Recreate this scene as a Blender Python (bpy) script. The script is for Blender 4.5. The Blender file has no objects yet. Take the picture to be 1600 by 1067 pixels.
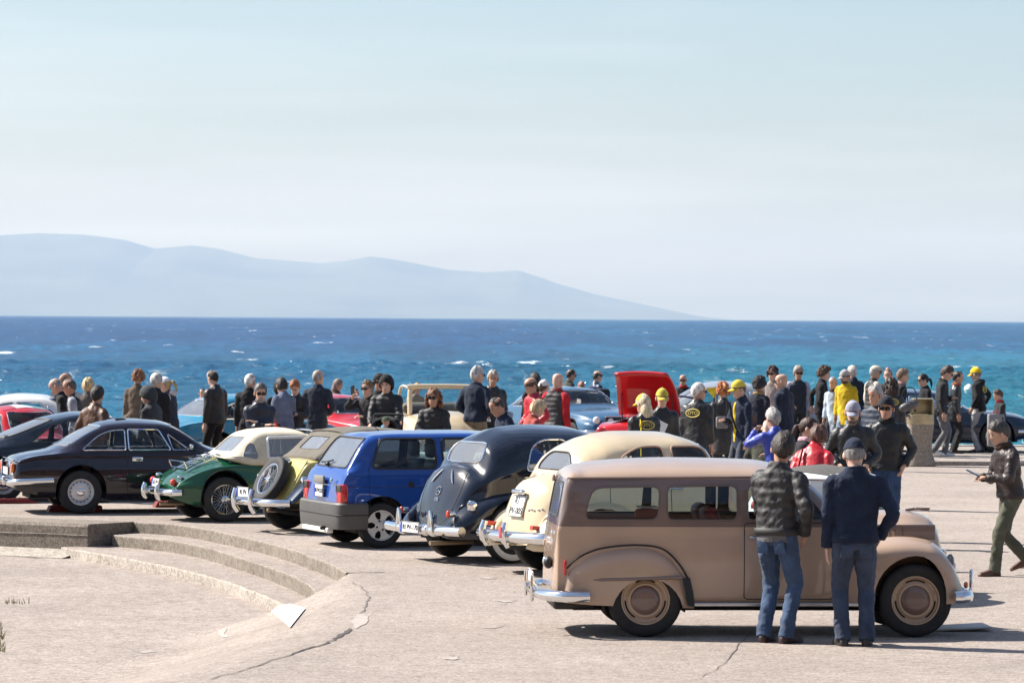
import bpy, bmesh, math, random
import numpy as np
from mathutils import Vector, Matrix, Quaternion
from mathutils.bvhtree import BVHTree
R = math.radians
SC = bpy.context.scene
COL = SC.collection
random.seed(7); RNG = np.random.default_rng(7)

# ------------------------------------------------------------------ camera
FPX = 6000.0; CAMH = 2.75                       # 135 mm lens, eye 2.75 m above the plaza
cam = bpy.data.cameras.new('camera'); camo = bpy.data.objects.new('camera', cam); COL.objects.link(camo)
cam.sensor_width = 36.0; cam.lens = FPX / 1600 * 36.0
cam.clip_start = 0.5; cam.clip_end = 150000
PITCH = math.atan(36 / FPX); ROLL = R(0.358)
CAMR = Matrix.Rotation(R(90) - PITCH, 3, 'X') @ Matrix.Rotation(ROLL, 3, 'Z')
camo.matrix_world = Matrix.Translation((0, 0, CAMH)) @ CAMR.to_4x4()
cam.dof.use_dof = True; cam.dof.focus_distance = 42.0; cam.dof.aperture_fstop = 8.0
SC.camera = camo
# ------------------------------------------------------------------ sky and sun
SUN_EL = R(43); SHADOW_AZ = R(-21)              # shadows fall to the right and a little towards the camera
SUN_VEC = Vector((-math.cos(SHADOW_AZ) * math.cos(SUN_EL), -math.sin(SHADOW_AZ) * math.cos(SUN_EL), math.sin(SUN_EL)))
world = bpy.data.worlds.new('World'); SC.world = world; world.use_nodes = True
nt = world.node_tree; nt.nodes.clear()
sky = nt.nodes.new('ShaderNodeTexSky'); sky.sky_type = 'NISHITA'; sky.sun_disc = False
sky.sun_elevation = SUN_EL; sky.sun_rotation = math.atan2(SUN_VEC.x, SUN_VEC.y) % (2 * math.pi)
sky.air_density = 1.0; sky.dust_density = 1.2; sky.ozone_density = 3.2; sky.altitude = 0
bg = nt.nodes.new('ShaderNodeBackground'); bg.inputs['Strength'].default_value = 0.072
wo = nt.nodes.new('ShaderNodeOutputWorld')
# thin high cirrus streaks all over the sky
tcw = nt.nodes.new('ShaderNodeTexCoord'); mpw = nt.nodes.new('ShaderNodeMapping'); mpw.inputs['Scale'].default_value = (2.2, 2.2, 26); mpw.inputs['Rotation'].default_value = (0, R(3), 0)
nzw = nt.nodes.new('ShaderNodeTexNoise'); nzw.inputs['Scale'].default_value = 1.6; nzw.inputs['Detail'].default_value = 6; nzw.inputs['Roughness'].default_value = .55
rmw = nt.nodes.new('ShaderNodeMapRange'); rmw.inputs[1].default_value = .45; rmw.inputs[2].default_value = .78; rmw.inputs[4].default_value = .55
mxw = nt.nodes.new('ShaderNodeMix'); mxw.data_type = 'RGBA'; mxw.inputs['B'].default_value = (6.3, 6.7, 7.5, 1)
nt.links.new(tcw.outputs['Generated'], mpw.inputs[0]); nt.links.new(mpw.outputs[0], nzw.inputs['Vector']); nt.links.new(nzw.outputs['Fac'], rmw.inputs[0]); nt.links.new(rmw.outputs[0], mxw.inputs['Factor']); nt.links.new(sky.outputs[0], mxw.inputs['A'])
nt.links.new(mxw.outputs['Result'], bg.inputs[0]); nt.links.new(bg.outputs[0], wo.inputs[0])
sl = bpy.data.lights.new('sun', 'SUN'); sl.energy = 5.0; sl.angle = R(0.53); sl.color = (1.0, 0.95, 0.88)
so = bpy.data.objects.new('sun', sl); COL.objects.link(so)
so.rotation_euler = (-SUN_VEC).to_track_quat('-Z', 'Y').to_euler(); so.location = SUN_VEC * 60
SC.view_settings.view_transform = 'Standard'; SC.view_settings.look = 'None'
SC.view_settings.gamma = 1.0; SC.view_settings.use_curve_mapping = False
SC.view_settings.exposure = 1.0
SC.render.engine = 'CYCLES'
SC.cycles.use_denoising = True; SC.cycles.max_bounces = 7; SC.cycles.transparent_max_bounces = 24
SC.cycles.volume_bounces = 0; SC.cycles.caustics_reflective = False; SC.cycles.caustics_refractive = False
SC.cycles.sample_clamp_indirect = 6.0

# ------------------------------------------------------------------ pixel helpers (photo pixels, 1600 x 1067)
def ray(px, py):
    return CAMR @ Vector(((px - 800) / FPX, (533.5 - py) / FPX, -1.0))
def at_z(px, py, z=0.0):
    d = ray(px, py); t = (z - CAMH) / d.z
    return Vector((d.x * t, d.y * t, z))
def at_y(px, py, y):
    d = ray(px, py); t = y / d.y
    return Vector((d.x * t, y, CAMH + d.z * t))

# ------------------------------------------------------------------ materials
MATS = {}
def nodes_of(name):
    m = bpy.data.materials.new(name); m.use_nodes = True
    return m, m.node_tree, m.node_tree.nodes, m.node_tree.links, m.node_tree.nodes['Principled BSDF']
def C4(c): return (c[0], c[1], c[2], 1.0)
def mat(key, col, rough=0.5, metal=0.0, coat=0.0, var=0.0, vscale=8.0, bump=0.0, bscale=30.0, spec=0.5, sheen=0.0, stretch=None):
    if key in MATS: return MATS[key]
    m, t, N, Lk, b = nodes_of(key)
    b.inputs['Base Color'].default_value = C4(col); b.inputs['Roughness'].default_value = rough
    b.inputs['Metallic'].default_value = metal; b.inputs['Coat Weight'].default_value = coat
    b.inputs['Coat Roughness'].default_value = 0.04; b.inputs['Specular IOR Level'].default_value = spec
    if sheen: b.inputs['Sheen Weight'].default_value = sheen
    if var or bump:
        tc = N.new('ShaderNodeTexCoord'); mp = N.new('ShaderNodeMapping'); Lk.new(tc.outputs['Object'], mp.inputs[0])
        if stretch: mp.inputs['Scale'].default_value = stretch
    if var:
        n = N.new('ShaderNodeTexNoise'); n.inputs['Scale'].default_value = vscale; n.inputs['Detail'].default_value = 5
        Lk.new(mp.outputs[0], n.inputs['Vector'])
        r = N.new('ShaderNodeValToRGB'); e = r.color_ramp.elements
        e[0].position = .3; e[1].position = .7
        e[0].color = C4([x * (1 - var) for x in col]); e[1].color = C4([min(1, x * (1 + var)) for x in col])
        Lk.new(n.outputs['Fac'], r.inputs[0]); Lk.new(r.outputs[0], b.inputs['Base Color'])
    if bump:
        n2 = N.new('ShaderNodeTexNoise'); n2.inputs['Scale'].default_value = bscale; n2.inputs['Detail'].default_value = 6
        Lk.new(mp.outputs[0], n2.inputs['Vector'])
        bp = N.new('ShaderNodeBump'); bp.inputs['Strength'].default_value = bump; bp.inputs['Distance'].default_value = 0.02
        Lk.new(n2.outputs['Fac'], bp.inputs['Height']); Lk.new(bp.outputs[0], b.inputs['Normal'])
    MATS[key] = m; return m
def paint(key, col, rough=0.28, coat=1.0, metal=0.0):
    return mat('paint_' + key, col, rough, metal, coat, var=0.05, vscale=3.0, spec=.12)
def glass_mat(key='glass', tint=(.75, .82, .82), refl=1.0, dust_sheen=0.0):
    if key in MATS: return MATS[key]
    m, t, N, Lk, b = nodes_of(key)
    N.remove(b); out = N['Material Output']
    tr = N.new('ShaderNodeBsdfTransparent'); tr.inputs[0].default_value = C4(tint)
    gl = N.new('ShaderNodeBsdfGlossy'); gl.inputs['Roughness'].default_value = .015; gl.inputs[0].default_value = (1, 1, 1, 1)
    fr = N.new('ShaderNodeFresnel'); fr.inputs[0].default_value = 1.5 * refl
    mx = N.new('ShaderNodeMixShader'); under = tr.outputs[0]
    if dust_sheen:
        df = N.new('ShaderNodeBsdfDiffuse'); df.inputs[0].default_value = (.62, .66, .72, 1); md = N.new('ShaderNodeMixShader'); md.inputs[0].default_value = dust_sheen  # pale film: dust and milky plastic, with sky reflection put into its colour
        Lk.new(tr.outputs[0], md.inputs[1]); Lk.new(df.outputs[0], md.inputs[2]); under = md.outputs[0]
    Lk.new(fr.outputs[0], mx.inputs[0]); Lk.new(under, mx.inputs[1]); Lk.new(gl.outputs[0], mx.inputs[2])
    Lk.new(mx.outputs[0], out.inputs['Surface']); MATS[key] = m; return m
def cloth(col, kind='cloth'):
    key = kind + '_%d_%d_%d' % tuple(int(c * 1000) for c in col)
    if key in MATS: return MATS[key]
    if kind == 'leather': return mat(key, col, .48, var=.25, vscale=14, bump=.45, bscale=22)
    if kind == 'denim': return mat(key, col, .85, var=.35, vscale=7, bump=.5, bscale=18, sheen=.1)
    if kind == 'puffer':
        m = mat(key, col, .62, var=.15, vscale=10)
        t = m.node_tree; N = t.nodes; Lk = t.links; b = N['Principled BSDF']
        tc = N.new('ShaderNodeTexCoord'); w = N.new('ShaderNodeTexWave'); w.bands_direction = 'Z'; w.wave_profile = 'SIN'
        w.inputs['Scale'].default_value = 3.8; w.inputs['Distortion'].default_value = .6; w.inputs['Detail'].default_value = 2
        Lk.new(tc.outputs['Object'], w.inputs['Vector'])
        n = N.new('ShaderNodeTexNoise'); n.inputs['Scale'].default_value = 16; Lk.new(tc.outputs['Object'], n.inputs['Vector'])
        ad = N.new('ShaderNodeMath'); ad.operation = 'MULTIPLY_ADD'; ad.inputs[1].default_value = .25
        Lk.new(n.outputs['Fac'], ad.inputs[0]); Lk.new(w.outputs['Fac'], ad.inputs[2])
        bp = N.new('ShaderNodeBump'); bp.inputs['Strength'].default_value = .32; bp.inputs['Distance'].default_value = .02
        Lk.new(ad.outputs[0], bp.inputs['Height']); Lk.new(bp.outputs[0], b.inputs['Normal']); return m
    if kind == 'shiny': return mat(key, col, .42, var=.2, vscale=9, bump=.6, bscale=12)
    return mat(key, col, .88, var=.28, vscale=7, bump=.9, bscale=11, sheen=.05, spec=.3)
CHROME = lambda: mat('chrome', (.78, .8, .82), .09, 1.0)
STEEL = lambda: mat('dull_steel', (.55, .55, .55), .35, 1.0, var=.1)
RUBBER = lambda: mat('rubber', (.018, .018, .019), .75, var=.25, vscale=20, bump=.15, bscale=60)
BLACK = lambda: mat('black_trim', (.012, .012, .013), .5)
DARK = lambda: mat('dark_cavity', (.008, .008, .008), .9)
WHITEP = lambda: mat('white_plate', (.8, .8, .78), .4)
INK = lambda: mat('black_ink', (.01, .01, .012), .5)
SKIN = lambda k=0: mat('skin_%d' % k, [(.52, .31, .22), (.45, .25, .17), (.58, .36, .27)][k % 3], .55, var=.1, vscale=20)

# ------------------------------------------------------------------ mesh building
class MB:
    def __init__(s): s.v = []; s.f = []; s.n = 0
    def add(s, verts, faces, M=None):
        v = np.asarray(verts, float).reshape(-1, 3)
        if M is not None:
            A = np.array(M); v = v @ A[:3, :3].T + A[:3, 3]
        s.v.append(v); o = s.n; s.n += len(v)
        s.f.extend([tuple(i + o for i in f) for f in faces]); return s
    def grid(s, G, cu=False, cv=False, M=None, cap0=False, cap1=False):
        G = np.asarray(G, float); a, b = G.shape[:2]; F = []
        for i in range(a if cu else a - 1):
            i2 = (i + 1) % a
            for j in range(b if cv else b - 1):
                j2 = (j + 1) % b
                F.append((i * b + j, i2 * b + j, i2 * b + j2, i * b + j2))
        if cap0: F.append(tuple(range(b)))
        if cap1: F.append(tuple((a - 1) * b + j for j in reversed(range(b))))
        return s.add(G.reshape(-1, 3), F, M)
    def box(s, c, d, M=None, bev=0.0):
        x, y, z = [q / 2 for q in d]
        if bev <= 0:
            v = [(c[0] + i * x, c[1] + j * y, c[2] + k * z) for i in (-1, 1) for j in (-1, 1) for k in (-1, 1)]
            return s.add(v, [(0, 1, 3, 2), (4, 6, 7, 5), (0, 4, 5, 1), (2, 3, 7, 6), (0, 2, 6, 4), (1, 5, 7, 3)], M)
        e = min(bev, x, y, z) ; rows = []
        def ring(z_, ins):
            X = x - ins; Y = y - ins; q = max(1e-4, min(e * 1.6, X * .9, Y * .9))
            P = []
            for sx, sy, a0 in ((1, 1, 0), (-1, 1, 90), (-1, -1, 180), (1, -1, 270)):
                for a in (0, 45, 90):
                    P.append((c[0] + sx * (X - q) + q * math.cos(R(a0 + a)), c[1] + sy * (Y - q) + q * math.sin(R(a0 + a)), c[2] + z_))
            return P
        rows = [ring(-z, e), ring(-z + e * .35, e * .3), ring(-z + e, 0), ring(z - e, 0), ring(z - e * .35, e * .3), ring(z, e)]
        return s.grid(rows, cv=True, M=M, cap0=True, cap1=True)
    def tube(s, P, r, n=8, closed=False, M=None, flat=1.0, up=None):
        P = np.asarray(P, float); k = len(P); r = np.broadcast_to(np.asarray(r, float), (k,))
        T = (np.roll(P, -1, 0) - np.roll(P, 1, 0)) if closed else np.gradient(P, axis=0)
        T /= np.maximum(np.linalg.norm(T, axis=1, keepdims=True), 1e-9)
        ref = np.array(up if up is not None else ((0, 0, 1) if abs(T[0][2]) < .9 else (1, 0, 0)), float)
        rows = []
        for i in range(k):
            u = ref - T[i] * (ref @ T[i]); u /= max(np.linalg.norm(u), 1e-9); w = np.cross(T[i], u)
            if up is None: ref = u
            a = np.linspace(0, 2 * math.pi, n, endpoint=False)
            rows.append(P[i] + r[i] * (np.cos(a)[:, None] * u * 1.0 + np.sin(a)[:, None] * w * flat))
        return s.grid(rows, cu=closed, cv=True, M=M, cap0=not closed, cap1=not closed)
    def lathe(s, prof, n=24, M=None, axis='z', cap=True):
        a = np.linspace(0, 2 * math.pi, n, endpoint=False); rows = []
        for r, h in prof:
            c, d = r * np.cos(a), r * np.sin(a); z = np.full(n, h)
            rows.append(np.stack((c, d, z), 1) if axis == 'z' else (np.stack((c, z, d), 1) if axis == 'y' else np.stack((z, c, d), 1)))
        return s.grid(rows, cv=True, M=M, cap0=cap, cap1=cap)
    def ball(s, c, r, n=10, m=7, M=None):
        r = (r, r, r) if isinstance(r, (int, float)) else r
        rows = []
        for i in range(m + 1):
            t = math.pi * (i + .001) / (m + .002); a = np.linspace(0, 2 * math.pi, n, endpoint=False)
            rows.append(np.stack((c[0] + r[0] * math.sin(t) * np.cos(a), c[1] + r[1] * math.sin(t) * np.sin(a), np.full(n, c[2] - r[2] * math.cos(t))), 1))
        return s.grid(rows, cv=True, M=M, cap0=True, cap1=True)
    def prism(s, poly, h, M=None):                       # poly in xy, extruded from z=0 to z=h
        k = len(poly); v = [(x, y, 0) for x, y in poly] + [(x, y, h) for x, y in poly]
        return s.add(v, [tuple(reversed(range(k))), tuple(range(k, 2 * k))] + [(i, (i + 1) % k, k + (i + 1) % k, k + i) for i in range(k)], M)
    def mesh(s, name, smooth=40):
        me = bpy.data.meshes.new(name)
        v = np.concatenate(s.v) if s.v else np.zeros((0, 3))
        me.from_pydata(v.tolist(), [], s.f); 
        if smooth: me.shade_smooth(); me.set_sharp_from_angle(angle=R(smooth))
        return me
    def build(s, name, m, parent=None, smooth=40, fixn=True):
        me = s.mesh(name, smooth)
        if fixn:
            bm = bmesh.new(); bm.from_mesh(me); bmesh.ops.recalc_face_normals(bm, faces=bm.faces); bm.to_mesh(me); bm.free()
        return link(name, me, m, parent)
def link(name, me, m, parent=None):
    if m is not None and len(me.materials) == 0:
        for q in (m if isinstance(m, (list, tuple)) else [m]): me.materials.append(q)
    o = bpy.data.objects.new(name, me); COL.objects.link(o)
    if parent is not None: o.parent = parent
    return o
def tag(o, label=None, cat=None, group=None, kind=None):
    if label: o['label'] = label
    if cat: o['category'] = cat
    if group: o['group'] = group
    if kind: o['kind'] = kind
    return o
def empty(name, loc=(0, 0, 0), rz=0.0, parent=None):
    o = bpy.data.objects.new(name, None); COL.objects.link(o); o.empty_display_size = .2
    o.location = loc; o.rotation_euler = (0, 0, rz)
    if parent is not None: o.parent = parent
    return o
def frame(o, x, y=None, z=None):
    """matrix with origin o and column axes x, y, z"""
    x = Vector(x).normalized(); z = Vector(z).normalized(); y = z.cross(x).normalized(); z = x.cross(y)
    M = Matrix.Identity(4)
    for i in range(3): M[i][0], M[i][1], M[i][2], M[i][3] = x[i], y[i], z[i], o[i]
    return M
def pch(knots, xs):
    """monotone cubic through (x, v) knots"""
    K = np.asarray(knots, float); x, y = K[:, 0], K[:, 1]; xs = np.clip(np.asarray(xs, float), x[0], x[-1])
    if len(x) == 1: return np.full_like(xs, y[0])
    if len(x) == 2: return y[0] + (y[1] - y[0]) * (xs - x[0]) / (x[1] - x[0])
    h = np.diff(x); d = np.diff(y) / h; m = np.zeros(len(x))
    for i in range(1, len(x) - 1):
        if d[i - 1] * d[i] > 0:
            w1, w2 = 2 * h[i] + h[i - 1], h[i] + 2 * h[i - 1]; m[i] = (w1 + w2) / (w1 / d[i - 1] + w2 / d[i])
    m[0] = d[0]; m[-1] = d[-1]
    i = np.clip(np.searchsorted(x, xs) - 1, 0, len(h) - 1); t = (xs - x[i]) / h[i]
    return ((2 * t**3 - 3 * t**2 + 1) * y[i] + (t**3 - 2 * t**2 + t) * h[i] * m[i] + (-2 * t**3 + 3 * t**2) * y[i + 1] + (t**3 - t**2) * h[i] * m[i + 1])
def crom(P, n):
    """Catmull-Rom through the points, n samples per span"""
    P = np.asarray(P, float); k = len(P); Q = np.vstack((2 * P[0] - P[1], P, 2 * P[-1] - P[-2])); out = []
    for i in range(k - 1):
        p0, p1, p2, p3 = Q[i:i + 4]
        for t in np.arange(n) / n:
            out.append(.5 * (2 * p1 + (p2 - p0) * t + (2 * p0 - 5 * p1 + 4 * p2 - p3) * t * t + (3 * p1 - p0 - 3 * p2 + p3) * t**3))
    out.append(P[-1]); return np.array(out)
TXT = {}
def text_mesh(s, size):
    if (s, size) in TXT: return TXT[(s, size)]
    cu = bpy.data.curves.new('lettering', 'FONT'); cu.body = s; cu.size = size; cu.align_x = 'CENTER'; cu.align_y = 'CENTER'; cu.extrude = .0015
    o = bpy.data.objects.new('lettering', cu); COL.objects.link(o)
    dg = bpy.context.evaluated_depsgraph_get(); dg.update()
    me = bpy.data.meshes.new_from_object(o.evaluated_get(dg)); me.name = 'lettering'; me.materials.clear()
    bpy.data.objects.remove(o); TXT[(s, size)] = me; return me
for _s, _z in (('RI PV-170', .1), ('RI', .12), ('PV-005', .1), ('RI PV232', .075), ('OTO', .075), ('RI PV', .09), ('170', .06)): text_mesh(_s, _z)
def noise2(x, y, seed=0, oct=4, f=1.0):
    """cheap value noise for numpy arrays"""
    def h(i, j): 
        v = np.sin(i * 127.1 + j * 311.7 + seed * 74.7) * 43758.5453; return v - np.floor(v)
    out = np.zeros_like(x, float); a = .5
    for k in range(oct):
        X, Y = x * f, y * f; i, j = np.floor(X), np.floor(Y); u, v = X - i, Y - j; u = u * u * (3 - 2 * u); v = v * v * (3 - 2 * v)
        out += a * ((h(i, j) * (1 - u) + h(i + 1, j) * u) * (1 - v) + (h(i, j + 1) * (1 - u) + h(i + 1, j + 1) * u) * v)
        a *= .5; f *= 2.03
    return out
# ================================================================== the setting
QUAY_Y0, QUAY_Y1, QUAY_Z, SEA_Z = 73.2, 82.4, 0.08, -1.3
def asphalt(key, col, warm=1.0):
    m, t, N, Lk, b = nodes_of(key)
    tc = N.new('ShaderNodeTexCoord')
    def noise(sc, det, rough=.6):
        n = N.new('ShaderNodeTexNoise'); n.inputs['Scale'].default_value = sc; n.inputs['Detail'].default_value = det; n.inputs['Roughness'].default_value = rough
        Lk.new(tc.outputs['Object'], n.inputs['Vector']); return n
    def ramp(n, p0, c0, p1, c1):
        r = N.new('ShaderNodeValToRGB'); e = r.color_ramp.elements; e[0].position = p0; e[1].position = p1; e[0].color = C4(c0); e[1].color = C4(c1)
        Lk.new(n.outputs['Fac'], r.inputs[0]); return r
    def mixc(f, a, c, mode='MULTIPLY'):
        x = N.new('ShaderNodeMix'); x.data_type = 'RGBA'; x.blend_type = mode; x.inputs['Factor'].default_value = f
        Lk.new(a, x.inputs['A']); Lk.new(c, x.inputs['B']); return x.outputs['Result']
    big = ramp(noise(.35, 5), .35, [c * .86 for c in col], .68, [c * 1.08 for c in col])
    mid = ramp(noise(2.6, 6, .7), .32, (.8, .79, .78), .62, (1, 1, 1))
    fine = ramp(noise(34, 3, .8), .38, (.42, .4, .39), .58, (1.04, 1.04, 1.04))
    spk = ramp(noise(9, 6, .85), .38, (.62, .6, .58), .56, (1.06, 1.06, 1.06))
    c = mixc(.7, big.outputs[0], mid.outputs[0]); c = mixc(.8, c, spk.outputs[0]); c = mixc(.75, c, fine.outputs[0])
    vor = N.new('ShaderNodeTexVoronoi'); vor.inputs['Scale'].default_value = 55; Lk.new(tc.outputs['Object'], vor.inputs['Vector'])
    rv = N.new('ShaderNodeValToRGB'); rv.color_ramp.elements[0].color = (1.25, 1.22, 1.18, 1); rv.color_ramp.elements[1].color = (.88, .88, .88, 1); rv.color_ramp.elements[0].position = .1; rv.color_ramp.elements[1].position = .5
    Lk.new(vor.outputs['Distance'], rv.inputs[0]); c = mixc(.6, c, rv.outputs[0])
    Lk.new(c, b.inputs['Base Color']); b.inputs['Roughness'].default_value = .92; b.inputs['Specular IOR Level'].default_value = .25
    n = noise(30, 8, .8); bp = N.new('ShaderNodeBump'); bp.inputs['Strength'].default_value = .6; bp.inputs['Distance'].default_value = .02
    Lk.new(n.outputs['Fac'], bp.inputs['Height']); Lk.new(bp.outputs[0], b.inputs['Normal'])
    MATS[key] = m; return m
M_PLAZA = asphalt('plaza_asphalt', (.47, .405, .36))
M_QUAY = asphalt('quay_concrete', (.47, .42, .38))
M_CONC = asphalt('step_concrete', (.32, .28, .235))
M_KERB = asphalt('pale_concrete', (.55, .5, .44))

XB = [(10, -14), (20, -7.2), (25, -4.1), (29.2, -2.2), (31, -1.85), (33.7, -1.43), (37.5, -1.40), (41.6, -1.70), (42.6, -1.62), (43.5, -1.74), (46.7, -2.52), (50.3, -3.78), (51.2, -4.6), (56, -4.6)]
def sstep(t): t = np.clip(t, 0, 1); return t * t * (3 - 2 * t)
def gz(x, y):
    x = np.asarray(x, float); y = np.asarray(y, float)
    xb = pch(XB, y); wr = np.interp(y, [30, 39, 41.2, 42.4], [2.6, 1.7, .6, .3])
    z = -.42 * sstep((xb - x) / wr)
    z *= 1 - sstep((y - np.interp(x, [-14, -10, -6.83, -5.57, -5.35, 0], [55.5, 53.3, 51.5, 50.8, 51.15, 51.15])) / .25)
    z *= sstep((y - 10) / 6)
    return z
def build_ground():
    xs = np.unique(np.round(np.concatenate((np.linspace(-90, -14, 12), np.linspace(-14, -7, 24), np.linspace(-7, .2, 90), np.linspace(.2, 14, 20), np.linspace(14, 90, 12))), 4))
    ys = np.unique(np.round(np.concatenate((np.linspace(-70, 10, 14), np.linspace(10, 28, 40), np.linspace(28, 56, 230), np.linspace(56, 73.3, 10))), 4))
    X, Y = np.meshgrid(xs, ys, indexing='ij'); Z = gz(X, Y)
    o = MB().grid(np.stack((X, Y, Z), -1)).build('plaza_ground', M_PLAZA, smooth=60); tag(o, kind='structure'); return o
ground = build_ground()
def gpt(px, py):
    """photo pixel to the uneven ground"""
    z = 0.0
    for _ in range(12):
        p = at_z(px, py, z); z = float(gz(p.x, p.y))
    p = at_z(px, py, z); return p
# quay slab with kerb, joints
q = MB().box((0, (QUAY_Y0 + QUAY_Y1) / 2, QUAY_Z - 1.0), (180, QUAY_Y1 - QUAY_Y0, 2.0)).build('quay', M_QUAY, smooth=0); tag(q, kind='structure')
kb = MB()
for i in range(-14, 15): kb.box((i * 3.02, QUAY_Y1 - .22, QUAY_Z + .012), (2.99, .42, .03), bev=.008)
kb.build('edge_coping', M_KERB, q)
# steps and retaining wall
C0 = [(-5.02, 51.25), (-4.2, 50.2), (-2.96, 46.7), (-2.17, 43.5), (-1.78, 41.4)]
C1 = [(-5.25, 50.75), (-4.07, 48.8), (-2.82, 44.5), (-2.22, 41.7), (-2.02, 40.0)]
C2 = [(-5.9, 50.55), (-4.41, 47.3), (-3.53, 45.0), (-2.83, 42.5), (-2.40, 40.7)]
Cm = [(-4.9, 52.0), (-3.75, 50.6), (-2.5, 46.8), (-1.72, 43.6), (-1.36, 41.45)]
st = tag(empty('concrete_steps', (-4, 47, -.42)), 'curved flight of three low worn concrete steps down to the sunken paving', 'steps')
def tier(name, front, back, zt, zb_, m):
    f = crom(front, 10); b = crom(back, 10); k = len(f)
    jit = (noise2(np.arange(k) * 1.0, np.zeros(k), 3, 3, .9) - .45) * .05
    f = f + np.stack((jit, jit * .4), 1)
    jz = (noise2(np.arange(k) * 1.0, np.ones(k), 5, 3, .7) - .45) * .02
    rows = []
    tang = np.gradient(f, axis=0); tang /= np.linalg.norm(tang, axis=1, keepdims=True); nrm = np.stack((tang[:, 1], -tang[:, 0]), 1)   # outward
    if ((f[0] - b[0]) @ nrm[0]) < 0: nrm = -nrm
    for off, z in ((0, zb_), (0.0, zt - .02), (-.006, zt - .005), (-.012, zt)):
        rows.append(np.column_stack((f + nrm * off, np.full(k, z) + (jz if z > zb_ else 0))))
    rows.append(np.column_stack((b, np.full(k, zt)))); rows.append(np.column_stack((b, np.full(k, zb_))))
    g = np.stack(rows)
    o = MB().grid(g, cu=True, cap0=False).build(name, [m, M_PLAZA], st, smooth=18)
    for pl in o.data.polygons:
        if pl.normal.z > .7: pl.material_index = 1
    # end caps
    o.location = -Vector(st.location); return o
tier('step', C0, Cm, .006, -.2, M_CONC); tier('step', C1, C0, -.14, -.36, M_CONC); tier('step', C2, C1, -.29, -.5, M_KERB)  # upper risers darker than treads: brown staining plus riser shade put into colour
for a, bz in ((np.array(C0), (.004, -.5)),):
    pass
wl = tag(empty('retaining_wall', (-8, 51.2, -.42)), 'low board-marked concrete retaining wall beside the curved steps', 'wall')
def wall_block():
    fr = np.array([(-14.0, 55.2), (-10, 53.0), (-6.83, 51.25), (-5.57, 50.52)]); P = []
    top = []
    f = crom(fr, 8); k = len(f)
    bk = f + np.array([.55, .75])
    jz = (noise2(np.arange(k) * 1.0, np.zeros(k), 9, 3, .6) - .45) * .03
    rows = [np.column_stack((f, np.full(k, -.55))), np.column_stack((f, np.full(k, -.03))), np.column_stack((f + np.array([.01, .03]), .008 + jz * .3)),
            np.column_stack((bk, np.full(k, .006))), np.column_stack((bk, np.full(k, -.55)))]
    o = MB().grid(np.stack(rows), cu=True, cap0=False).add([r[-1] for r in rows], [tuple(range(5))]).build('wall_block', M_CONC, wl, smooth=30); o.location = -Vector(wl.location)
    m = MB()
    for z in (-.14,):
        m.tube(np.column_stack((f - np.array([.0, .004]), np.full(k, z) + jz * .6)), .004, 4)
    o = m.build('board_mark', M_KERB, wl); o.location = -Vector(wl.location)
    f2 = f - np.array([.28, .42]); 
    rows = [np.column_stack((f + np.array([0, .1]), np.full(k, -.33))), np.column_stack((f - np.array([.02, .03]), np.full(k, -.33))), np.column_stack((f2, np.full(k, -.412) + jz * .5)), np.column_stack((f2, np.full(k, -.5)))]
    o = MB().grid(np.stack(rows)).build('footing', M_KERB, wl, smooth=30); o.location = -Vector(wl.location)
wall_block()
# cracks, patches and paint lying on the paving: thin sheets following the ground
def strip(name, pts, widths, m, dz=.006, kind=None):
    P = np.array([tuple(gpt(*p)) for p in pts]); Q = crom(P, 8); k = len(Q); w = np.interp(np.linspace(0, 1, k), np.linspace(0, 1, len(widths)), widths)
    w = .5 * w * (.55 + .9 * RNG.random(k)); Q[:, :2] += (RNG.random((k, 2)) - .5) * .05
    T = np.gradient(Q, axis=0); n = np.column_stack((T[:, 1], -T[:, 0])); n /= np.linalg.norm(n, axis=1, keepdims=True)
    A = Q.copy(); B = Q.copy(); A[:, :2] += n * w[:, None] / 2; B[:, :2] -= n * w[:, None] / 2
    A[:, 2] = gz(A[:, 0], A[:, 1]) + dz; B[:, 2] = gz(B[:, 0], B[:, 1]) + dz
    o = MB().grid(np.stack((A, B))).build(name, m, ground, smooth=0); return o
def patch(name, pts, m, dz=.005, parent=ground, jit=1.0):
    P = [gpt(*p) for p in pts]; c = sum(P, Vector()) / len(P); v = [(c.x, c.y, c.z)]; k = len(P); nn = 4; f = []
    ring = []
    for i in range(k):
        for t in np.arange(nn) / nn:
            p = P[i].lerp(P[(i + 1) % k], t); ring.append((p.x + random.uniform(-.012, .012) * jit, p.y + random.uniform(-.04, .04) * jit))
    for x, y in ring: v.append((x, y, 0))
    for x, y in ring: v.append((c.x + (x - c.x) * .5, c.y + (y - c.y) * .5, 0))
    K = len(ring); v = np.array(v); v[:, 2] = gz(v[:, 0], v[:, 1]) + dz
    f = [(1 + i, 1 + (i + 1) % K, 1 + K + (i + 1) % K, 1 + K + i) for i in range(K)] + [(0, 1 + K + i, 1 + K + (i + 1) % K) for i in range(K)]
    return MB().add(v, f).build(name, m, parent, smooth=0)
M_CRACK = mat('crack_tar', (.07, .06, .055), .9); M_FADED = mat('faded_cement', (.37, .325, .285), .9, var=.12, vscale=9)
M_LIME = mat('white_lime', (.8, .79, .76), .8, var=.06, vscale=6, bump=.5, bscale=12)
M_GREY = mat('grey_crack', (.16, .14, .125), .95)
strip('crack', [(330, 1062), (400, 1040), (470, 1018), (520, 1000), (548, 982)], [.015, .025, .035, .07, .11], M_CRACK)
strip('crack', [(562, 958), (576, 938), (572, 925), (562, 917), (553, 909)], [.02, .03, .02, .02, .015], M_GREY)
strip('crack', [(530, 894), (575, 895), (640, 893)], [.05, .03, .02], M_GREY)
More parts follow.
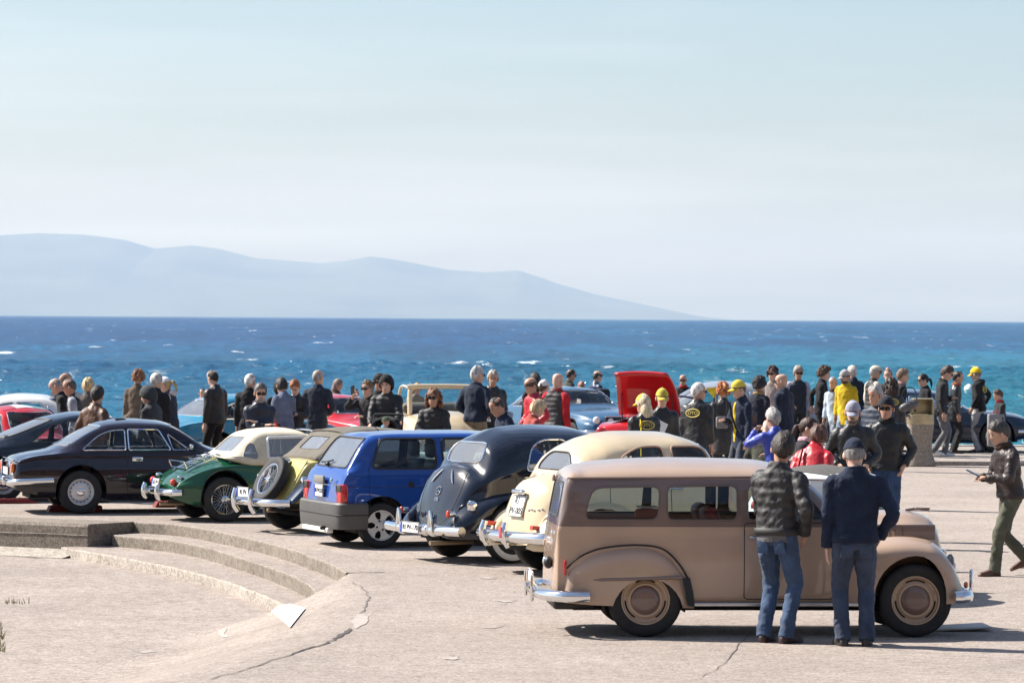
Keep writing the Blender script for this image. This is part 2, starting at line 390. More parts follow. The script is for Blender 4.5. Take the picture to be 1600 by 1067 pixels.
strip('crack', [(200, 944), (270, 940), (350, 934)], [.02, .04, .02], M_GREY)
strip('crack', [(80, 985), (160, 983), (250, 984)], [.02, .03, .01], M_GREY)
strip('crack', [(578, 956), (600, 954)], [.03, .02], M_GREY)
strip('crack', [(1100, 1058), (1140, 1025), (1172, 985)], [.012, .02, .015], M_GREY)
strip('crack', [(1150, 993), (1350, 1012), (1600, 1033)], [.02, .02, .02], M_GREY)
for pts in ([(548, 970), (562, 960), (575, 963), (572, 975), (556, 982)], [(342, 985), (354, 980), (350, 990), (358, 997), (345, 995)], [(0, 867), (70, 873), (30, 869)], [(215, 1018), (235, 1016), (242, 1019), (225, 1020)],
            [(690, 1028), (716, 1026), (718, 1030), (694, 1031)], [(755, 980), (785, 979), (770, 982)], [(775, 938), (805, 939), (790, 942)], [(750, 902), (778, 903), (762, 905)], [(440, 847), (462, 850), (450, 852)]):
    patch('repair_patch', pts, M_FADED)
for x, y in ((707, 1025), (780, 978), (800, 938), (766, 902), (652, 899), (88, 915), (146, 917)): strip('chip', [(x, y), (x + 12, y + .6)], [.05, .02], M_GREY)
def lime():
    A, B, C, D = [np.array(q, float) for q in ((424, 957), (441, 942), (477, 952), (453, 982))]; g = []
    for u in np.linspace(0, 1, 9):
        r = []
        for v in np.linspace(0, 1, 9):
            q = (A * (1 - u) + D * u) * (1 - v) + (B * (1 - u) + C * u) * v; p = gpt(*q); r.append((p.x, p.y, p.z + .016))
        g.append(r)
    MB().grid(g).build('lime_patch', M_LIME, ground, smooth=40)
lime()
# dry weeds in a joint
wd = MB()
for i in range(46):
    p = gpt(random.uniform(0, 8), random.uniform(975, 1020)) if i < 30 else gpt(random.uniform(8, 46), random.uniform(941, 944))
    a = random.uniform(0, 6.28); l = random.uniform(.03, .1); d = Vector((math.cos(a) * .4, math.sin(a) * .4, 1)).normalized() * l
    wd.add([p + Vector((.006, 0, 0)), p - Vector((.006, 0, 0)), p + d], [(0, 1, 2)])
w_ = wd.build('weeds', mat('weed', (.2, .19, .05), .8), None, smooth=0, fixn=False); tag(w_, 'sparse dry weeds growing in the joints of the sunken paving', 'weeds', kind='stuff')

# ------------------------------------------------------------------ sea
def build_sea():
    near = 82.0
    ys = [near]; 
    while ys[-1] < 1500:
        y = ys[-1]; ys.append(y + (.4 if y < 180 else (.65 if y < 380 else max(.65, y * y / (FPX * 4.05) * .7))))
    ys = np.array(ys); cols = np.concatenate((np.linspace(-4, -1, 70)[:-1], np.linspace(-1, 1, 540), np.linspace(1, 4, 70)[1:]))
    Y = ys[:, None] * np.ones_like(cols)[None]; X = cols[None] * (ys[:, None] * .155 + 6)
    Z = np.zeros_like(X); amp = 1.0
    rng = np.random.default_rng(3)
    for lam, n, a in ((11, 3, .035), (6.5, 5, .042), (4.2, 6, .04), (2.8, 7, .032), (1.9, 7, .02)):
        for i in range(n):
            l = lam * rng.uniform(.75, 1.3); th = rng.normal(R(-60), .55); k = 2 * math.pi / l; ph = rng.uniform(0, 6.28)
            p = k * (X * math.cos(th) + Y * math.sin(th)) + ph + 1.2 * noise2(X, Y, i, 2, .05)
            Z += a * (1.05 - 2.0 * np.abs(np.sin(p / 2)) ** .8)
    Z *= .55 + .9 * noise2(X, Y, 11, 3, .02)
    fade = np.clip((1500 - Y) / 200, 0, 1); Z = SEA_Z + Z * fade * 1.35 - .2
    rows = np.stack((X, Y, Z), -1)
    # flat continuation to the hills
    far = []
    for y in (1600, 3000, 8000, 20000, 51000):
        far.append(np.stack((cols * (y * .155 + 6) * (1 if y < 8000 else 1.3), np.full_like(cols, y), np.full_like(cols, SEA_Z)), -1))
    G = np.concatenate((rows, np.stack(far)))
    m, t, N, Lk, b = nodes_of('sea_water')
    tc = N.new('ShaderNodeTexCoord'); sep = N.new('ShaderNodeSeparateXYZ'); Lk.new(tc.outputs['Object'], sep.inputs[0])
    # shallow turquoise near the shore, deep blue further out
    mr = N.new('ShaderNodeMapRange'); mr.inputs[1].default_value = 90; mr.inputs[2].default_value = 750; Lk.new(sep.outputs['Y'], mr.inputs[0])
    mp = N.new('ShaderNodeMapping'); mp.inputs['Scale'].default_value = (.012, .0035, 1); Lk.new(tc.outputs['Object'], mp.inputs[0])
    n1 = N.new('ShaderNodeTexNoise'); n1.inputs['Scale'].default_value = 1; n1.inputs['Detail'].default_value = 4; Lk.new(mp.outputs[0], n1.inputs['Vector'])
    mx = N.new('ShaderNodeMapRange'); mx.inputs[1].default_value = -14; mx.inputs[2].default_value = 26; mx.inputs[3].default_value = .12; mx.inputs[4].default_value = -.25; Lk.new(sep.outputs['X'], mx.inputs[0])
    ad = N.new('ShaderNodeMath'); ad.operation = 'ADD'; Lk.new(mr.outputs[0], ad.inputs[0]); Lk.new(mx.outputs[0], ad.inputs[1])
    a2 = N.new('ShaderNodeMath'); a2.operation = 'MULTIPLY_ADD'; a2.inputs[1].default_value = .7; Lk.new(n1.outputs['Fac'], a2.inputs[0]); Lk.new(ad.outputs[0], a2.inputs[2])
    a3 = N.new('ShaderNodeMath'); a3.operation = 'SUBTRACT'; a3.inputs[1].default_value = .35; Lk.new(a2.outputs[0], a3.inputs[0])
    rp = N.new('ShaderNodeValToRGB'); e = rp.color_ramp.elements
    e[0].position = 0; e[0].color = (.004, .135, .195, 1); e[1].position = 1; e[1].color = (.006, .058, .16, 1)
    x = rp.color_ramp.elements.new(.45); x.color = (.004, .088, .185, 1)
    Lk.new(a3.outputs[0], rp.inputs[0])
    # wind streaks: sheen of ruffled and smoother water put into the base colour
    mw = N.new('ShaderNodeMapping'); mw.inputs['Scale'].default_value = (.07, .0045, 1); Lk.new(tc.outputs['Object'], mw.inputs[0])
    nw = N.new('ShaderNodeTexNoise'); nw.inputs['Scale'].default_value = 1; nw.inputs['Detail'].default_value = 6; nw.inputs['Roughness'].default_value = .7; Lk.new(mw.outputs[0], nw.inputs['Vector'])
    rw = N.new('ShaderNodeValToRGB'); rw.color_ramp.elements[0].position = .36; rw.color_ramp.elements[1].position = .64; rw.color_ramp.elements[0].color = (.62, .66, .7, 1); rw.color_ramp.elements[1].color = (1.3, 1.25, 1.2, 1); Lk.new(nw.outputs['Fac'], rw.inputs[0])
    mu = N.new('ShaderNodeMix'); mu.data_type = 'RGBA'; mu.blend_type = 'MULTIPLY'; mu.inputs['Factor'].default_value = 1; Lk.new(rp.outputs[0], mu.inputs['A']); Lk.new(rw.outputs[0], mu.inputs['B'])
    # small chop: darker and lighter wavelets
    mc = N.new('ShaderNodeMapping'); mc.inputs['Scale'].default_value = (.55, .22, 1); Lk.new(tc.outputs['Object'], mc.inputs[0])
    n2 = N.new('ShaderNodeTexNoise'); n2.inputs['Scale'].default_value = 1; n2.inputs['Detail'].default_value = 7; n2.inputs['Roughness'].default_value = .7; Lk.new(mc.outputs[0], n2.inputs['Vector'])
    bp = N.new('ShaderNodeBump'); bp.inputs['Strength'].default_value = 1.0; bp.inputs['Distance'].default_value = .5; Lk.new(n2.outputs['Fac'], bp.inputs['Height'])
    Lk.new(bp.outputs[0], b.inputs['Normal'])
    # foam
    mf = N.new('ShaderNodeMapping'); mf.inputs['Scale'].default_value = (.12, .035, 1); Lk.new(tc.outputs['Object'], mf.inputs[0])
    n3 = N.new('ShaderNodeTexNoise'); n3.inputs['Scale'].default_value = 1; n3.inputs['Detail'].default_value = 6; n3.inputs['Roughness'].default_value = .62; Lk.new(mf.outputs[0], n3.inputs['Vector'])
    rf = N.new('ShaderNodeValToRGB'); rf.color_ramp.elements[0].position = .665; rf.color_ramp.elements[1].position = .70; Lk.new(n3.outputs['Fac'], rf.inputs[0])
    mxx = N.new('ShaderNodeMix'); mxx.data_type = 'RGBA'; Lk.new(rf.outputs[0], mxx.inputs['Factor']); Lk.new(mu.outputs['Result'], mxx.inputs['A']); mxx.inputs['B'].default_value = (.75, .8, .82, 1)
    Lk.new(mxx.outputs['Result'], b.inputs['Base Color'])
    b.inputs['Roughness'].default_value = .6; b.inputs['Specular IOR Level'].default_value = 0.0
    # wave slopes too small to model keep the mirror share of the surface low even at grazing view
    gl = N.new('ShaderNodeBsdfGlossy'); gl.inputs['Roughness'].default_value = .16; Lk.new(bp.outputs[0], gl.inputs['Normal'])
    fr = N.new('ShaderNodeFresnel'); fr.inputs[0].default_value = 1.33; Lk.new(bp.outputs[0], fr.inputs['Normal'])
    fm = N.new('ShaderNodeMath'); fm.operation = 'MULTIPLY'; fm.inputs[1].default_value = .5; Lk.new(fr.outputs[0], fm.inputs[0])
    fc = N.new('ShaderNodeMath'); fc.operation = 'MINIMUM'; fc.inputs[1].default_value = .26; Lk.new(fm.outputs[0], fc.inputs[0])
    ms = N.new('ShaderNodeMixShader'); Lk.new(fc.outputs[0], ms.inputs[0]); Lk.new(b.outputs[0], ms.inputs[1]); Lk.new(gl.outputs[0], ms.inputs[2]); Lk.new(ms.outputs[0], N['Material Output'].inputs['Surface'])
    o = MB().grid(G).build('sea', m, smooth=180, fixn=False); tag(o, kind='structure'); return o
sea = build_sea()
# a wide flat sheet to both sides and behind, lower than the swell
MB().grid([[(-9000, 60, SEA_Z - 1.6), (9000, 60, SEA_Z - 1.6)], [(-60000, 51000, SEA_Z - 1.6), (60000, 51000, SEA_Z - 1.6)]]).build('sea_floor_sheet', bpy.data.materials['sea_water'], sea, fixn=False)

# ------------------------------------------------------------------ hills across the bay
def build_hills():
    D = 50000.0
    sil = [(-400, 380), (-150, 374), (0, 368), (60, 365), (130, 367.5), (195, 375), (243, 389), (300, 383), (340, 388), (400, 403), (450, 407), (500, 411), (540, 407), (580, 400), (620, 406), (660, 414), (700, 422), (760, 427), (810, 424), (845, 434), (870, 443), (930, 460), (1000, 475), (1060, 488), (1100, 496.5), (1112, 499)]
    W = [at_y(px, py, D) for px, py in sil]
    xs = np.linspace(W[0].x, W[-1].x, 260); rz = np.interp(xs, [w.x for w in W], [w.z for w in W])
    rz += (noise2(xs / 1000, xs * 0, 4, 4) - .47) * 45
    ts = np.linspace(0, 1, 26); rows = []
    for t in ts:
        y = D - 7000 * (1 - t) + 0 * xs; prof = t ** .8
        z = SEA_Z - 6 + (rz - SEA_Z + 6) * prof + (noise2(xs / 1700, y / 1200, 8, 4) - .47) * 220 * math.sin(math.pi * t) * np.clip(rz / 500, 0, 1)
        rows.append(np.stack((xs * (1 - .0 * t), y, np.maximum(z, SEA_Z - 6)), -1))
    rows.append(np.stack((xs, np.full_like(xs, D + 2000), rz * .6), -1))
    m = mat('hill_maquis', (.055, .07, .045), .95, var=.35, vscale=.0008)
    o = MB().grid(np.stack(rows)).build('hills', m, smooth=60, fixn=False); tag(o, kind='structure'); return o
hills = build_hills()
# ------------------------------------------------------------------ air
def build_haze():
    m = bpy.data.materials.new('haze_air'); m.use_nodes = True; N = m.node_tree.nodes; N.remove(N['Principled BSDF'])
    v = N.new('ShaderNodeVolumePrincipled'); v.inputs['Color'].default_value = (.40, .60, 1.0, 1); v.inputs['Absorption Color'].default_value = (1, 1, 1, 1); v.inputs['Density'].default_value = 2.7e-5; v.inputs['Anisotropy'].default_value = .1
    m.node_tree.links.new(v.outputs[0], N['Material Output'].inputs['Volume'])
    o = MB().box((0, 27000, 590), (130000, 55000, 1190)).build('haze', m, smooth=0); tag(o, 'pale sea haze in the air over the whole bay', 'haze', kind='stuff')
build_haze()
for px, py, c, r, lab in ((1387, 574, (.75, .2, .15), .16, 'small red mooring buoy floating on the turquoise water'), (1514, 605, (.85, .85, .83), .3, 'white mooring buoy floating behind the dark blue coupe')):
    p = at_z(px, py + 3, SEA_Z + .05); b = empty('mooring_buoy', p); tag(b, lab, 'buoy', 'mooring buoys')
    MB().lathe([(.01, -r), (r * .7, -r * .7), (r, 0), (r * .8, r * .55), (r * .3, r * .95), (.03, r)], 14).build('float', mat('buoy_%d' % px, c, .4), b)
    MB().tube([(0, 0, r * .9), (0, 0, r * 1.25)], .03, 6).build('ring', STEEL(), b)

# ------------------------------------------------------------------ waterfront building behind the photographer (its reflection shows in the cars)
bd = tag(empty('waterfront_building', (0, -14, 0)), 'long terracotta waterfront building with shuttered windows opposite the quay', 'building')
MB().box((0, -5, 8.5), (110, 10, 17)).build('wall', mat('terracotta_render', (.30, .19, .135), .9, var=.15, vscale=.6), bd, smooth=0)
MB().box((0, -4.6, 17.2), (111, 11, .5)).build('cornice', mat('cornice_stone', (.4, .36, .31), .9), bd, smooth=0)
MB().add([(-55.5, .9, 17.45), (55.5, .9, 17.45), (55.5, -10.4, 17.45), (-55.5, -10.4, 17.45), (-52, -4.8, 19.4), (52, -4.8, 19.4)], [(0, 1, 5, 4), (2, 3, 4, 5), (1, 2, 5), (3, 0, 4)]).build('roof', mat('roof_tile', (.28, .11, .06), .9, var=.2, vscale=2), bd, smooth=0)
_wm = MB().box((0, 0, 0), (1.2, .12, 1.9)).mesh('window', 0); _wm.materials.append(mat('dark_pane', (.03, .035, .04), .1)); _sm = MB().box((0, 0, 0), (.55, .08, 1.9)).mesh('shutter', 0); _sm.materials.append(mat('green_shutter', (.05, .09, .06), .7))
for fl in range(4):
    for k in range(24):
        w = link('window', _wm, None, bd); w.location = (-51 + k * 4.43, .03, 2.6 + fl * 4.0)
        for e in (-1, 1): sh = link('shutter', _sm, None, w); sh.location = (e * .9, .06, 0)
# ================================================================== car building kit (x forward from the tail, y left, z up)
def K(S, k, xs, d=None): 
    v = S.get(k, d); return pch(v, xs) if isinstance(v, (list, tuple)) else np.full(len(xs), float(v))
def stations(S):
    x0, x1 = S.get('x0', 0.0), S['L']; L = x1 - x0
    xs = list(np.linspace(x0, x1, S.get('nx', 64)))
    for k in ('zt', 'w', 'zs'):
        if isinstance(S.get(k), (list, tuple)): xs += [p[0] for p in S[k] if x0 <= p[0] <= x1]
    xs += list(x0 + np.array([.004, .012, .024, .04, .06, .085, .115, .15, .19, .24, .3])) + list(x1 - np.array([.004, .012, .024, .04, .06, .085, .115, .15, .2]))
    xs = np.array(sorted(set(np.round(xs, 4)))); keep = [xs[0]]
    for x in xs[1:]:
        if x - keep[-1] > .003: keep.append(x)
    return np.array(keep)
def hull(S):
    xs = stations(S); x0, x1 = xs[0], xs[-1]
    zb, w, zm, ws, zs, wt, zt, cr = [K(S, k, xs, d) for k, d in (('zb', .25), ('w', .75), ('zm', .55), ('ws', None), ('zs', .85), ('wt', None), ('zt', 1.3), ('cr', .05))] if 'ws' in S else (None,) * 8
    tk = K(S, 'tuck', xs, .93); bul = K(S, 'bulge', xs, .012); n = S.get('ns', 5)
    rr, fr = S.get('rr', .05), S.get('fr', .06)
    G = []
    for i, x in enumerate(xs):
        t = 0
        if x - x0 < rr: t = rr * (1 - math.sqrt(max(0, 1 - (1 - (x - x0) / rr) ** 2)))
        if x1 - x < fr: t = fr * (1 - math.sqrt(max(0, 1 - (1 - (x1 - x) / fr) ** 2)))
        W, WS, WT = w[i] - t, ws[i] - t, wt[i] - t; ZB = zb[i] + t * .5; ZT = zt[i] - t * .4; ZS = min(zs[i] - t * .3, ZT - .01); ZM = min(max(zm[i], ZB + .05), ZS - .02) if ZS - ZB > .1 else (ZB + ZS) / 2
        ze = max(ZT - cr[i], ZS + .004)
        P = [(W * tk[i], ZB), (W * .985, ZB + .3 * (ZM - ZB)), (W, ZM), (WS + (W - WS) * .35, ZM + (ZS - ZM) * .7), (WS, ZS), ((WS + WT) / 2 + bul[i], (ZS + ze) / 2), (WT, ze), (WT * .6, ze + (ZT - ze) * .66), (0, ZT)]
        c = crom(P, n); c[-1, 0] = 0
        full = np.concatenate((np.column_stack((-c[:, 0], c[:, 1])), np.column_stack((c[-2::-1, 0], c[-2::-1, 1]))))
        G.append(np.column_stack((np.full(len(full), x), full)))
    return np.array(G)
def fender(F, side):
    """outer wing: knots yi (inner y), yo (outer y), zt (crest), zo (lower outer edge), zi (lower inner edge)"""
    xs = stations(dict(F, L=F['x1'], nx=34)); yi, yo, zt, zo, zi = [K(F, k, xs, d) for k, d in (('yi', .4), ('yo', .78), ('zt', .7), ('zo', .3), ('zi', .3))]
    G = []
    for i, x in enumerate(xs):
        a, b, t, o, q = yi[i], yo[i], zt[i], zo[i], zi[i]; m = (t - o); rd = min(.14, m * .55)
        P = [(a, min(q, t - .01)), (a + (b - a) * .25, t - m * .04), (a + (b - a) * .58, t), (b - (b - a) * .1, t - rd * .45), (b, t - rd * 1.25), (b + .003, o + (t - o) * .25), (b - .012, o)]
        c = crom(P, 5); G.append(np.column_stack((np.full(len(c), x), c[:, 0] * side, c[:, 1])))
    return np.array(G)
def bm_from_grid(G, cap0=True, cap1=True):
    m = MB().grid(G, cap0=cap0, cap1=cap1); me = m.mesh('t', 0); bm = bmesh.new(); bm.from_mesh(me); bpy.data.meshes.remove(me)
    bmesh.ops.remove_doubles(bm, verts=bm.verts, dist=1e-5); bmesh.ops.recalc_face_normals(bm, faces=bm.faces); bm.normal_update(); return bm
AX = {'side': (0, 2), 'end': (1, 2), 'top': (0, 1)}
def rpoly(P, r, n=3):
    """round the corners of a convex polygon"""
    k = len(P); out = []; r = r if isinstance(r, (list, tuple)) else [r] * k
    for i in range(k):
        p = Vector(P[i]); a = (Vector(P[i - 1]) - p); b = (Vector(P[(i + 1) % k]) - p); d = min(r[i], a.length * .48, b.length * .48)
        if d < .005: out.append(tuple(p)); continue
        A = p + a.normalized() * d; B = p + b.normalized() * d
        for j in range(n + 1):
            t = j / n; out.append(tuple(A * (1 - t) ** 2 + p * 2 * t * (1 - t) + B * t * t))
    return out
def circ(c, r, n=20, a0=0): return [(c[0] + r * math.cos(2 * math.pi * (i + .5) / n), c[1] + r * math.sin(2 * math.pi * (i + .5) / n)) for i in range(n)]
def archpoly(c, r): return [(c[0] + r, -.3)] + [(c[0] + r * math.cos(a), c[1] + r * math.sin(a)) for a in np.linspace(0, math.pi, 15)] + [(c[0] - r, -.3)]
def cut(bm, poly, axis, sel):
    i, j = AX[axis]; A = sum(poly[k][0] * poly[(k + 1) % len(poly)][1] - poly[(k + 1) % len(poly)][0] * poly[k][1] for k in range(len(poly)))
    if A < 0: poly = poly[::-1]
    x0, x1 = min(p[0] for p in poly), max(p[0] for p in poly); z0, z1 = min(p[1] for p in poly), max(p[1] for p in poly)
    fs = []
    for f in bm.faces:
        a = [v.co[i] for v in f.verts]; b = [v.co[j] for v in f.verts]
        if max(a) > x0 and min(a) < x1 and max(b) > z0 and min(b) < z1 and sel(f): fs.append(f)
    for k in range(len(poly)):
        p, q = poly[k], poly[(k + 1) % len(poly)]; d = (q[0] - p[0], q[1] - p[1])
        if d[0] * d[0] + d[1] * d[1] < 1e-10: continue
        no = [0, 0, 0]; no[i], no[j] = -d[1], d[0]; co = [0, 0, 0]; co[i], co[j] = p
        no = Vector(no).normalized(); co = Vector(co)
        g = set(fs)
        for f in fs: g.update(f.edges); g.update(f.verts)
        r = bmesh.ops.bisect_plane(bm, geom=list(g), dist=1e-5, plane_co=co, plane_no=no)
        fs = [f for f in r['geom'] if isinstance(f, bmesh.types.BMFace) and f.is_valid and (f.calc_center_median() - co).dot(no) > -1e-5]
    return fs
def patch_of(faces, inset=0.0):
    vs = {}; V = []; F = []; nr = {}
    for f in faces:
        for v in f.verts:
            if v not in vs: vs[v] = len(V); V.append(v.co.copy()); nr[v] = Vector()
            nr[v] += f.normal * f.calc_area()
        F.append([vs[v] for v in f.verts])
    if inset:
        for v, i in vs.items(): V[i] = V[i] - nr[v].normalized() * inset
    return V, F
def loops_of(faces):
    S = set(faces); nx = {}
    for f in faces:
        for l in f.loops:
            if not any(g in S for g in l.edge.link_faces if g is not f): nx[l.vert] = l.link_loop_next.vert
    out = []
    while nx:
        s = next(iter(nx)); lp = [s.co.copy()]; v = nx.pop(s)
        while v in nx and v is not s: lp.append(v.co.copy()); v = nx.pop(v)
        out.append(lp)
    return out
def thin(lp, d):
    o = [lp[0]]
    for p in lp[1:]:
        if (p - o[-1]).length > d: o.append(p)
    if len(o) > 3 and (o[-1] - o[0]).length < d * .5: o.pop()
    return o
def finish(bm, name, mats, parent, smooth=34):
    me = bpy.data.meshes.new(name); bm.to_mesh(me); me.shade_smooth(); me.set_sharp_from_angle(angle=R(smooth)); bm.free(); return link(name, me, mats, parent)
def sidesel(s): return lambda f: f.calc_center_median().y * s > .02 and abs(f.normal.y) > .12
def endsel(s, lo=-9, hi=99): return lambda f: f.normal.x * s > .04 and lo < f.calc_center_median().x < hi
def topsel(lo=-9, hi=99): return lambda f: f.normal.z > .2
def project(bvh, x, z, s):
    h = bvh.ray_cast(Vector((x, s * 3, z)), Vector((0, -s, 0)))
    return h[0] if h[0] is not None else None
def proj_line(bvh, pts, s, step=.04, off=0.0):
    out = []
    for a, b in zip(pts[:-1], pts[1:]):
        n = max(1, int(math.hypot(b[0] - a[0], b[1] - a[1]) / step))
        for i in range(n + (1 if b is pts[-1] else 0)):
            t = i / n; h = project(bvh, a[0] + (b[0] - a[0]) * t, a[1] + (b[1] - a[1]) * t, s)
            if h is not None: out.append(h + Vector((0, s * off, 0)))
    return out
def shell(root, S, G, name, mats, caps=(True, True)):
    """a lofted skin with window openings, doors, wheel arches, colour bands and seams cut from its geometry"""
    bm = bm_from_grid(G, *caps); bvh = BVHTree.FromBMesh(bm)
    for zc in S.get('bands', []):
        g = list(bm.verts) + list(bm.edges) + list(bm.faces); bmesh.ops.bisect_plane(bm, geom=g, dist=1e-5, plane_co=(0, 0, zc), plane_no=(0, 0, 1))
    if 'bandf' in S:
        for f in bm.faces: f.material_index = S['bandf'](f.calc_center_median())
    for c, r in S.get('arches', []):
        for s in (-1, 1):
            p = archpoly(c, r)
            fs = cut(bm, p, 'side', lambda f, s=s: f.calc_center_median().y * s > .1)
            bmesh.ops.delete(bm, geom=fs, context='FACES')
    for p in S.get('holes', []):
        fs = cut(bm, p, 'top', topsel()); bmesh.ops.delete(bm, geom=fs, context='FACES')
    for W in S.get('windows', []):
        kind = W['k']; sides = W.get('sides', (-1, 1)) if kind == 'side' else ((-1,) if kind == 'rear' else (1,))
        for s in sides:
            sel = sidesel(s) if kind == 'side' else endsel(s, W.get('lo', -9), W.get('hi', 99))
            fs = cut(bm, rpoly(W['p'], W.get('r', .04)), 'side' if kind == 'side' else 'end', sel)
            if not fs: continue
            lp = loops_of(fs); V, F = patch_of(fs, .006)
            wo = MB().add(V, F).build(W.get('name', 'window'), W.get('m') or glass_mat(), root, smooth=60, fixn=False)
            if W.get('tr', .008):
                m = MB()
                for q in lp:
                    q = thin(q, .012)
                    if len(q) > 3: m.tube(q, W.get('tr', .008), 6, closed=True)
                if m.n: m.build('window_frame', W.get('tm') or CHROME(), wo)
            bmesh.ops.delete(bm, geom=fs, context='FACES')
    doors = []
    for d in S.get('doors', []):
        for s in (-1, 1):
            fs = cut(bm, rpoly(d['p'], d.get('r', .05)), 'side', sidesel(s))
            if not fs: continue
            lp = loops_of(fs); 
            mi = [f.material_index for f in fs]; V, F = patch_of(fs, 0)
            do = MB().add(V, F).build('door', list(mats) if isinstance(mats, (list, tuple)) else mats, root, smooth=34, fixn=False)
            for pl, k in zip(do.data.polygons, mi): pl.material_index = k
            m = MB()
            for q in lp:
                q = thin(q, .02)
                if len(q) > 3: m.tube(q, .0045, 4, closed=True)
            m.build('door_gap', BLACK(), do)
            if 'h' in d:
                h = project(bvh, d['h'][0], d['h'][1], s)
                if h: 
                    m = MB(); hw = d.get('hw', .09); m.tube([(h.x - hw, h.y, h.z), (h.x - hw * .85, h.y + s * .028, h.z), (h.x + hw * .85, h.y + s * .03, h.z), (h.x + hw, h.y, h.z)], [.012, .012, .011, .01], 8)
                    m.build('door_handle', CHROME(), do)
            bmesh.ops.delete(bm, geom=fs, context='FACES')
    b = finish(bm, name, mats, root)
    for sm in S.get('seams', []):
        for s in sm.get('s', (-1, 1)):
            q = proj_line(bvh, sm['p'], s, off=sm.get('off', 0))
            if len(q) > 1: MB().tube(q, sm.get('rad', .004), 6).build(sm.get('name', 'panel_gap'), sm.get('m') or BLACK(), b)
    return b, bvh
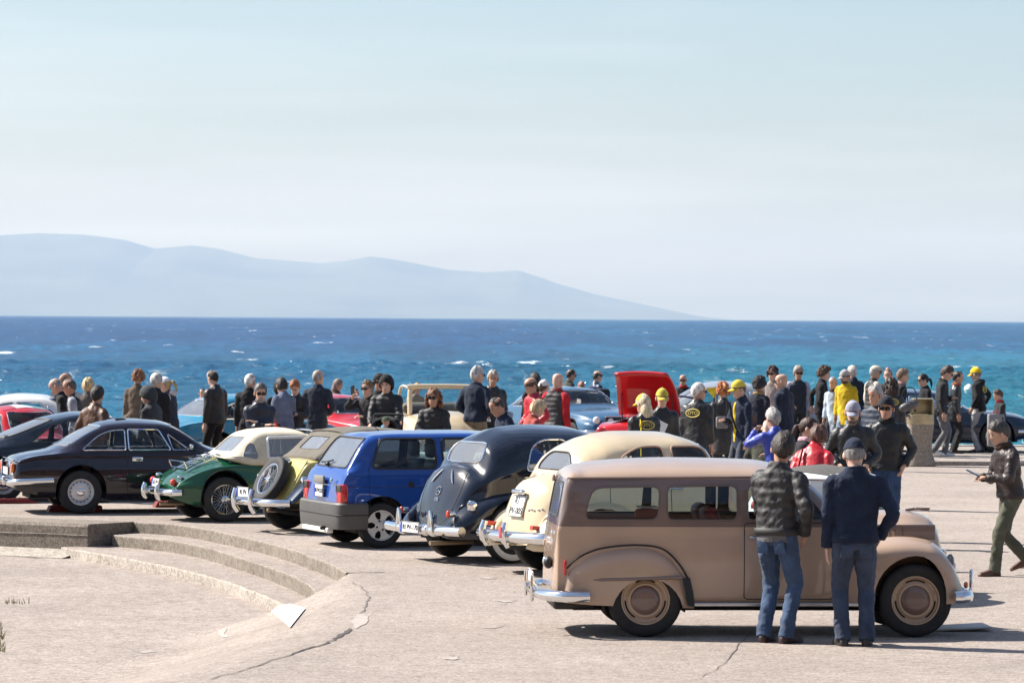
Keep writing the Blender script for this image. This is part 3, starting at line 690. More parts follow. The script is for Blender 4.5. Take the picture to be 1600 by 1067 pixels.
def wheel_parts(style, r, tw):
    """meshes of one wheel, axis along y, outer face towards -y"""
    key = (style, round(r, 3), round(tw, 3))
    if key in WH: return WH[key]
    rr = r * {'alfa': .60, 'wire': .66, 'uno': .66, 'steel': .66, 'merc': .62, 'plain': .62, 'beetle': .62}[style]; h = tw / 2; P = []
    ty = MB().lathe([(rr * .96, h * .75), (rr * 1.02, h * .86), (r * .86, h), (r * .95, h * .9), (r * .99, h * .66), (r, h * .3), (r, -h * .3), (r * .99, -h * .66), (r * .95, -h * .9), (r * .86, -h), (rr * 1.02, -h * .86), (rr * .96, -h * .75)], 36, axis='y', cap=False)
    P.append(('tyre', ty.mesh('tyre'), RUBBER()))
    if style == 'merc':
        ww = MB().lathe([(r * .9, -h * .985), (r * .875, -h * 1.035), (r * .73, -h * .98), (r * .70, -h * .9)], 36, axis='y', cap=False); P.append(('whitewall', ww.mesh('whitewall'), mat('whitewall', (.75, .74, .7), .6)))
    back = MB().lathe([(.01, h * .2), (rr * .95, h * .2)], 28, axis='y', cap=False); P.append(('backing', back.mesh('backing'), DARK()))
    rimm = {'steel': paint('opel_rim', (.42, .30, .20)), 'alfa': mat('silver_wheel', (.62, .63, .65), .35, .55), 'uno': mat('alloy_wheel', (.58, .59, .6), .35, .6), 'merc': BLACK(), 'wire': CHROME(), 'plain': mat('far_rim', (.5, .5, .5), .3, .8), 'beetle': CHROME()}[style]
    lip = MB().lathe([(rr * 1.0, -h * .7), (rr * 1.0, -h * .9), (rr * .94, -h * .88), (rr * .9, -h * .6), (rr * .88, -h * .2), (rr * .9, h * .1)], 36, axis='y', cap=False)
    if style == 'wire':
        P.append(('rim', lip.mesh('rim'), rimm)); m = MB(); n = 48
        for k in range(n):
            a = 2 * math.pi * k / n; b = a + (.38 if k % 2 else -.38); y0 = -h * .75 if k % 4 < 2 else h * .05
            m.tube([(.045 * math.cos(b), y0, .045 * math.sin(b)), (rr * .9 * math.cos(a), -h * (.45 if k % 3 else .15), rr * .9 * math.sin(a))], .0034, 4)
        P.append(('wire_spokes', m.mesh('wire_spokes'), STEEL()))
        m = MB().lathe([(.01, -h * 1.05), (.022, -h * 1.03), (.03, -h * .9), (.05, -h * .75), (.05, h * .1)], 16, axis='y', cap=True).box((0, -h * 1.0, 0), (.13, .012, .022), bev=.004); P.append(('hub', m.mesh('hub'), CHROME()))
    elif style == 'uno':
        P.append(('rim', lip.mesh('rim'), rimm)); m = MB()
        for k in range(5):
            a0 = 2 * math.pi * k / 5; pts = []
            for rad, da in ((.04, .55), (rr * .45, .40), (rr * .7, .33), (rr * .93, .46)):
                pts.append((rad, da))
            g = [[(rad * math.cos(a0 + s * da), -h * (.62 if rad < rr * .5 else .7), rad * math.sin(a0 + s * da)) for s in (-1, -.4, .4, 1)] for rad, da in pts]
            m.grid(g)
        m.lathe([(.005, -h * .66), (.06, -h * .66), (.075, -h * .6)], 20, axis='y'); P.append(('alloy_spokes', m.mesh('alloy_spokes'), rimm)); m = MB()
        for k in range(4):
            a = 2 * math.pi * k / 4 + .4; m.lathe([(.014, -h * .7), (.013, -h * .6)], 10, M=Matrix.Translation((.055 * math.cos(a), 0, .055 * math.sin(a))), axis='y')
        P.append(('wheel_bolt', m.mesh('wheel_bolt'), BLACK()))
    else:
        dish = MB().lathe([(rr * 1.0, -h * .7), (rr * 1.0, -h * .9), (rr * .95, -h * .9), (rr * .9, -h * .62), (rr * .8, -h * .5), (rr * .72, -h * .62), (rr * .45, -h * .66), (.02, -h * .6)], 36, axis='y', cap=False); P.append(('rim', dish.mesh('rim'), rimm))
        if style == 'alfa':
            m = MB()
            for k in range(16):
                a = 2 * math.pi * k / 16; m.ball((rr * .73 * math.cos(a), -h * .575, rr * .73 * math.sin(a)), (rr * .068, h * .05, rr * .068), 8, 4)
            P.append(('vent_hole', m.mesh('vent_hole'), DARK()))
            m = MB().lathe([(.006, -h * .86), (.04, -h * .85), (.052, -h * .78), (.06, -h * .6)], 20, axis='y'); P.append(('hubcap', m.mesh('hubcap'), CHROME())); m = MB()
            for k in range(4):
                a = math.pi / 4 + k * math.pi / 2; m.lathe([(.004, -h * .78), (.012, -h * .76), (.012, -h * .6)], 8, M=Matrix.Translation((.082 * math.cos(a), 0, .082 * math.sin(a))), axis='y')
            P.append(('wheel_nut', m.mesh('wheel_nut'), STEEL()))
        else:
            hm = {'steel': paint('opel_hub', (.20, .135, .11)), 'merc': CHROME(), 'plain': CHROME(), 'beetle': CHROME()}[style]; q = {'steel': .6, 'merc': .62, 'plain': .5, 'beetle': .55}[style] * rr
            m = MB().lathe([(.004, -h * 1.08), (q * .3, -h * 1.06), (q * .6, -h * 1.0), (q * .88, -h * .86), (q, -h * .66)], 28, axis='y'); P.append(('hubcap', m.mesh('hubcap'), hm))
            if style == 'steel':
                m = MB().lathe([(q * 1.16, -h * .66), (q * 1.13, -h * .74), (q * 1.05, -h * .74), (q * 1.02, -h * .64)], 28, axis='y', cap=False); P.append(('trim_ring', m.mesh('trim_ring'), paint('opel_ring', (.5, .37, .26))))
                for k in range(3):
                    m = MB(); a = np.linspace(-.5, .5, 7) + k * 2.094 + 1.57; m.grid([[(rd * math.cos(t), -h * .6, rd * math.sin(t)) for t in a] for rd in (rr * .79, rr * .85)])
                    P.append(('rim_slot', m.mesh('rim_slot'), DARK()))
    for n, me, mm in P: me.materials.append(mm)
    WH[key] = P; return P
WH = {}
def wheel(root, loc, style, r, tw, right=True, name='wheel', M=None):
    e = empty(name, loc, 0 if right else math.pi, root)
    if M is not None: e.matrix_local = M
    for n, me, mm in wheel_parts(style, r, tw): 
        o = link(n, me, None, e)
        if n in ('wire_spokes', 'alloy_spokes', 'wheel_bolt', 'wheel_nut', 'vent_hole'): o['kind'] = 'stuff'
    return e
def plate(parent, M, w, h, lines, blue=True, name='number_plate'):
    p = MB().box((0, 0, 0), (w, h, .012), M, bev=.004).build(name, WHITEP(), parent)
    b = MB(); 
    for x, y, a, c in ((0, h / 2 - .005, w - .01, .006), (0, -h / 2 + .005, w - .01, .006), (-w / 2 + .005, 0, .006, h - .016), (w / 2 - .005, 0, .006, h - .016)): b.box((x, y, .0065), (a, c, .004), M)
    b.build('plate_border', INK(), p)
    if blue: MB().box((-w / 2 + .025, 0, .0066), (.038, h - .02, .004), M).build('country_band', mat('eu_blue', (.02, .06, .4), .5), p)
    for s, z, x, y in lines:
        o = link('lettering', text_mesh(s, z).copy(), INK(), p); o.matrix_local = M @ Matrix.Translation((x, y, .009))
    return p
REARM = lambda x, y, z, tilt=0: frame((x, y, z), (0, -1, 0), z=(-math.cos(tilt), 0, math.sin(tilt)))
def bar(root, name, P, r, m=None, n=10, flat=1.0, parent=None, up=(0, 0, 1)):
    return MB().tube(crom(P, 5) if len(P) > 2 else P, r, n, flat=flat, up=up).build(name, m or CHROME(), parent or root)
def ubumper(root, name, path, z0, z1, th, m):
    P = crom(path, 5); T = np.gradient(P, axis=0); T /= np.linalg.norm(T, axis=1, keepdims=True); N_ = np.column_stack((T[:, 1], -T[:, 0])); c = P.mean(0)
    if np.sum((P - c) * N_) < 0: N_ = -N_
    h = z1 - z0; rows = []
    for off, z in ((-th, z0), (-.01, z0), (0, z0 + .03), (.006, z0 + h * .35), (.012, z1 - h * .3), (.008, z1 - .02), (-.01, z1), (-th, z1)): rows.append(np.column_stack((P + N_ * off, np.full(len(P), z))))
    return MB().grid(np.stack(rows), cu=True).build(name, m, root, smooth=35)
def interior(root, S):
    x0, x1, zb, w = S['cab']; sc = S.get('seat', (.12, .02, .02)); m = mat('seat_%s' % S['key'], sc, .6, var=.2)
    MB().box(((x0 + x1) / 2, 0, zb), (x1 - x0, w * 2, .05)).build('floor', DARK(), root)
    hs = S.get('seat_h', .62)
    for s in (-1, 1):
        xs = x0 + (x1 - x0) * S.get('seat_at', .56); se = MB().box((xs + .22, s * w * .5, zb + .2), (.5, w * .82, .2), bev=.06).build('seat', m, root)
        MB().box((0, 0, 0), (.14, w * .8, hs), Matrix.Translation((xs - .06, s * w * .5, zb + .12 + hs * .5)) @ Matrix.Rotation(R(-12), 4, 'Y'), bev=.05).build('backrest', m, se)
        if S.get('headrest'): MB().box((xs - .16, s * w * .5, zb + .24 + hs), (.09, .26, .2), bev=.04).build('headrest', m, se)
    if S.get('bench', True): 
        se = MB().box((x0 + .32, 0, zb + .22), (.45, w * 1.8, .2), bev=.06).build('rear_bench', m, root)
        MB().box((0, 0, 0), (.14, w * 1.8, .5), Matrix.Translation((x0 + .1, 0, zb + .45)) @ Matrix.Rotation(R(-15), 4, 'Y'), bev=.05).build('backrest', m, se)
    xd = x1 - S.get('dash', .12); zd = S.get('dash_z', zb + .5)
    MB().box((xd, 0, zd), (.18, w * 1.8, .16), bev=.04).build('dashboard', BLACK(), root)
    a = np.linspace(0, 2 * math.pi, 20, endpoint=False); Mx = Matrix.Translation((xd - .28, w * .48, zd + .04)) @ Matrix.Rotation(R(-62), 4, 'Y')
    m2 = MB().tube(np.column_stack((.18 * np.cos(a), .18 * np.sin(a), 0 * a)), .011, 6, closed=True, M=Mx); m2.tube([(0, 0, 0), (0, 0, -.25)], .02, 6, M=Mx); m2.box((0, 0, 0), (.33, .03, .012), Mx)
    m2.build('steering_wheel', BLACK(), root)
def wells(root, S):
    for (cx, cz), r in S.get('arches', []):
        a = np.linspace(R(-20), R(200), 16)
        for s in (-1, 1):
            y0 = s * S.get('well_y', S['track'] + S['tw'] * .4); y1 = s * .3
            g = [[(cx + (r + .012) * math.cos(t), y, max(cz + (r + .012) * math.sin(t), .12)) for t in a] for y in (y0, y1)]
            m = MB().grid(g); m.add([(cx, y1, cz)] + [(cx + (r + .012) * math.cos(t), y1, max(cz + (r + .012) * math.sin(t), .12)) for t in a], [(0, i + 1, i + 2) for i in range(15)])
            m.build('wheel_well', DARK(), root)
def mapx(S, fx, keys=('w', 'ws', 'wt', 'zs', 'zt', 'cr', 'bulge')):
    """move a spec's stations along the car"""
    S = dict(S)
    for k in keys:
        if isinstance(S.get(k), list): S[k] = [(float(fx(x)), v) for x, v in S[k]]
    S['windows'] = [dict(W, p=[(float(fx(a)), b) for a, b in W['p']]) if W['k'] == 'side' else dict(W, lo=float(fx(W.get('lo', -9))), hi=float(fx(W.get('hi', 99)))) for W in S.get('windows', [])]
    S['doors'] = [dict(d, p=[(float(fx(a)), b) for a, b in d['p']], **({'h': (float(fx(d['h'][0])), d['h'][1])} if 'h' in d else {})) for d in S.get('doors', [])]
    return S
def warp(root, fx):
    """shift the finished parts of a car along its length (wheels keep their shape)"""
    def rec(o):
        for c in o.children:
            if c.name.split('.')[0] in ('wheel', 'spare_wheel'): c.location.x = float(fx(c.location.x)); continue
            if c.name.startswith('lettering'): m = c.matrix_basis.copy(); m.translation.x = float(fx(m.translation.x)); c.matrix_basis = m; continue
            if c.type == 'MESH':
                n = len(c.data.vertices); a = np.empty(n * 3); c.data.vertices.foreach_get('co', a); ox = c.location.x; a[0::3] = fx(a[0::3] + ox) - ox; c.data.vertices.foreach_set('co', a); c.data.update()
            rec(c)
    rec(root)
def car(name, label, S, contact, heading, group=None, ref='right', z=None, cat='car'):
    """contact = photo pixel where the rear wheel named by ref meets the ground"""
    z = S.get('gz', 0.0) if z is None else z; p = at_z(contact[0], contact[1], z); th = R(heading)
    side = -1 if ref == 'right' else 1; xr, xf = S['wx']; lx = xr if S.get('ref_axle', 'rear') == 'rear' else xf
    loc = Vector((float(S['warp'](lx)) if 'warp' in S else lx, side * S['track'], 0)); loc.rotate(Quaternion((0, 0, 1), th)); p = p - loc
    root = tag(empty(name, (p.x, p.y, z), th), label, cat, group); S.setdefault('key', name)
    body, bvh = shell(root, S, hull(S), 'body', S['paint']); S['bvh'] = bvh
    for F in S.get('fenders', []):
        for s in (-1, 1):
            FS = dict(F); bm = bm_from_grid(fender(F, s), True, True)
            for c, r in F.get('arches', []):
                pz = archpoly(c, r)
                fs = cut(bm, pz, 'side', lambda f: True); 
                fs = [f for f in fs if abs(f.calc_center_median().y) > F.get('keep', .45)]
                bmesh.ops.delete(bm, geom=fs, context='FACES')
            fo = finish(bm, F.get('name', 'fender'), F.get('m', S['paint'] if not isinstance(S['paint'], list) else S['paint'][0]), root)
            if 'piping' in F:
                q = [Vector((x, s * y, zz)) for x, y, zz in F['piping']]; MB().tube(crom(q, 5), .007, 5).build('piping', BLACK(), fo)
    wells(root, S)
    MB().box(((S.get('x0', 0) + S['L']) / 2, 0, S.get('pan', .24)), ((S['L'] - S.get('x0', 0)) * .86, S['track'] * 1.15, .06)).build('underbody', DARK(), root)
    if 'cab' in S: interior(root, S)
    for x in (xr, xf):
        for s in (-1, 1): wheel(root, (x, s * S['track'], S['r']), S['style'], S['r'], S['tw'], s < 0)
    MB().tube([(xr, -S['track'], S['r']), (xr, S['track'], S['r'])], .05, 8).build('axle', DARK(), root)
    if 'extra' in S: S['extra'](root, S, body)
    if 'warp' in S: warp(root, S['warp'])
    return root
# ================================================================== front row of parked cars
GL = glass_mat(); GLR = glass_mat('glass_rear', (.7, .76, .78), 1.25, .22); GLD = glass_mat('glass_dark', (.5, .56, .58)); GLP = glass_mat('clear_plastic', (.8, .84, .86), 1.1, .3)
RED_L = lambda: mat('red_lens', (.55, .01, .01), .12, coat=1); AMB_L = lambda: mat('amber_lens', (.75, .16, .01), .12, coat=1)
GREYP = lambda: mat('grey_plastic', (.075, .073, .07), .55, var=.12)
def lens(root, name, c, r, m, parent=None): return MB().ball(c, r, 14, 8).build(name, m, parent or root)
def boxp(root, name, c, d, m, bev=.01, parent=None, M=None): return MB().box(c, d, M, bev=bev).build(name, m, parent or root)

# ---- beige station wagon
OP = [paint('beige', (.44, .315, .23)), paint('taupe', (.17, .122, .105)), paint('beige_roof', (.43, .31, .23))]
OS = dict(L=3.83, w=[(0, .60), (.05, .66), (.3, .70), (1.2, .715), (2.5, .70), (2.75, .63), (2.95, .50), (3.3, .43), (3.7, .35), (3.83, .22)], ws=[(0, .58), (.05, .645), (.3, .685), (1.2, .70), (2.5, .69), (2.75, .60), (2.95, .47), (3.3, .40), (3.7, .31), (3.83, .18)],
    wt=[(0, .5), (.05, .56), (.2, .585), (1.2, .60), (2.3, .585), (2.6, .52), (2.8, .38), (3.0, .3), (3.4, .24), (3.75, .18), (3.83, .1)],
    zs=[(0, .46), (.02, .72), (.05, .92), (.1, .96), (1.2, .97), (2.5, .97), (2.9, .93), (3.4, .9), (3.7, .82), (3.83, .5)], zt=[(0, .50), (.02, .78), (.05, .98), (.1, 1.22), (.16, 1.44), (.22, 1.50), (.35, 1.535), (1.2, 1.59), (1.9, 1.575), (2.2, 1.52), (2.36, 1.44), (2.8, 1.07), (2.95, 1.08), (3.3, 1.08), (3.6, 1.03), (3.74, .93), (3.80, .74), (3.83, .56)],
    zb=[(0, .36), (.3, .33), (1.3, .27), (2.6, .27), (2.9, .34), (3.83, .42)], zm=.60, cr=[(0, .03), (.2, .07), (.4, .13), (1.2, .15), (2.2, .13), (2.6, .08), (2.9, .09), (3.83, .06)], bulge=.022, rr=.06, fr=.05, ns=6,
    paint=OP, bands=[.955, 1.405], bandf=lambda c: (1 if .955 < c.z < 1.405 and c.x < 2.8 else (2 if c.z > 1.405 else 0)),
    wx=(.93, 3.32), r=.322, tw=.15, track=.655, style='steel', arches=[((.93, .34), .36), ((3.32, .34), .37)], well_y=.70,
    windows=[dict(k='side', p=[(.36, 1.015), (1.04, 1.015), (1.06, 1.335), (.44, 1.32)], r=[.07, .07, .07, .12], tr=.008, tm=mat('taupe_trim', (.14, .11, .1), .4)), dict(k='side', p=[(1.12, 1.015), (1.74, 1.015), (1.74, 1.345), (1.12, 1.335)], r=.06, tr=.008, tm=mat('taupe_trim', (.14, .11, .1), .4)),
             dict(k='side', p=[(1.83, 1.015), (2.52, 1.015), (2.52, 1.06), (2.30, 1.345), (1.83, 1.345)], r=.05, tr=.009, tm=mat('taupe_trim', (.14, .11, .1), .4)),
             dict(k='rear', m=GLR, p=[(-.47, 1.03), (.47, 1.03), (.45, 1.36), (-.45, 1.36)], r=.06, hi=.5, tm=BLACK()), dict(k='front', p=[(-.5, 1.12), (.5, 1.12), (.47, 1.40), (-.47, 1.40)], r=.06, lo=2.1, hi=3.0)],
    doors=[dict(p=[(1.80, .33), (2.60, .33), (2.62, .99), (1.80, .99)], r=.03, h=(1.93, .87))],
    fenders=[dict(x0=.10, x1=1.36, yi=[(.1, .45), (1.36, .55)], yo=[(.10, .60), (.13, .68), (.22, .735), (.5, .775), (.95, .79), (1.25, .765), (1.36, .715)], zt=[(.10, .42), (.12, .55), (.18, .62), (.35, .70), (.6, .765), (.88, .79), (1.05, .755), (1.2, .64), (1.3, .48), (1.36, .30)], zo=[(.1, .30), (.5, .28), (1.2, .26), (1.36, .25)], zi=.3, arches=[((.945, .20), .315)], name='rear_fender', keep=.5),
             dict(x0=2.62, x1=3.98, yi=[(2.62, .6), (2.9, .42), (3.98, .3)], yo=[(2.62, .70), (2.9, .755), (3.3, .79), (3.7, .785), (3.9, .72), (3.98, .55)], zt=[(2.62, .70), (2.85, .80), (3.2, .845), (3.5, .82), (3.75, .70), (3.88, .55), (3.95, .42), (3.98, .36)], zo=[(2.62, .28), (3.98, .3)], zi=.34, arches=[((3.32, .34), .375)], name='front_fender', keep=.5)],
    cab=(.3, 2.55, .34, .6), seat=(.26, .02, .03), seat_at=.6, seat_h=.66, dash_z=.92, key='opel')
def opel_x(root, S, body):
    bvh = S['bvh']
    rm = bar(root, 'rear_bumper', [(.40, -.815, .36), (.22, -.83, .36), (.03, -.76, .36), (-.11, -.5, .36), (-.13, 0, .36), (-.11, .5, .36), (.03, .76, .36), (.22, .83, .36), (.40, .815, .36)], .05, n=12, flat=1.15)
    for y in (-.36, .36): boxp(root, 'overrider', (-.19, y, .40), (.035, .06, .24), CHROME(), .02, rm)
    fm = bar(root, 'front_bumper', [(3.78, -.84, .36), (3.95, -.8, .36), (4.04, -.5, .36), (4.06, 0, .36), (4.04, .5, .36), (3.95, .8, .36), (3.78, .84, .36)], .055, n=12, flat=1.1)
    for y in (-.4, .4): boxp(root, 'overrider', (4.11, y, .43), (.04, .06, .30), CHROME(), .02, fm)
    for s in (-1, 1):
        q = [Vector((x, s * (.775 + .018 * math.sin((x - .45) * 3)), .50 + (x - .45) * .03)) for x in np.linspace(.45, 1.24, 10)]
        MB().tube(q, [.004] + [.015] * 8 + [.02], 6, flat=.7).build('side_moulding', OP[1], root)
        MB().grid([[(1.24, s * .80, .52), (1.315, s * .772, .52)], [(1.27, s * .80, .40), (1.345, s * .765, .40)], [(1.29, s * .80, .28), (1.36, s * .755, .27)]]).build('stone_guard', BLACK(), root)
        MB().box((2.12, s * .73, .285), (1.62, .02, .035), bev=.008).build('sill_strip', STEEL(), root)
        boxp(root, 'tail_light', (.13, s * .69, .60), (.03, .05, .13), RED_L(), .012)
        for k in range(9): boxp(root, 'louvre', (3.02 + k * .058, s * (.435 - k * .006), .90 + .0 * k), (.035, .03, .085), OP[1], .008)
        MB().tube(proj_line(bvh, [(.05, 1.366), (2.3, 1.39)], s, off=.006), .011, 6).build('rain_gutter', OP[1], root)
        a = [Vector((x, s * (y + .002), z)) for x, y, z in ((.14, .67, .58), (.24, .715, .665), (.4, .735, .735), (.62, .745, .785), (.88, .75, .80), (1.08, .745, .765), (1.22, .735, .64), (1.31, .722, .5))]
        MB().tube(crom(a, 5), .009, 6).build('fender_piping', BLACK(), root)
        lens(root, 'headlight', (3.80, s * .56, .63), (.05, .09, .09), glass_mat('headlamp_glass', (.8, .85, .9), 1.3)); lens(root, 'indicator', (3.99, s * .6, .45), .03, AMB_L())
        boxp(root, 'hinge', (2.61, s * .72, .55), (.035, .03, .07), OP[0], .008)
        boxp(root, 'hood_side_panel', (3.28, s * .42, .90), (.72, .012, .13), OP[1], .005)
    lens(root, 'plate_lamp', (-.03, -.42, .63), (.05, .05, .055), BLACK()); lens(root, 'lamp_rim', (-.06, -.40, .64), (.03, .035, .04), CHROME())
    boxp(root, 'tailgate_handle', (.03, -.2, .88), (.04, .12, .03), CHROME(), .01)
    for z in (.75, 1.33): boxp(root, 'tailgate_hinge', (.02 + (.1 if z > 1 else 0), .5, z), (.04, .05, .06), OP[0], .01)
    bar(root, 'hood_ornament', [(3.36, 0, 1.07), (3.5, 0, 1.085), (3.6, 0, 1.08), (3.66, 0, 1.075)], [.012] * 15 + [.02], OP[1], 8)
    boxp(root, 'ornament_fin', (3.58, 0, 1.085), (.2, .05, .02), OP[1], .009)
    for k in range(5): bar(root, 'grille_bar', [(3.80, -.36, .48 + k * .06), (3.86 - k * .006, 0, .48 + k * .06), (3.80, .36, .48 + k * .06)], .014)
    boxp(root, 'spare_carrier', (.28, 0, .27), (.5, .9, .10), BLACK(), .02)
    boxp(root, 'rear_partition', (.6, 0, 1.0), (.9, 1.1, .03), mat('opel_rug', (.16, .02, .025), .9), .01)
    boxp(root, 'parcel', (1.0, -.3, 1.03), (.24, .2, .12), mat('red_parcel', (.35, .06, .06), .6), .02); boxp(root, 'paper', (.98, -.3, 1.11), (.18, .22, .012), WHITEP(), .003)
    boxp(root, 'wood_pillar', (1.66, .6, 1.17), (.1, .03, .36), mat('burr_wood', (.12, .04, .015), .3, coat=.5, var=.4), .008)
    plate(root, REARM(-.17, 0, .48), .5, .11, [])
_lo = lambda z: z if z < 1.0 else 1.0 + (z - 1.0) * .905
OS['zt'] = [(x, _lo(z)) for x, z in OS['zt']]; OS['cr'] = [(x, z * .9) for x, z in OS['cr']]
for _w in OS['windows']: _w['p'] = [(a, _lo(b)) for a, b in _w['p']]
OS['bands'] = [.955, 1.366]; OS['bandf'] = lambda c: (1 if .955 < c.z < 1.366 and c.x < 2.8 else (2 if c.z > 1.366 else 0))
OS['extra'] = opel_x; OS['warp'] = lambda x: np.interp(x, [-.3, 0, .5, 3.0, 3.32, 4.15], [-.13, .13, .5, 2.97, 3.285, 3.86])
car('station_wagon', 'beige and taupe two-tone vintage station wagon with chrome bumpers', OS, (1007, 994.5), 4.0)

# ---- cobalt hatchback
UB = paint('cobalt', (.012, .062, .29)); 
US = dict(L=3.64, w=[(0, .74), (.2, .765), (1, .775), (3, .77), (3.64, .66)], ws=[(0, .71), (.2, .735), (1, .745), (2.4, .735), (3, .72), (3.64, .6)], wt=[(0, .62), (.12, .61), (.45, .555), (1, .575), (2.2, .56), (2.6, .58), (3.0, .6), (3.64, .5)],
    zs=[(0, .50), (.03, .72), (.07, .84), (.12, .9), (1, .91), (2.5, .88), (3.1, .84), (3.64, .55)], zt=[(0, .54), (.03, .78), (.07, .90), (.1, .945), (.40, 1.325), (.5, 1.36), (.9, 1.385), (1.5, 1.39), (2.1, 1.37), (2.3, 1.33), (2.9, 1.0), (3.05, .95), (3.5, .83), (3.6, .72), (3.64, .58)],
    zb=[(0, .40), (.3, .28), (3.3, .25), (3.64, .35)], zm=.66, cr=[(0, .02), (.1, .03), (.45, .04), (1.2, .055), (2.2, .05), (3.64, .04)], bulge=.004, rr=.05, ns=6, paint=[UB, GREYP()], bands=[.46], bandf=lambda c: 1 if c.z < .46 else 0,
    wx=(.52, 2.88), r=.275, tw=.155, track=.665, style='uno', arches=[((.52, .30), .325), ((2.88, .30), .325)], well_y=.76,
    windows=[dict(k='rear', m=GLR, p=[(-.58, .955), (.58, .955), (.51, 1.305), (-.51, 1.305)], r=.05, hi=.7, tr=.012, tm=BLACK()), dict(k='front', p=[(-.58, 1.03), (.58, 1.03), (.5, 1.31), (-.5, 1.31)], r=.05, lo=2.0, tm=BLACK()),
             dict(k='side', p=[(.40, .95), (1.22, .95), (1.22, 1.30), (.55, 1.30)], r=.06, tr=.014, tm=BLACK()), dict(k='side', p=[(1.31, .95), (2.45, .95), (2.20, 1.30), (1.31, 1.30)], r=.05, tr=.014, tm=BLACK())],
    doors=[dict(p=[(1.265, .34), (2.45, .34), (2.5, .93), (1.265, .93)], r=.04, h=(1.45, .84))], cab=(.5, 2.6, .3, .62), seat=(.03, .032, .035), headrest=True, seat_at=.45, dash_z=.85, seams=[dict(p=[(.36, .5), (.36, .95), (.56, 1.34)]), dict(p=[(.05, .735), (3.5, .70)], rad=.003)], key='uno')
def uno_x(root, S, body):
    ubumper(root, 'rear_bumper', [(.33, -.80), (.14, -.80), (.0, -.775), (-.055, -.6), (-.065, 0), (-.055, .6), (0, .775), (.14, .80), (.33, .80)], .23, .545, .12, mat('bumper_plastic', (.075, .073, .07), .55, var=.08))
    bar(root, 'bumper_groove', [(.33, -.812, .40), (.14, -.812, .40), (-.01, -.787, .40), (-.067, -.6, .40), (-.077, 0, .40), (-.067, .6, .40), (-.01, .787, .40), (.14, .812, .40)], .006, BLACK(), 5)
    ubumper(root, 'front_bumper', [(3.35, -.79), (3.6, -.76), (3.69, 0), (3.6, .76), (3.35, .79)], .24, .5, .1, GREYP())
    for s in (-1, 1):
        t = boxp(root, 'tail_light', (.052, s * .655, .645), (.10, .21, .24), RED_L(), .02); boxp(root, 'smoked_lens', (.004, s * .655, .715), (.012, .19, .085), mat('smoked', (.03, .025, .02), .2), .003, t)
        lens(root, 'headlight', (3.58, s * .5, .62), (.06, .16, .09), glass_mat('headlamp_glass', (.8, .85, .9), 1.3)); boxp(root, 'door_mirror', (2.35, s * .84, .99), (.1, .16, .11), BLACK(), .03)
    plate(root, REARM(-.022, .04, .665), .34, .15, [('RI PV232', .075, .02, 0)]); boxp(root, 'plate_light_housing', (-.012, .04, .80), (.03, .36, .09), mat('brushed_grey', (.2, .19, .17), .5), .006)
    boxp(root, 'badge', (-.005, -.38, .80), (.01, .06, .05), STEEL(), .004)
    boxp(root, 'tow_valance', (-.03, .05, .205), (.08, 1.0, .06), mat('white_enamel', (.75, .74, .7), .4), .01); boxp(root, 'exhaust_tip', (-.07, -.35, .235), (.12, .05, .05), BLACK(), .02)
    w = bar(root, 'rear_wiper', [(.10, .30, 1.0), (.11, .14, 1.005), (.14, -.02, 1.03)], .01, BLACK(), 6); lens(root, 'wiper_pivot', (.09, .05, .985), (.03, .05, .025), BLACK(), w)
    bar(root, 'aerial', [(.62, -.3, 1.39), (.52, -.3, 1.5), (.30, -.3, 1.86)], [.012] + [.004] * 10, BLACK(), 5)
    h = project(S['bvh'], .88, .76, -1)
    if h: MB().lathe([(.005, -.012), (.035, -.01), (.04, 0)], 16, Matrix.Translation(h), axis='y').build('fuel_cap', BLACK(), root)
US['extra'] = uno_x
car('hatchback', 'cobalt blue three-door hatchback with grey plastic bumpers', US, (593, 856), 20.5)

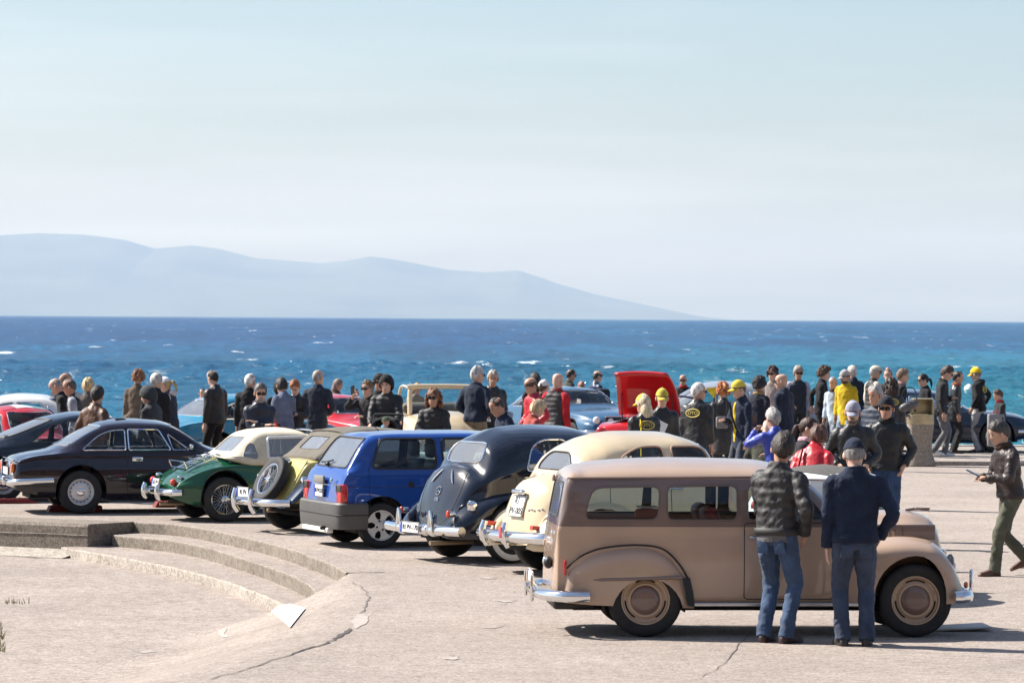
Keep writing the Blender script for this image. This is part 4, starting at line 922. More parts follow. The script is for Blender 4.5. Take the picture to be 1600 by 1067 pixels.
# ---- near-black navy saloon, bulbous boot
def saloon(key, pt, **kw):
    S = dict(L=4.15, w=[(0, .30), (.06, .40), (.15, .47), (.35, .55), (.7, .63), (1.1, .68), (2.4, .69), (2.7, .60), (3.0, .48), (4.0, .33), (4.15, .22)], ws=[(0, .27), (.06, .37), (.15, .44), (.35, .51), (.7, .585), (1.1, .65), (2.4, .66), (2.7, .55), (3.0, .42), (4.0, .27), (4.15, .16)],
        wt=[(0, .17), (.15, .28), (.35, .36), (.7, .45), (.95, .475), (1.3, .52), (2.1, .53), (2.5, .5), (2.7, .36), (3.0, .25), (4.15, .1)],
        zs=[(0, .34), (.06, .48), (.15, .61), (.35, .76), (.6, .88), (.9, .97), (1.3, 1.02), (2.5, 1.0), (3.0, .92), (4.0, .85), (4.15, .5)],
        zt=[(0, .37), (.03, .48), (.08, .60), (.16, .75), (.28, .90), (.42, 1.02), (.56, 1.09), (.68, 1.125), (.76, 1.165), (.95, 1.40), (1.1, 1.50), (1.35, 1.58), (1.7, 1.61), (2.1, 1.59), (2.35, 1.52), (2.48, 1.44), (2.75, 1.12), (3.0, 1.1), (3.9, 1.06), (4.08, .95), (4.15, .55)],
        zb=[(0, .33), (1.2, .3), (2.7, .3), (4.15, .45)], zm=.62, cr=[(0, .03), (.3, .08), (.68, .11), (.9, .1), (1.2, .16), (1.8, .17), (2.4, .12), (3, .1), (4.15, .06)], bulge=[(0, .02), (.7, .03), (1.4, .03), (2.5, .02)], rr=.05, ns=6,
        paint=pt, wx=(.82, 3.64), r=.335, tw=.15, track=.66, style='merc', pan=.32, arches=[((.82, .36), .37), ((3.64, .36), .4)], well_y=.74,
        windows=[dict(k='rear', m=GLR, p=[(-.40, 1.195), (.40, 1.195), (.35, 1.42), (-.35, 1.42)], r=.1, lo=.6, hi=1.4, tr=.011), dict(k='front', p=[(-.48, 1.17), (.48, 1.17), (.45, 1.45), (-.45, 1.45)], r=.06, lo=2.0, hi=3.0),
                 dict(k='side', p=[(1.36, 1.07), (1.90, 1.07), (1.90, 1.42), (1.62, 1.42), (1.46, 1.34)], r=[.06, .06, .06, .1, .1], tr=.012), dict(k='side', p=[(1.97, 1.07), (2.50, 1.07), (2.36, 1.38), (2.28, 1.42), (1.97, 1.42)], r=.05, tr=.012)],
        doors=[dict(p=[(1.30, .38), (1.93, .38), (1.93, 1.0), (1.30, 1.0)], h=(1.4, .93))],
        fenders=[dict(x0=.10, x1=1.62, yi=[(.1, .36), (.8, .46), (1.62, .6)], yo=[(.10, .55), (.14, .64), (.25, .72), (.5, .78), (.85, .80), (1.3, .77), (1.62, .70)], zt=[(.10, .36), (.13, .46), (.22, .56), (.4, .68), (.65, .775), (.88, .80), (1.1, .75), (1.3, .62), (1.5, .45), (1.62, .36)], zo=[(.1, .28), (1.62, .29)], zi=.3, arches=[((.82, .36), .375)], name='rear_fender', keep=.5),
                 dict(x0=2.5, x1=4.2, yi=[(2.5, .55), (3, .42), (4.2, .35)], yo=[(2.5, .72), (3.0, .78), (3.6, .8), (4.05, .74), (4.2, .55)], zt=[(2.5, .36), (2.8, .5), (3.2, .76), (3.6, .85), (3.95, .74), (4.12, .55), (4.2, .42)], zo=.33, zi=.36, arches=[((3.64, .36), .4)], name='front_fender', keep=.5)],
        cab=(1.0, 2.55, .4, .58), seat=(.1, .06, .04), dash_z=1.0, seat_h=.55, key=key)
    S.update(kw); return S
def nudge(o, dx):
    if o.type == 'MESH' and not o.name.startswith('lettering'): o.data.transform(Matrix.Translation((dx, 0, 0)))
    elif o.type == 'MESH': m = o.matrix_basis.copy(); m.translation.x += dx; o.matrix_basis = m
    for c in o.children: nudge(c, dx)
NV = paint('navy_black', (.008, .012, .024), .2)
def merc_x(root, S, body):
    bz = .375; before = set(root.children)
    rb = bar(root, 'rear_bumper', [(-.10, -.83, bz), (-.17, -.45, bz), (-.19, 0, bz), (-.17, .45, bz), (-.10, .83, bz)], .058, n=12); S['rear_set'] = []
    for y in (-.36, .36):
        MB().tube(crom([(-.23, y + .05, bz - .02), (-.235, y + .025, bz + .12), (-.235, y, bz + .21), (-.235, y - .025, bz + .12), (-.23, y - .05, bz - .02)], 5), .022, 8).build('overrider', CHROME(), rb)
        MB().lathe([(.066, -.05), (.074, -.02), (.074, .02), (.066, .05)], 16, Matrix.Translation((-.18, y, bz)) @ Matrix.Rotation(R(90), 4, 'X')).build('bumper_clamp', CHROME(), rb)
    MB().lathe([(.064, -.06), (.07, -.04), (.064, -.02), (.07, 0), (.064, .02), (.07, .04), (.064, .06)], 16, Matrix.Translation((-.185, -.20, bz)) @ Matrix.Rotation(R(90), 4, 'X')).build('bumper_collar', CHROME(), rb)
    plate(root, REARM(-.26, .06, bz + .015, R(4)), .42, .125, [('RI PV-170', .085, .02, 0)])
    for s in (-1, 1):
        P = [Vector(S['bvh'].ray_cast(Vector((-2, s * (.24 - .02 * i), .88 + .022 * i)), Vector((1, 0, 0)))[0]) + Vector((-.008, 0, .008)) for i in range(8)]
        MB().tube(P, [.004, .009, .011, .012, .012, .011, .008, .004], 8).build('boot_rib', CHROME(), root)
        t = MB().lathe([(.03, 0), (.036, -.05), (.03, -.075), (.005, -.085)], 14, Matrix.Translation((.17, s * .53, .56)), axis='x').build('tail_light', CHROME(), root); lens(root, 'tail_lens', (.085, s * .53, .56), (.022, .03, .045), mat('orange_red_lens', (.7, .05, .01), .15, coat=1), t)
        lens(root, 'headlight', (3.98, s * .52, .74), (.1, .11, .11), CHROME())
        q = proj_line(S['bvh'], [(1.0, .96), (1.3, .975), (2.4, .99)], s, off=.006); MB().tube(q, [.004] + [.011] * (len(q) - 1), 6).build('belt_strip', CHROME(), root)
    MB().lathe([(.06, -.02), (.066, 0), (.055, .03), (.01, .045)], 18, frame((.30, -.70, .66), (0, 0, 1), z=(-.45, -.75, .5))).build('fuel_cap', CHROME(), root)
    for c in list(root.children):
        if c not in before and c.name.split('.')[0] in ('rear_bumper', 'number_plate'): nudge(c, .19)
    # boot outline, maker's star and chrome script
    for s in (-1, 1):
        P = [S['bvh'].ray_cast(Vector((-2, s * y, z)), Vector((1, 0, 0)))[0] for y, z in ((.30, 1.05), (.36, 1.0), (.395, .9), (.40, .78), (.37, .64), (.32, .54), (.24, .47), (.12, .44))]; P = [q for q in P if q is not None and q.x < .9]
        if len(P) > 3: MB().tube(crom(np.array(P), 5), .005, 5).build('boot_gap', BLACK(), root)
    h, nrm = S['bvh'].ray_cast(Vector((-2, 0, .80)), Vector((1, 0, 0)))[:2]; M = frame(h + nrm * .006, (0, -1, 0), z=nrm)
    a = np.linspace(0, 2 * math.pi, 20, endpoint=False); em = MB().tube(np.column_stack((.05 * np.cos(a), .05 * np.sin(a), 0 * a)), .005, 5, closed=True, M=M)
    for k in range(3): em.tube([(0, 0, 0), (.05 * math.cos(R(90 + 120 * k)), .05 * math.sin(R(90 + 120 * k)), 0)], [.007, .002], 5, M=M)
    em.build('star_emblem', CHROME(), root)
    o = link('chrome_script', text_mesh('170', .06).copy(), CHROME(), root); h2, n2 = S['bvh'].ray_cast(Vector((-2, 0, .70)), Vector((1, 0, 0)))[:2]; o.matrix_local = frame(h2 + n2 * .008, (0, -1, 0), z=n2)
    h2, n2 = S['bvh'].ray_cast(Vector((-2, .05, .50)), Vector((1, 0, 0)))[:2]; boxp(root, 'boot_handle', (0, 0, .012), (.16, .03, .025), CHROME(), .01, M=frame(h2, (0, -1, 0), z=n2))
    bar(root, 'exhaust_pipe', [(-.1, -.45, .24), (.4, -.45, .24), (1.2, -.3, .26)], .025, mat('rusty_pipe', (.3, .22, .14), .5, .6), 8)
FXS = lambda x: np.interp(x, [-.3, 0, .3, .68, .95, 1.35, 1.9, 2.75, 4.15], [-.12, .18, .32, .50, .68, 1.02, 1.62, 2.62, 4.1])
MS = saloon('merc', NV, extra=merc_x)
MS['zt'] = [(x, z if z < 1.1 else 1.07 + (z - 1.1) * .92) for x, z in MS['zt']]; MS['windows'][0]['p'] = [(-.40, 1.125), (.40, 1.125), (.35, 1.345), (-.35, 1.345)]
for _w in MS['windows'][1:]: _w['p'] = [(a, b - .04) for a, b in _w['p']]
MS = mapx(MS, FXS)
car('vintage_saloon', 'dark navy vintage saloon with chrome bumper loops and whitewall tyres', MS, (705, 869.5), 31, ref='left')

CRM = paint('cream', (.62, .50, .33))
def cream_x(root, S, body):
    bz = .42; before = set(root.children)
    rb = bar(root, 'rear_bumper', [(.12, -.84, bz), (-.06, -.72, bz), (-.17, -.35, bz), (-.19, 0, bz), (-.17, .35, bz), (-.06, .72, bz), (.12, .84, bz)], [.03] + [.062] * 29 + [.03], n=12)
    for y in (-.2, .3):
        MB().tube(crom([(-.20, y, bz - .11), (-.25, y, bz - .03), (-.26, y, bz + .06), (-.23, y, bz + .15)], 5), [.03] * 4 + [.04] * 8 + [.035] * 4, 10).build('overrider', CHROME(), rb)
    boxp(root, 'pennant_sticker', (-.298, -.2, bz + .05), (.008, .05, .12), mat('pennant', (.6, .08, .1), .5), .002, rb)
    for c in list(root.children):
        if c not in before: nudge(c, .17)
    h, nrm = S['bvh'].ray_cast(Vector((-2, .02, .73)), Vector((1, 0, 0)))[:2]; M = frame(h + nrm * .012, (0, -1, 0), z=nrm)
    plate(root, M, .30, .24, [('RI', .12, -.03, .055), ('PV-005', .1, 0, -.055)], blue=False)
    boxp(root, 'plate_lamp', (0, .15, .03), (.26, .05, .07), CHROME(), .022, M=M)
    for i, (x, z) in enumerate(((0, 0), (.045, .01), (.09, 0), (.15, .01), (.19, .02))):
        h2, n2 = S['bvh'].ray_cast(Vector((-2, -.22 - x, .70 + z)), Vector((1, 0, 0)))[:2]
        if h2: boxp(root, 'chrome_script', (0, 0, .004), (.035, .018, .006), STEEL(), .002, M=frame(h2, (0, -1, .25), z=n2))
    for s in (-1, 1):
        bar(root, 'turn_light', [(.22, s * .50, .52), (.08, s * .52, .53)], [.022, .026], mat('orange_red_lens', (.7, .05, .01), .15, coat=1), 10); lens(root, 'headlight', (3.98, s * .52, .74), (.1, .11, .11), CHROME())
        bar(root, 'fender_brace', [(.30, s * .56, .62), (.45, s * .60, .80), (.6, s * .62, .92)], .012, STEEL(), 6)
    P = []
    for x, y in ((.8, .47), (.55, .52), (.32, .49), (.16, .42), (.06, .33)):
        pass
    q = proj_line(S['bvh'], [(.22, .48), (.32, .70), (.5, .92)], -1, off=.002)
    if len(q) > 2: MB().tube(q, .006, 5).build('boot_gap', BLACK(), root)
CS = saloon('cream', CRM, extra=cream_x, style='plain', paint=CRM)
CS['zt'] = [(0, .40), (.02, .55), (.06, .70), (.12, .82), (.22, .94), (.36, 1.03), (.52, 1.08), (.68, 1.10), (.78, 1.15), (.98, 1.36), (1.15, 1.47), (1.4, 1.55), (1.7, 1.58), (2.2, 1.57), (2.5, 1.50), (2.64, 1.42), (2.9, 1.10), (3.1, 1.08), (3.9, 1.04), (4.08, .93), (4.15, .55)]
CS['windows'] = [dict(k='rear', m=GLR, p=[(-.36, 1.18), (.36, 1.18), (.36, 1.24), (.22, 1.375), (-.22, 1.375), (-.36, 1.24)], r=.09, lo=.6, hi=1.4, tr=.009, tm=BLACK()), dict(k='front', p=[(-.48, 1.16), (.48, 1.16), (.45, 1.42), (-.45, 1.42)], r=.06, lo=2.2, hi=3.1),
                 dict(k='side', p=[(1.34, 1.10), (2.0, 1.10), (2.0, 1.41), (1.72, 1.41), (1.46, 1.30)], r=[.05, .06, .06, .12, .1], tr=.012, tm=paint('cream_trim', (.45, .30, .2))), dict(k='side', p=[(2.10, 1.10), (2.68, 1.10), (2.5, 1.38), (2.40, 1.41), (2.10, 1.41)], r=.05, tr=.012, tm=paint('cream_trim', (.45, .30, .2)))]
CS['zt'] = [(x, z if z < 1.08 else 1.06 + (z - 1.08) * .95) for x, z in CS['zt']]
CS['doors'] = [dict(p=[(1.28, .38), (2.05, .38), (2.05, 1.06), (1.28, 1.06)], h=(2.1, .93)), dict(p=[(2.05, .38), (2.72, .38), (2.72, 1.06), (2.05, 1.06)])]
FXC = lambda x: np.interp(x, [-.3, 0, .3, .68, .98, 1.4, 2.05, 2.9, 4.15], [-.14, .16, .34, .52, .70, 1.06, 1.70, 2.6, 4.0])
CS['windows'][0]['p'] = [(-.36, 1.125), (.36, 1.125), (.36, 1.18), (.22, 1.315), (-.22, 1.315), (-.36, 1.18)]
for _w in CS['windows'][1:]: _w['p'] = [(a, b - .03) for a, b in _w['p']]
CS = mapx(CS, FXC); CS['warp'] = lambda x: np.interp(x, [-1, 2.4, 4.3], [-1, 2.4, 3.7])
car('vintage_saloon', 'cream vintage saloon with two-line plate and chrome plate lamp on its boot', CS, (846, 889), 27, ref='left')
# ---- aubergine coupe
AB = paint('aubergine', (.010, .006, .013), .18)
AS = dict(L=4.06, w=[(0, .66), (.1, .72), (.5, .765), (1, .785), (3, .785), (3.8, .74), (4.06, .64)], ws=[(0, .62), (.1, .68), (.5, .72), (1.2, .735), (2.6, .735), (3.2, .7), (4.06, .56)], wt=[(0, .52), (.5, .56), (.9, .53), (1.3, .50), (1.8, .53), (2.3, .52), (2.6, .56), (2.9, .58), (4.06, .45)],
    zs=[(0, .56), (.03, .68), (.1, .74), (.5, .82), (1, .845), (2.5, .84), (3.2, .79), (3.9, .70), (4.06, .5)], zt=[(0, .60), (.025, .73), (.08, .79), (.3, .845), (.58, .89), (.7, .945), (1.22, 1.23), (1.38, 1.28), (1.7, 1.31), (2.1, 1.29), (2.28, 1.25), (2.82, .94), (2.95, .90), (3.5, .85), (3.9, .76), (4.0, .68), (4.06, .52)],
    zb=[(0, .34), (.4, .26), (1.3, .20), (2.8, .20), (3.8, .28), (4.06, .36)], zm=.56, cr=[(0, .03), (.5, .05), (1, .06), (1.7, .09), (2.3, .07), (2.9, .05), (4.06, .04)], bulge=.012, rr=.05, ns=6, paint=AB, wx=(.97, 3.32), r=.305, tw=.17, track=.665, style='alfa', arches=[((.97, .33), .355), ((3.32, .33), .355)], well_y=.77,
    windows=[dict(k='rear', m=GLR, p=[(-.56, .945), (.56, .945), (.47, 1.215), (-.47, 1.215)], r=.07, hi=1.6, tr=.012), dict(k='front', p=[(-.56, .96), (.56, .96), (.48, 1.225), (-.48, 1.225)], r=.06, lo=2.0, hi=3.0),
             dict(k='side', p=[(.99, .885), (1.60, .885), (1.60, 1.165), (1.42, 1.155), (1.24, 1.09)], r=[.03, .03, .03, .1, .1], tr=.010), dict(k='side', p=[(1.645, .885), (2.24, .885), (2.08, 1.165), (1.645, 1.17)], r=.03, tr=.010), dict(k='side', p=[(2.27, .885), (2.5, .885), (2.20, 1.11)], r=.02, tr=.008)],
    doors=[dict(p=[(1.61, .30), (2.62, .30), (2.66, .86), (1.61, .86)], r=.03)], cab=(.95, 2.7, .28, .6), seat=(.03, .02, .02), seat_at=.42, dash_z=.78, seat_h=.5, key='alfa')
def alfa_x(root, S, body):
    rb = bar(root, 'rear_bumper', [(.58, -.81, .47), (.2, -.80, .46), (.02, -.745, .45), (-.055, -.55, .44), (-.07, 0, .44), (-.055, .55, .44), (.02, .745, .45), (.2, .80, .46), (.58, .81, .47)], .042, n=10, flat=.75)
    for y in (-.42, .42): boxp(root, 'overrider', (-.11, y, .46), (.05, .055, .13), CHROME(), .02, rb)
    bar(root, 'front_bumper', [(3.75, -.79, .45), (4.02, -.7, .45), (4.12, 0, .45), (4.02, .7, .45), (3.75, .79, .45)], .04)
    for s in (-1, 1):
        t = boxp(root, 'tail_light', (-.005, s * .54, .625), (.05, .10, .16), RED_L(), .02); boxp(root, 'amber_lens', (-.012, s * .60, .635), (.055, .06, .13), AMB_L(), .018, t); boxp(root, 'lamp_surround', (-.0, s * .545, .545), (.06, .17, .04), CHROME(), .012, t)
        boxp(root, 'tail_trim', (-.02, s * .46, .62), (.03, .03, .20), CHROME(), .01); lens(root, 'headlight', (4.0, s * .52, .62), (.06, .1, .1), CHROME())
        h = project(S['bvh'], 1.76, .76, s)
        if h: boxp(root, 'door_handle', (h.x, h.y + s * .004, h.z), (.15, .015, .06), CHROME(), .012)
        boxp(root, 'door_mirror', (2.5, s * .84, .93), (.06, .1, .08), CHROME(), .02)
    boxp(root, 'boot_lip', (.01, 0, .745), (.03, 1.1, .02), CHROME(), .008)
    boxp(root, 'roof_vent', (1.62, 0, 1.303), (.14, .28, .014), BLACK(), .005)
    plate(root, REARM(-.03, 0, .58), .5, .11, [])
AS['extra'] = alfa_x; AS['warp'] = lambda x: np.interp(x, [-.2, 0, .5, 5], [-.14, .06, .51, 5])
car('coupe', 'dark aubergine two-door coupe with chrome-framed windows on red wheel ramps', AS, (125, 802.5), 15)
def ramp(px, py, L, W, H, lab, rz, z=0.0):
    p = at_z(px, py, z); e = tag(empty('wheel_ramp', p, R(rz)), lab, 'wheel ramp', 'red wheel ramps'); m = mat('ramp_red', (.16, .008, .008), .6, var=.2)
    MB().add([(x, y, zz) for y in (-W / 2, W / 2) for x, zz in ((-L / 2, 0), (L / 2, 0), (L * .25, H), (-L * .42, H))], [(0, 1, 2, 3), (7, 6, 5, 4), (0, 4, 5, 1), (1, 5, 6, 2), (2, 6, 7, 3), (3, 7, 4, 0)]).build('wedge', m, e, smooth=0)
    for k in range(4): MB().box((-L * .3 + k * L * .15, 0, H + .004), (.02, W * .9, .008)).build('tread', m, e, smooth=0)
ramp(97, 799, .42, .25, .085, 'red wheel ramp against the back of the aubergine coupe rear tyre', 15); ramp(152, 799, .12, .25, .08, 'red wheel ramp in front of the aubergine coupe rear tyre', 195)
ramp(272, 792, .6, .25, .085, 'red wheel ramp lying under the aubergine coupe towards the green roadster', 15); ramp(20, 786, .8, .3, .07, 'long red wheel ramp under the fastback coupe', 16)

# ---- black-navy fastback behind it
PS = dict(AS, L=4.16, zt=[(0, .52), (.04, .62), (.2, .70), (.6, .84), (.75, .90), (1.55, 1.22), (1.75, 1.27), (2.1, 1.32), (2.45, 1.30), (2.6, 1.26), (3.1, .93), (3.2, .90), (3.7, .78), (4.05, .62), (4.16, .45)], zs=[(0, .48), (.2, .62), (.8, .78), (1.4, .83), (2.8, .83), (3.4, .76), (4.0, .58), (4.16, .4)],
    w=[(0, .60), (.1, .68), (.5, .77), (1, .80), (3.2, .79), (4.16, .6)], paint=paint('midnight', (.006, .010, .018), .2), wx=(.93, 3.2), style='plain', arches=[((.93, .33), .345), ((3.2, .33), .345)], extra=None,
    windows=[dict(k='rear', m=GLR, p=[(-.55, .93), (.55, .93), (.47, 1.21), (-.47, 1.21)], r=.07, hi=1.9, tr=.01, tm=BLACK()), dict(k='front', p=[(-.56, .96), (.56, .96), (.48, 1.24), (-.48, 1.24)], r=.06, lo=2.2, hi=3.3), dict(k='side', p=[(1.36, .88), (1.82, .88), (1.84, 1.15), (1.7, 1.14)], r=.03, tr=.008, tm=BLACK()), dict(k='side', p=[(1.9, .88), (2.8, .88), (2.5, 1.18), (1.9, 1.18)], r=.03, tr=.008, tm=BLACK())],
    doors=[dict(p=[(1.86, .30), (2.86, .30), (2.9, .86), (1.86, .86)], r=.03, h=(2.0, .75))], key='fastback'); PS.pop('extra'); PS.pop('warp')
def fast_x(root, S, body):
    bar(root, 'rear_bumper', [(.4, -.8, .42), (.05, -.75, .42), (-.05, 0, .42), (.05, .75, .42), (.4, .8, .42)], .045)
    for s in (-1, 1): lens(root, 'tail_light', (.03, s * .52, .52), (.05, .15, .05), RED_L()); lens(root, 'headlight', (4.0, s * .55, .62), .1, CHROME())
PS['extra'] = fast_x
car('coupe', 'midnight blue fastback coupe with sloping rear window beside the aubergine coupe', PS, (4, 784), 16)

# ---- green roadster with cream hood
GR = paint('racing_green', (.008, .075, .035), .2); CANV = mat('cream_canvas', (.60, .53, .41), .85, var=.1, vscale=8, bump=.3, bscale=14)
GS = dict(L=3.92, w=[(0, .42), (.04, .52), (.15, .60), (.4, .68), (.8, .725), (1.3, .70), (1.7, .675), (2.2, .68), (3.0, .72), (3.6, .62), (3.92, .4)], ws=[(0, .36), (.04, .45), (.15, .54), (.4, .61), (.8, .655), (1.3, .655), (1.7, .655), (2.2, .66), (3.0, .64), (3.6, .52), (3.92, .3)], wt=[(0, .22), (.15, .30), (.5, .42), (.9, .5), (1.2, .56), (2.2, .56), (2.6, .42), (3.3, .35), (3.92, .2)],
    zs=[(0, .36), (.04, .46), (.15, .545), (.4, .66), (.7, .735), (.95, .755), (1.2, .735), (1.45, .69), (1.75, .665), (2.3, .68), (2.9, .72), (3.5, .62), (3.92, .35)], zt=[(0, .39), (.03, .50), (.1, .575), (.25, .655), (.5, .755), (.8, .835), (1.1, .86), (1.3, .84), (1.6, .80), (2.1, .80), (2.35, .84), (2.9, .80), (3.5, .68), (3.8, .55), (3.92, .40)],
    zb=[(0, .33), (.3, .24), (1.2, .19), (2.6, .19), (3.92, .32)], zm=.48, cr=[(0, .03), (.5, .06), (1.0, .06), (1.4, .04), (2.4, .05), (3.92, .03)], bulge=[(0, .0), (.5, -.03), (1.0, -.03), (1.4, 0)], rr=.05, ns=6, paint=GR, wx=(.80, 3.18), r=.305, tw=.14, track=.63, style='wire', arches=[((.80, .33), .365), ((3.18, .33), .36)], well_y=.70,
    holes=[[(1.12, -.5), (2.05, -.5), (2.05, .5), (1.12, .5)]], cab=(1.05, 2.2, .28, .55), seat=(.05, .045, .04), bench=False, seat_at=.25, dash_z=.72, seat_h=.45, seams=[dict(p=[(1.62, .70), (1.62, .35)]), dict(p=[(1.30, .56), (1.52, .56)], rad=.008, m=CHROME(), name='side_trim')], key='mga')
TOPM = dict(x0=1.12, L=2.40, w=[(1.12, .52), (1.25, .60), (1.6, .635), (2.2, .62), (2.4, .58)], ws=[(1.12, .50), (1.25, .575), (1.6, .61), (2.2, .60), (2.4, .56)], wt=[(1.12, .42), (1.45, .45), (1.62, .47), (2.2, .47), (2.4, .47)], zb=[(1.12, .84), (1.3, .79), (1.5, .74), (1.9, .75), (2.4, .82)], zm=[(1.12, .85), (1.5, .80), (2.4, .86)], zs=[(1.12, .86), (1.3, .88), (1.5, .88), (2.4, .92)],
    zt=[(1.12, .875), (1.2, .905), (1.52, 1.16), (1.60, 1.205), (1.72, 1.235), (2.0, 1.25), (2.3, 1.215), (2.4, 1.16)], cr=[(1.12, .01), (1.5, .05), (2.0, .07), (2.4, .06)], bulge=.012, rr=.02, fr=.02, ns=6,
    windows=[dict(k='rear', p=[(-.37, .93), (.37, .93), (.33, 1.13), (-.33, 1.13)], r=.06, m=GLP, tr=.005, tm=CANV, hi=1.7), dict(k='side', p=[(1.36, .87), (1.56, .83), (1.585, .90), (1.55, 1.04), (1.50, 1.06), (1.45, 1.02)], r=.03, m=GLP, tr=.005, tm=CANV), dict(k='side', p=[(1.72, .85), (2.36, .86), (2.30, 1.10), (2.25, 1.13), (1.74, 1.12)], r=.035, m=GLP, tr=.02, tm=mat('white_frame', (.72, .73, .75), .4))])
def mga_x(root, S, body):
    shell(root, TOPM, hull(TOPM), 'soft_top', CANV)
    q = [(x, s, z) for x, s, z in ()]
    rb = bar(root, 'rear_bumper', [(.12, -.62, .40), (-.02, -.56, .40), (-.085, -.30, .40), (-.09, 0, .40), (-.085, .30, .40), (-.02, .56, .40), (.12, .62, .40)], .045, n=10)
    for y in (-.29, .29): MB().tube(crom([(-.11, y, .30), (-.15, y, .35), (-.16, y, .43), (-.14, y, .50)], 4), [.03, .036, .042, .046, .048, .048, .048, .046, .044, .042, .038, .034, .026], 10, flat=.8).build('overrider', CHROME(), rb)
    for s in (-1, 1):
        lens(root, 'tail_light', (.05, s * .44, .53), (.06, .045, .05), mat('orange_red_lens', (.7, .05, .01), .15, coat=1)); lens(root, 'indicator_housing', (.16, s * .47, .60), (.06, .035, .03), CHROME()); lens(root, 'headlight', (3.72, s * .46, .62), .09, CHROME())
        o = MB().lathe([(.005, -.01), (.06, -.006), (.066, .006), (.06, .012)], 18, Matrix.Translation((2.12, s * .70, .93)) @ Matrix.Rotation(R(25), 4, 'Z') @ Matrix.Scale(1.25, 4, (0, 0, 1)), axis='x').build('door_mirror', CHROME(), root); MB().tube([(2.13, s * .62, .82), (2.13, s * .69, .88)], .008, 6).build('mirror_stalk', CHROME(), o)
    plate(root, REARM(-.08, 0, .515, R(12)), .30, .12, [('RI PV', .09, .02, 0)]); 
    rk = tag(empty('luggage_rack', (.45, 0, .78), parent=root)); 
    def top(x, y): 
        h = S['bvh'].ray_cast(Vector((x, y, 3)), Vector((0, 0, -1)))[0]; return (h.z if h else .7)
    for y in np.linspace(-.30, .30, 6): MB().tube([(x - .45, y, top(x, y) + .05 - .78) for x in np.linspace(.24, .80, 7)], .010, 6).build('rack_bar', CHROME(), rk)
    for x in (.24, .38, .52, .66, .80): MB().tube([(x - .45, y, top(x, 0) + .055 - .78) for y in (-.33, 0, .33)], .011, 6).build('rack_bar', CHROME(), rk)
    MB().tube([(.24 - .45, -.33, top(.24, 0) + .055 - .78), (.19 - .45, -.33, top(.24, 0) + .15 - .78), (.19 - .45, .33, top(.24, 0) + .15 - .78), (.24 - .45, .33, top(.24, 0) + .055 - .78)], .008, 6).build('rack_fence', CHROME(), rk)
    for x in (.3, .75):
        for y in (-.3, .3): MB().tube([(x - .45, y, top(x, y) - .78), (x - .45, y, top(x, y) + .05 - .78)], .008, 6).build('rack_foot', CHROME(), rk)
    bar(root, 'windscreen_frame', [(2.28, -.55, .80), (2.20, -.53, 1.17), (2.20, .53, 1.17), (2.28, .55, .80)], .012)
    bar(root, 'tail_pipe', [(-.12, -.3, .24), (.5, -.3, .24), (1.0, -.25, .26)], .02, mat('rusty_pipe', (.3, .22, .14), .5, .6))
GS['extra'] = mga_x; GS['warp'] = lambda x: np.interp(x, [-.3, 0, .5, 1.0, 4], [-.14, .12, .53, 1.0, 4])
for _k in ('w', 'ws', 'wt', 'zb', 'zm', 'zs', 'zt', 'cr'): TOPM[_k] = [(x - .28, z) for x, z in TOPM[_k]]
TOPM['x0'] -= .28; TOPM['L'] -= .20; TOPM['windows'] = [dict(W, p=[(a - .28, b) for a, b in W['p']]) if W['k'] == 'side' else dict(W, hi=1.4) for W in TOPM['windows']]
car('roadster', 'dark green roadster with cream soft top and chrome luggage rack', GS, (350, 815.5), 23)

# ---- pale yellow and navy roadster with spare wheel
YL = paint('primrose', (.55, .48, .17)); WNG = paint('wing_navy', (.012, .028, .065)); TAUP = mat('taupe_canvas', (.13, .115, .095), .9, var=.12, vscale=8, bump=.3, bscale=14)
TS = dict(L=3.55, x0=.14, w=[(.14, .40), (.3, .45), (.8, .56), (1.6, .58), (2.2, .50), (3.2, .36), (3.55, .3)], ws=[(.14, .40), (.3, .45), (.8, .56), (1.6, .575), (2.2, .49), (3.2, .34), (3.55, .28)], wt=[(.14, .37), (.3, .42), (.8, .50), (1.6, .5), (2.2, .36), (3.2, .22), (3.55, .18)], zs=[(.14, .43), (.2, .55), (.4, .85), (.6, .88), (1.2, .80), (1.7, .84), (2.2, .92), (3.55, .86)],
    zt=[(.14, .46), (.2, .60), (.42, .93), (.55, .95), (1.2, .86), (1.7, .90), (2.2, 1.0), (3.4, .96), (3.55, .9)], zb=.38, zm=.55, cr=.03, bulge=.01, rr=.03, ns=5, nx=40, paint=YL, wx=(.62, 3.0), r=.335, tw=.12, track=.60, style='wire', pan=.36, well_y=.58,
    fenders=[dict(x0=-.02, x1=1.25, yi=[(-.02, .40), (1.25, .5)], yo=[(-.02, .60), (.1, .68), (.6, .72), (1.25, .68)], zt=[(-.02, .36), (.08, .46), (.25, .62), (.45, .74), (.65, .78), (.85, .72), (1.05, .52), (1.25, .34)], zo=[(-.02, .33), (.1, .40), (.3, .54), (.62, .66), (.85, .6), (1.05, .42), (1.25, .29)], zi=[(-.02, .33), (.4, .55), (1.25, .33)], m=WNG, name='rear_wing'),
             dict(x0=1.9, x1=3.5, yi=.36, yo=.70, zt=[(1.9, .32), (2.3, .45), (2.7, .76), (3.0, .8), (3.3, .68), (3.5, .5)], zo=[(1.9, .29), (2.3, .4), (2.7, .66), (3.0, .7), (3.5, .45)], zi=.4, m=WNG, name='front_wing')],
    holes=[[(.85, -.45), (1.7, -.45), (1.7, .45), (.85, .45)]], cab=(.8, 1.8, .4, .48), seat=(.1, .05, .03), bench=False, seat_at=.2, dash_z=.85, seat_h=.4, key='td')
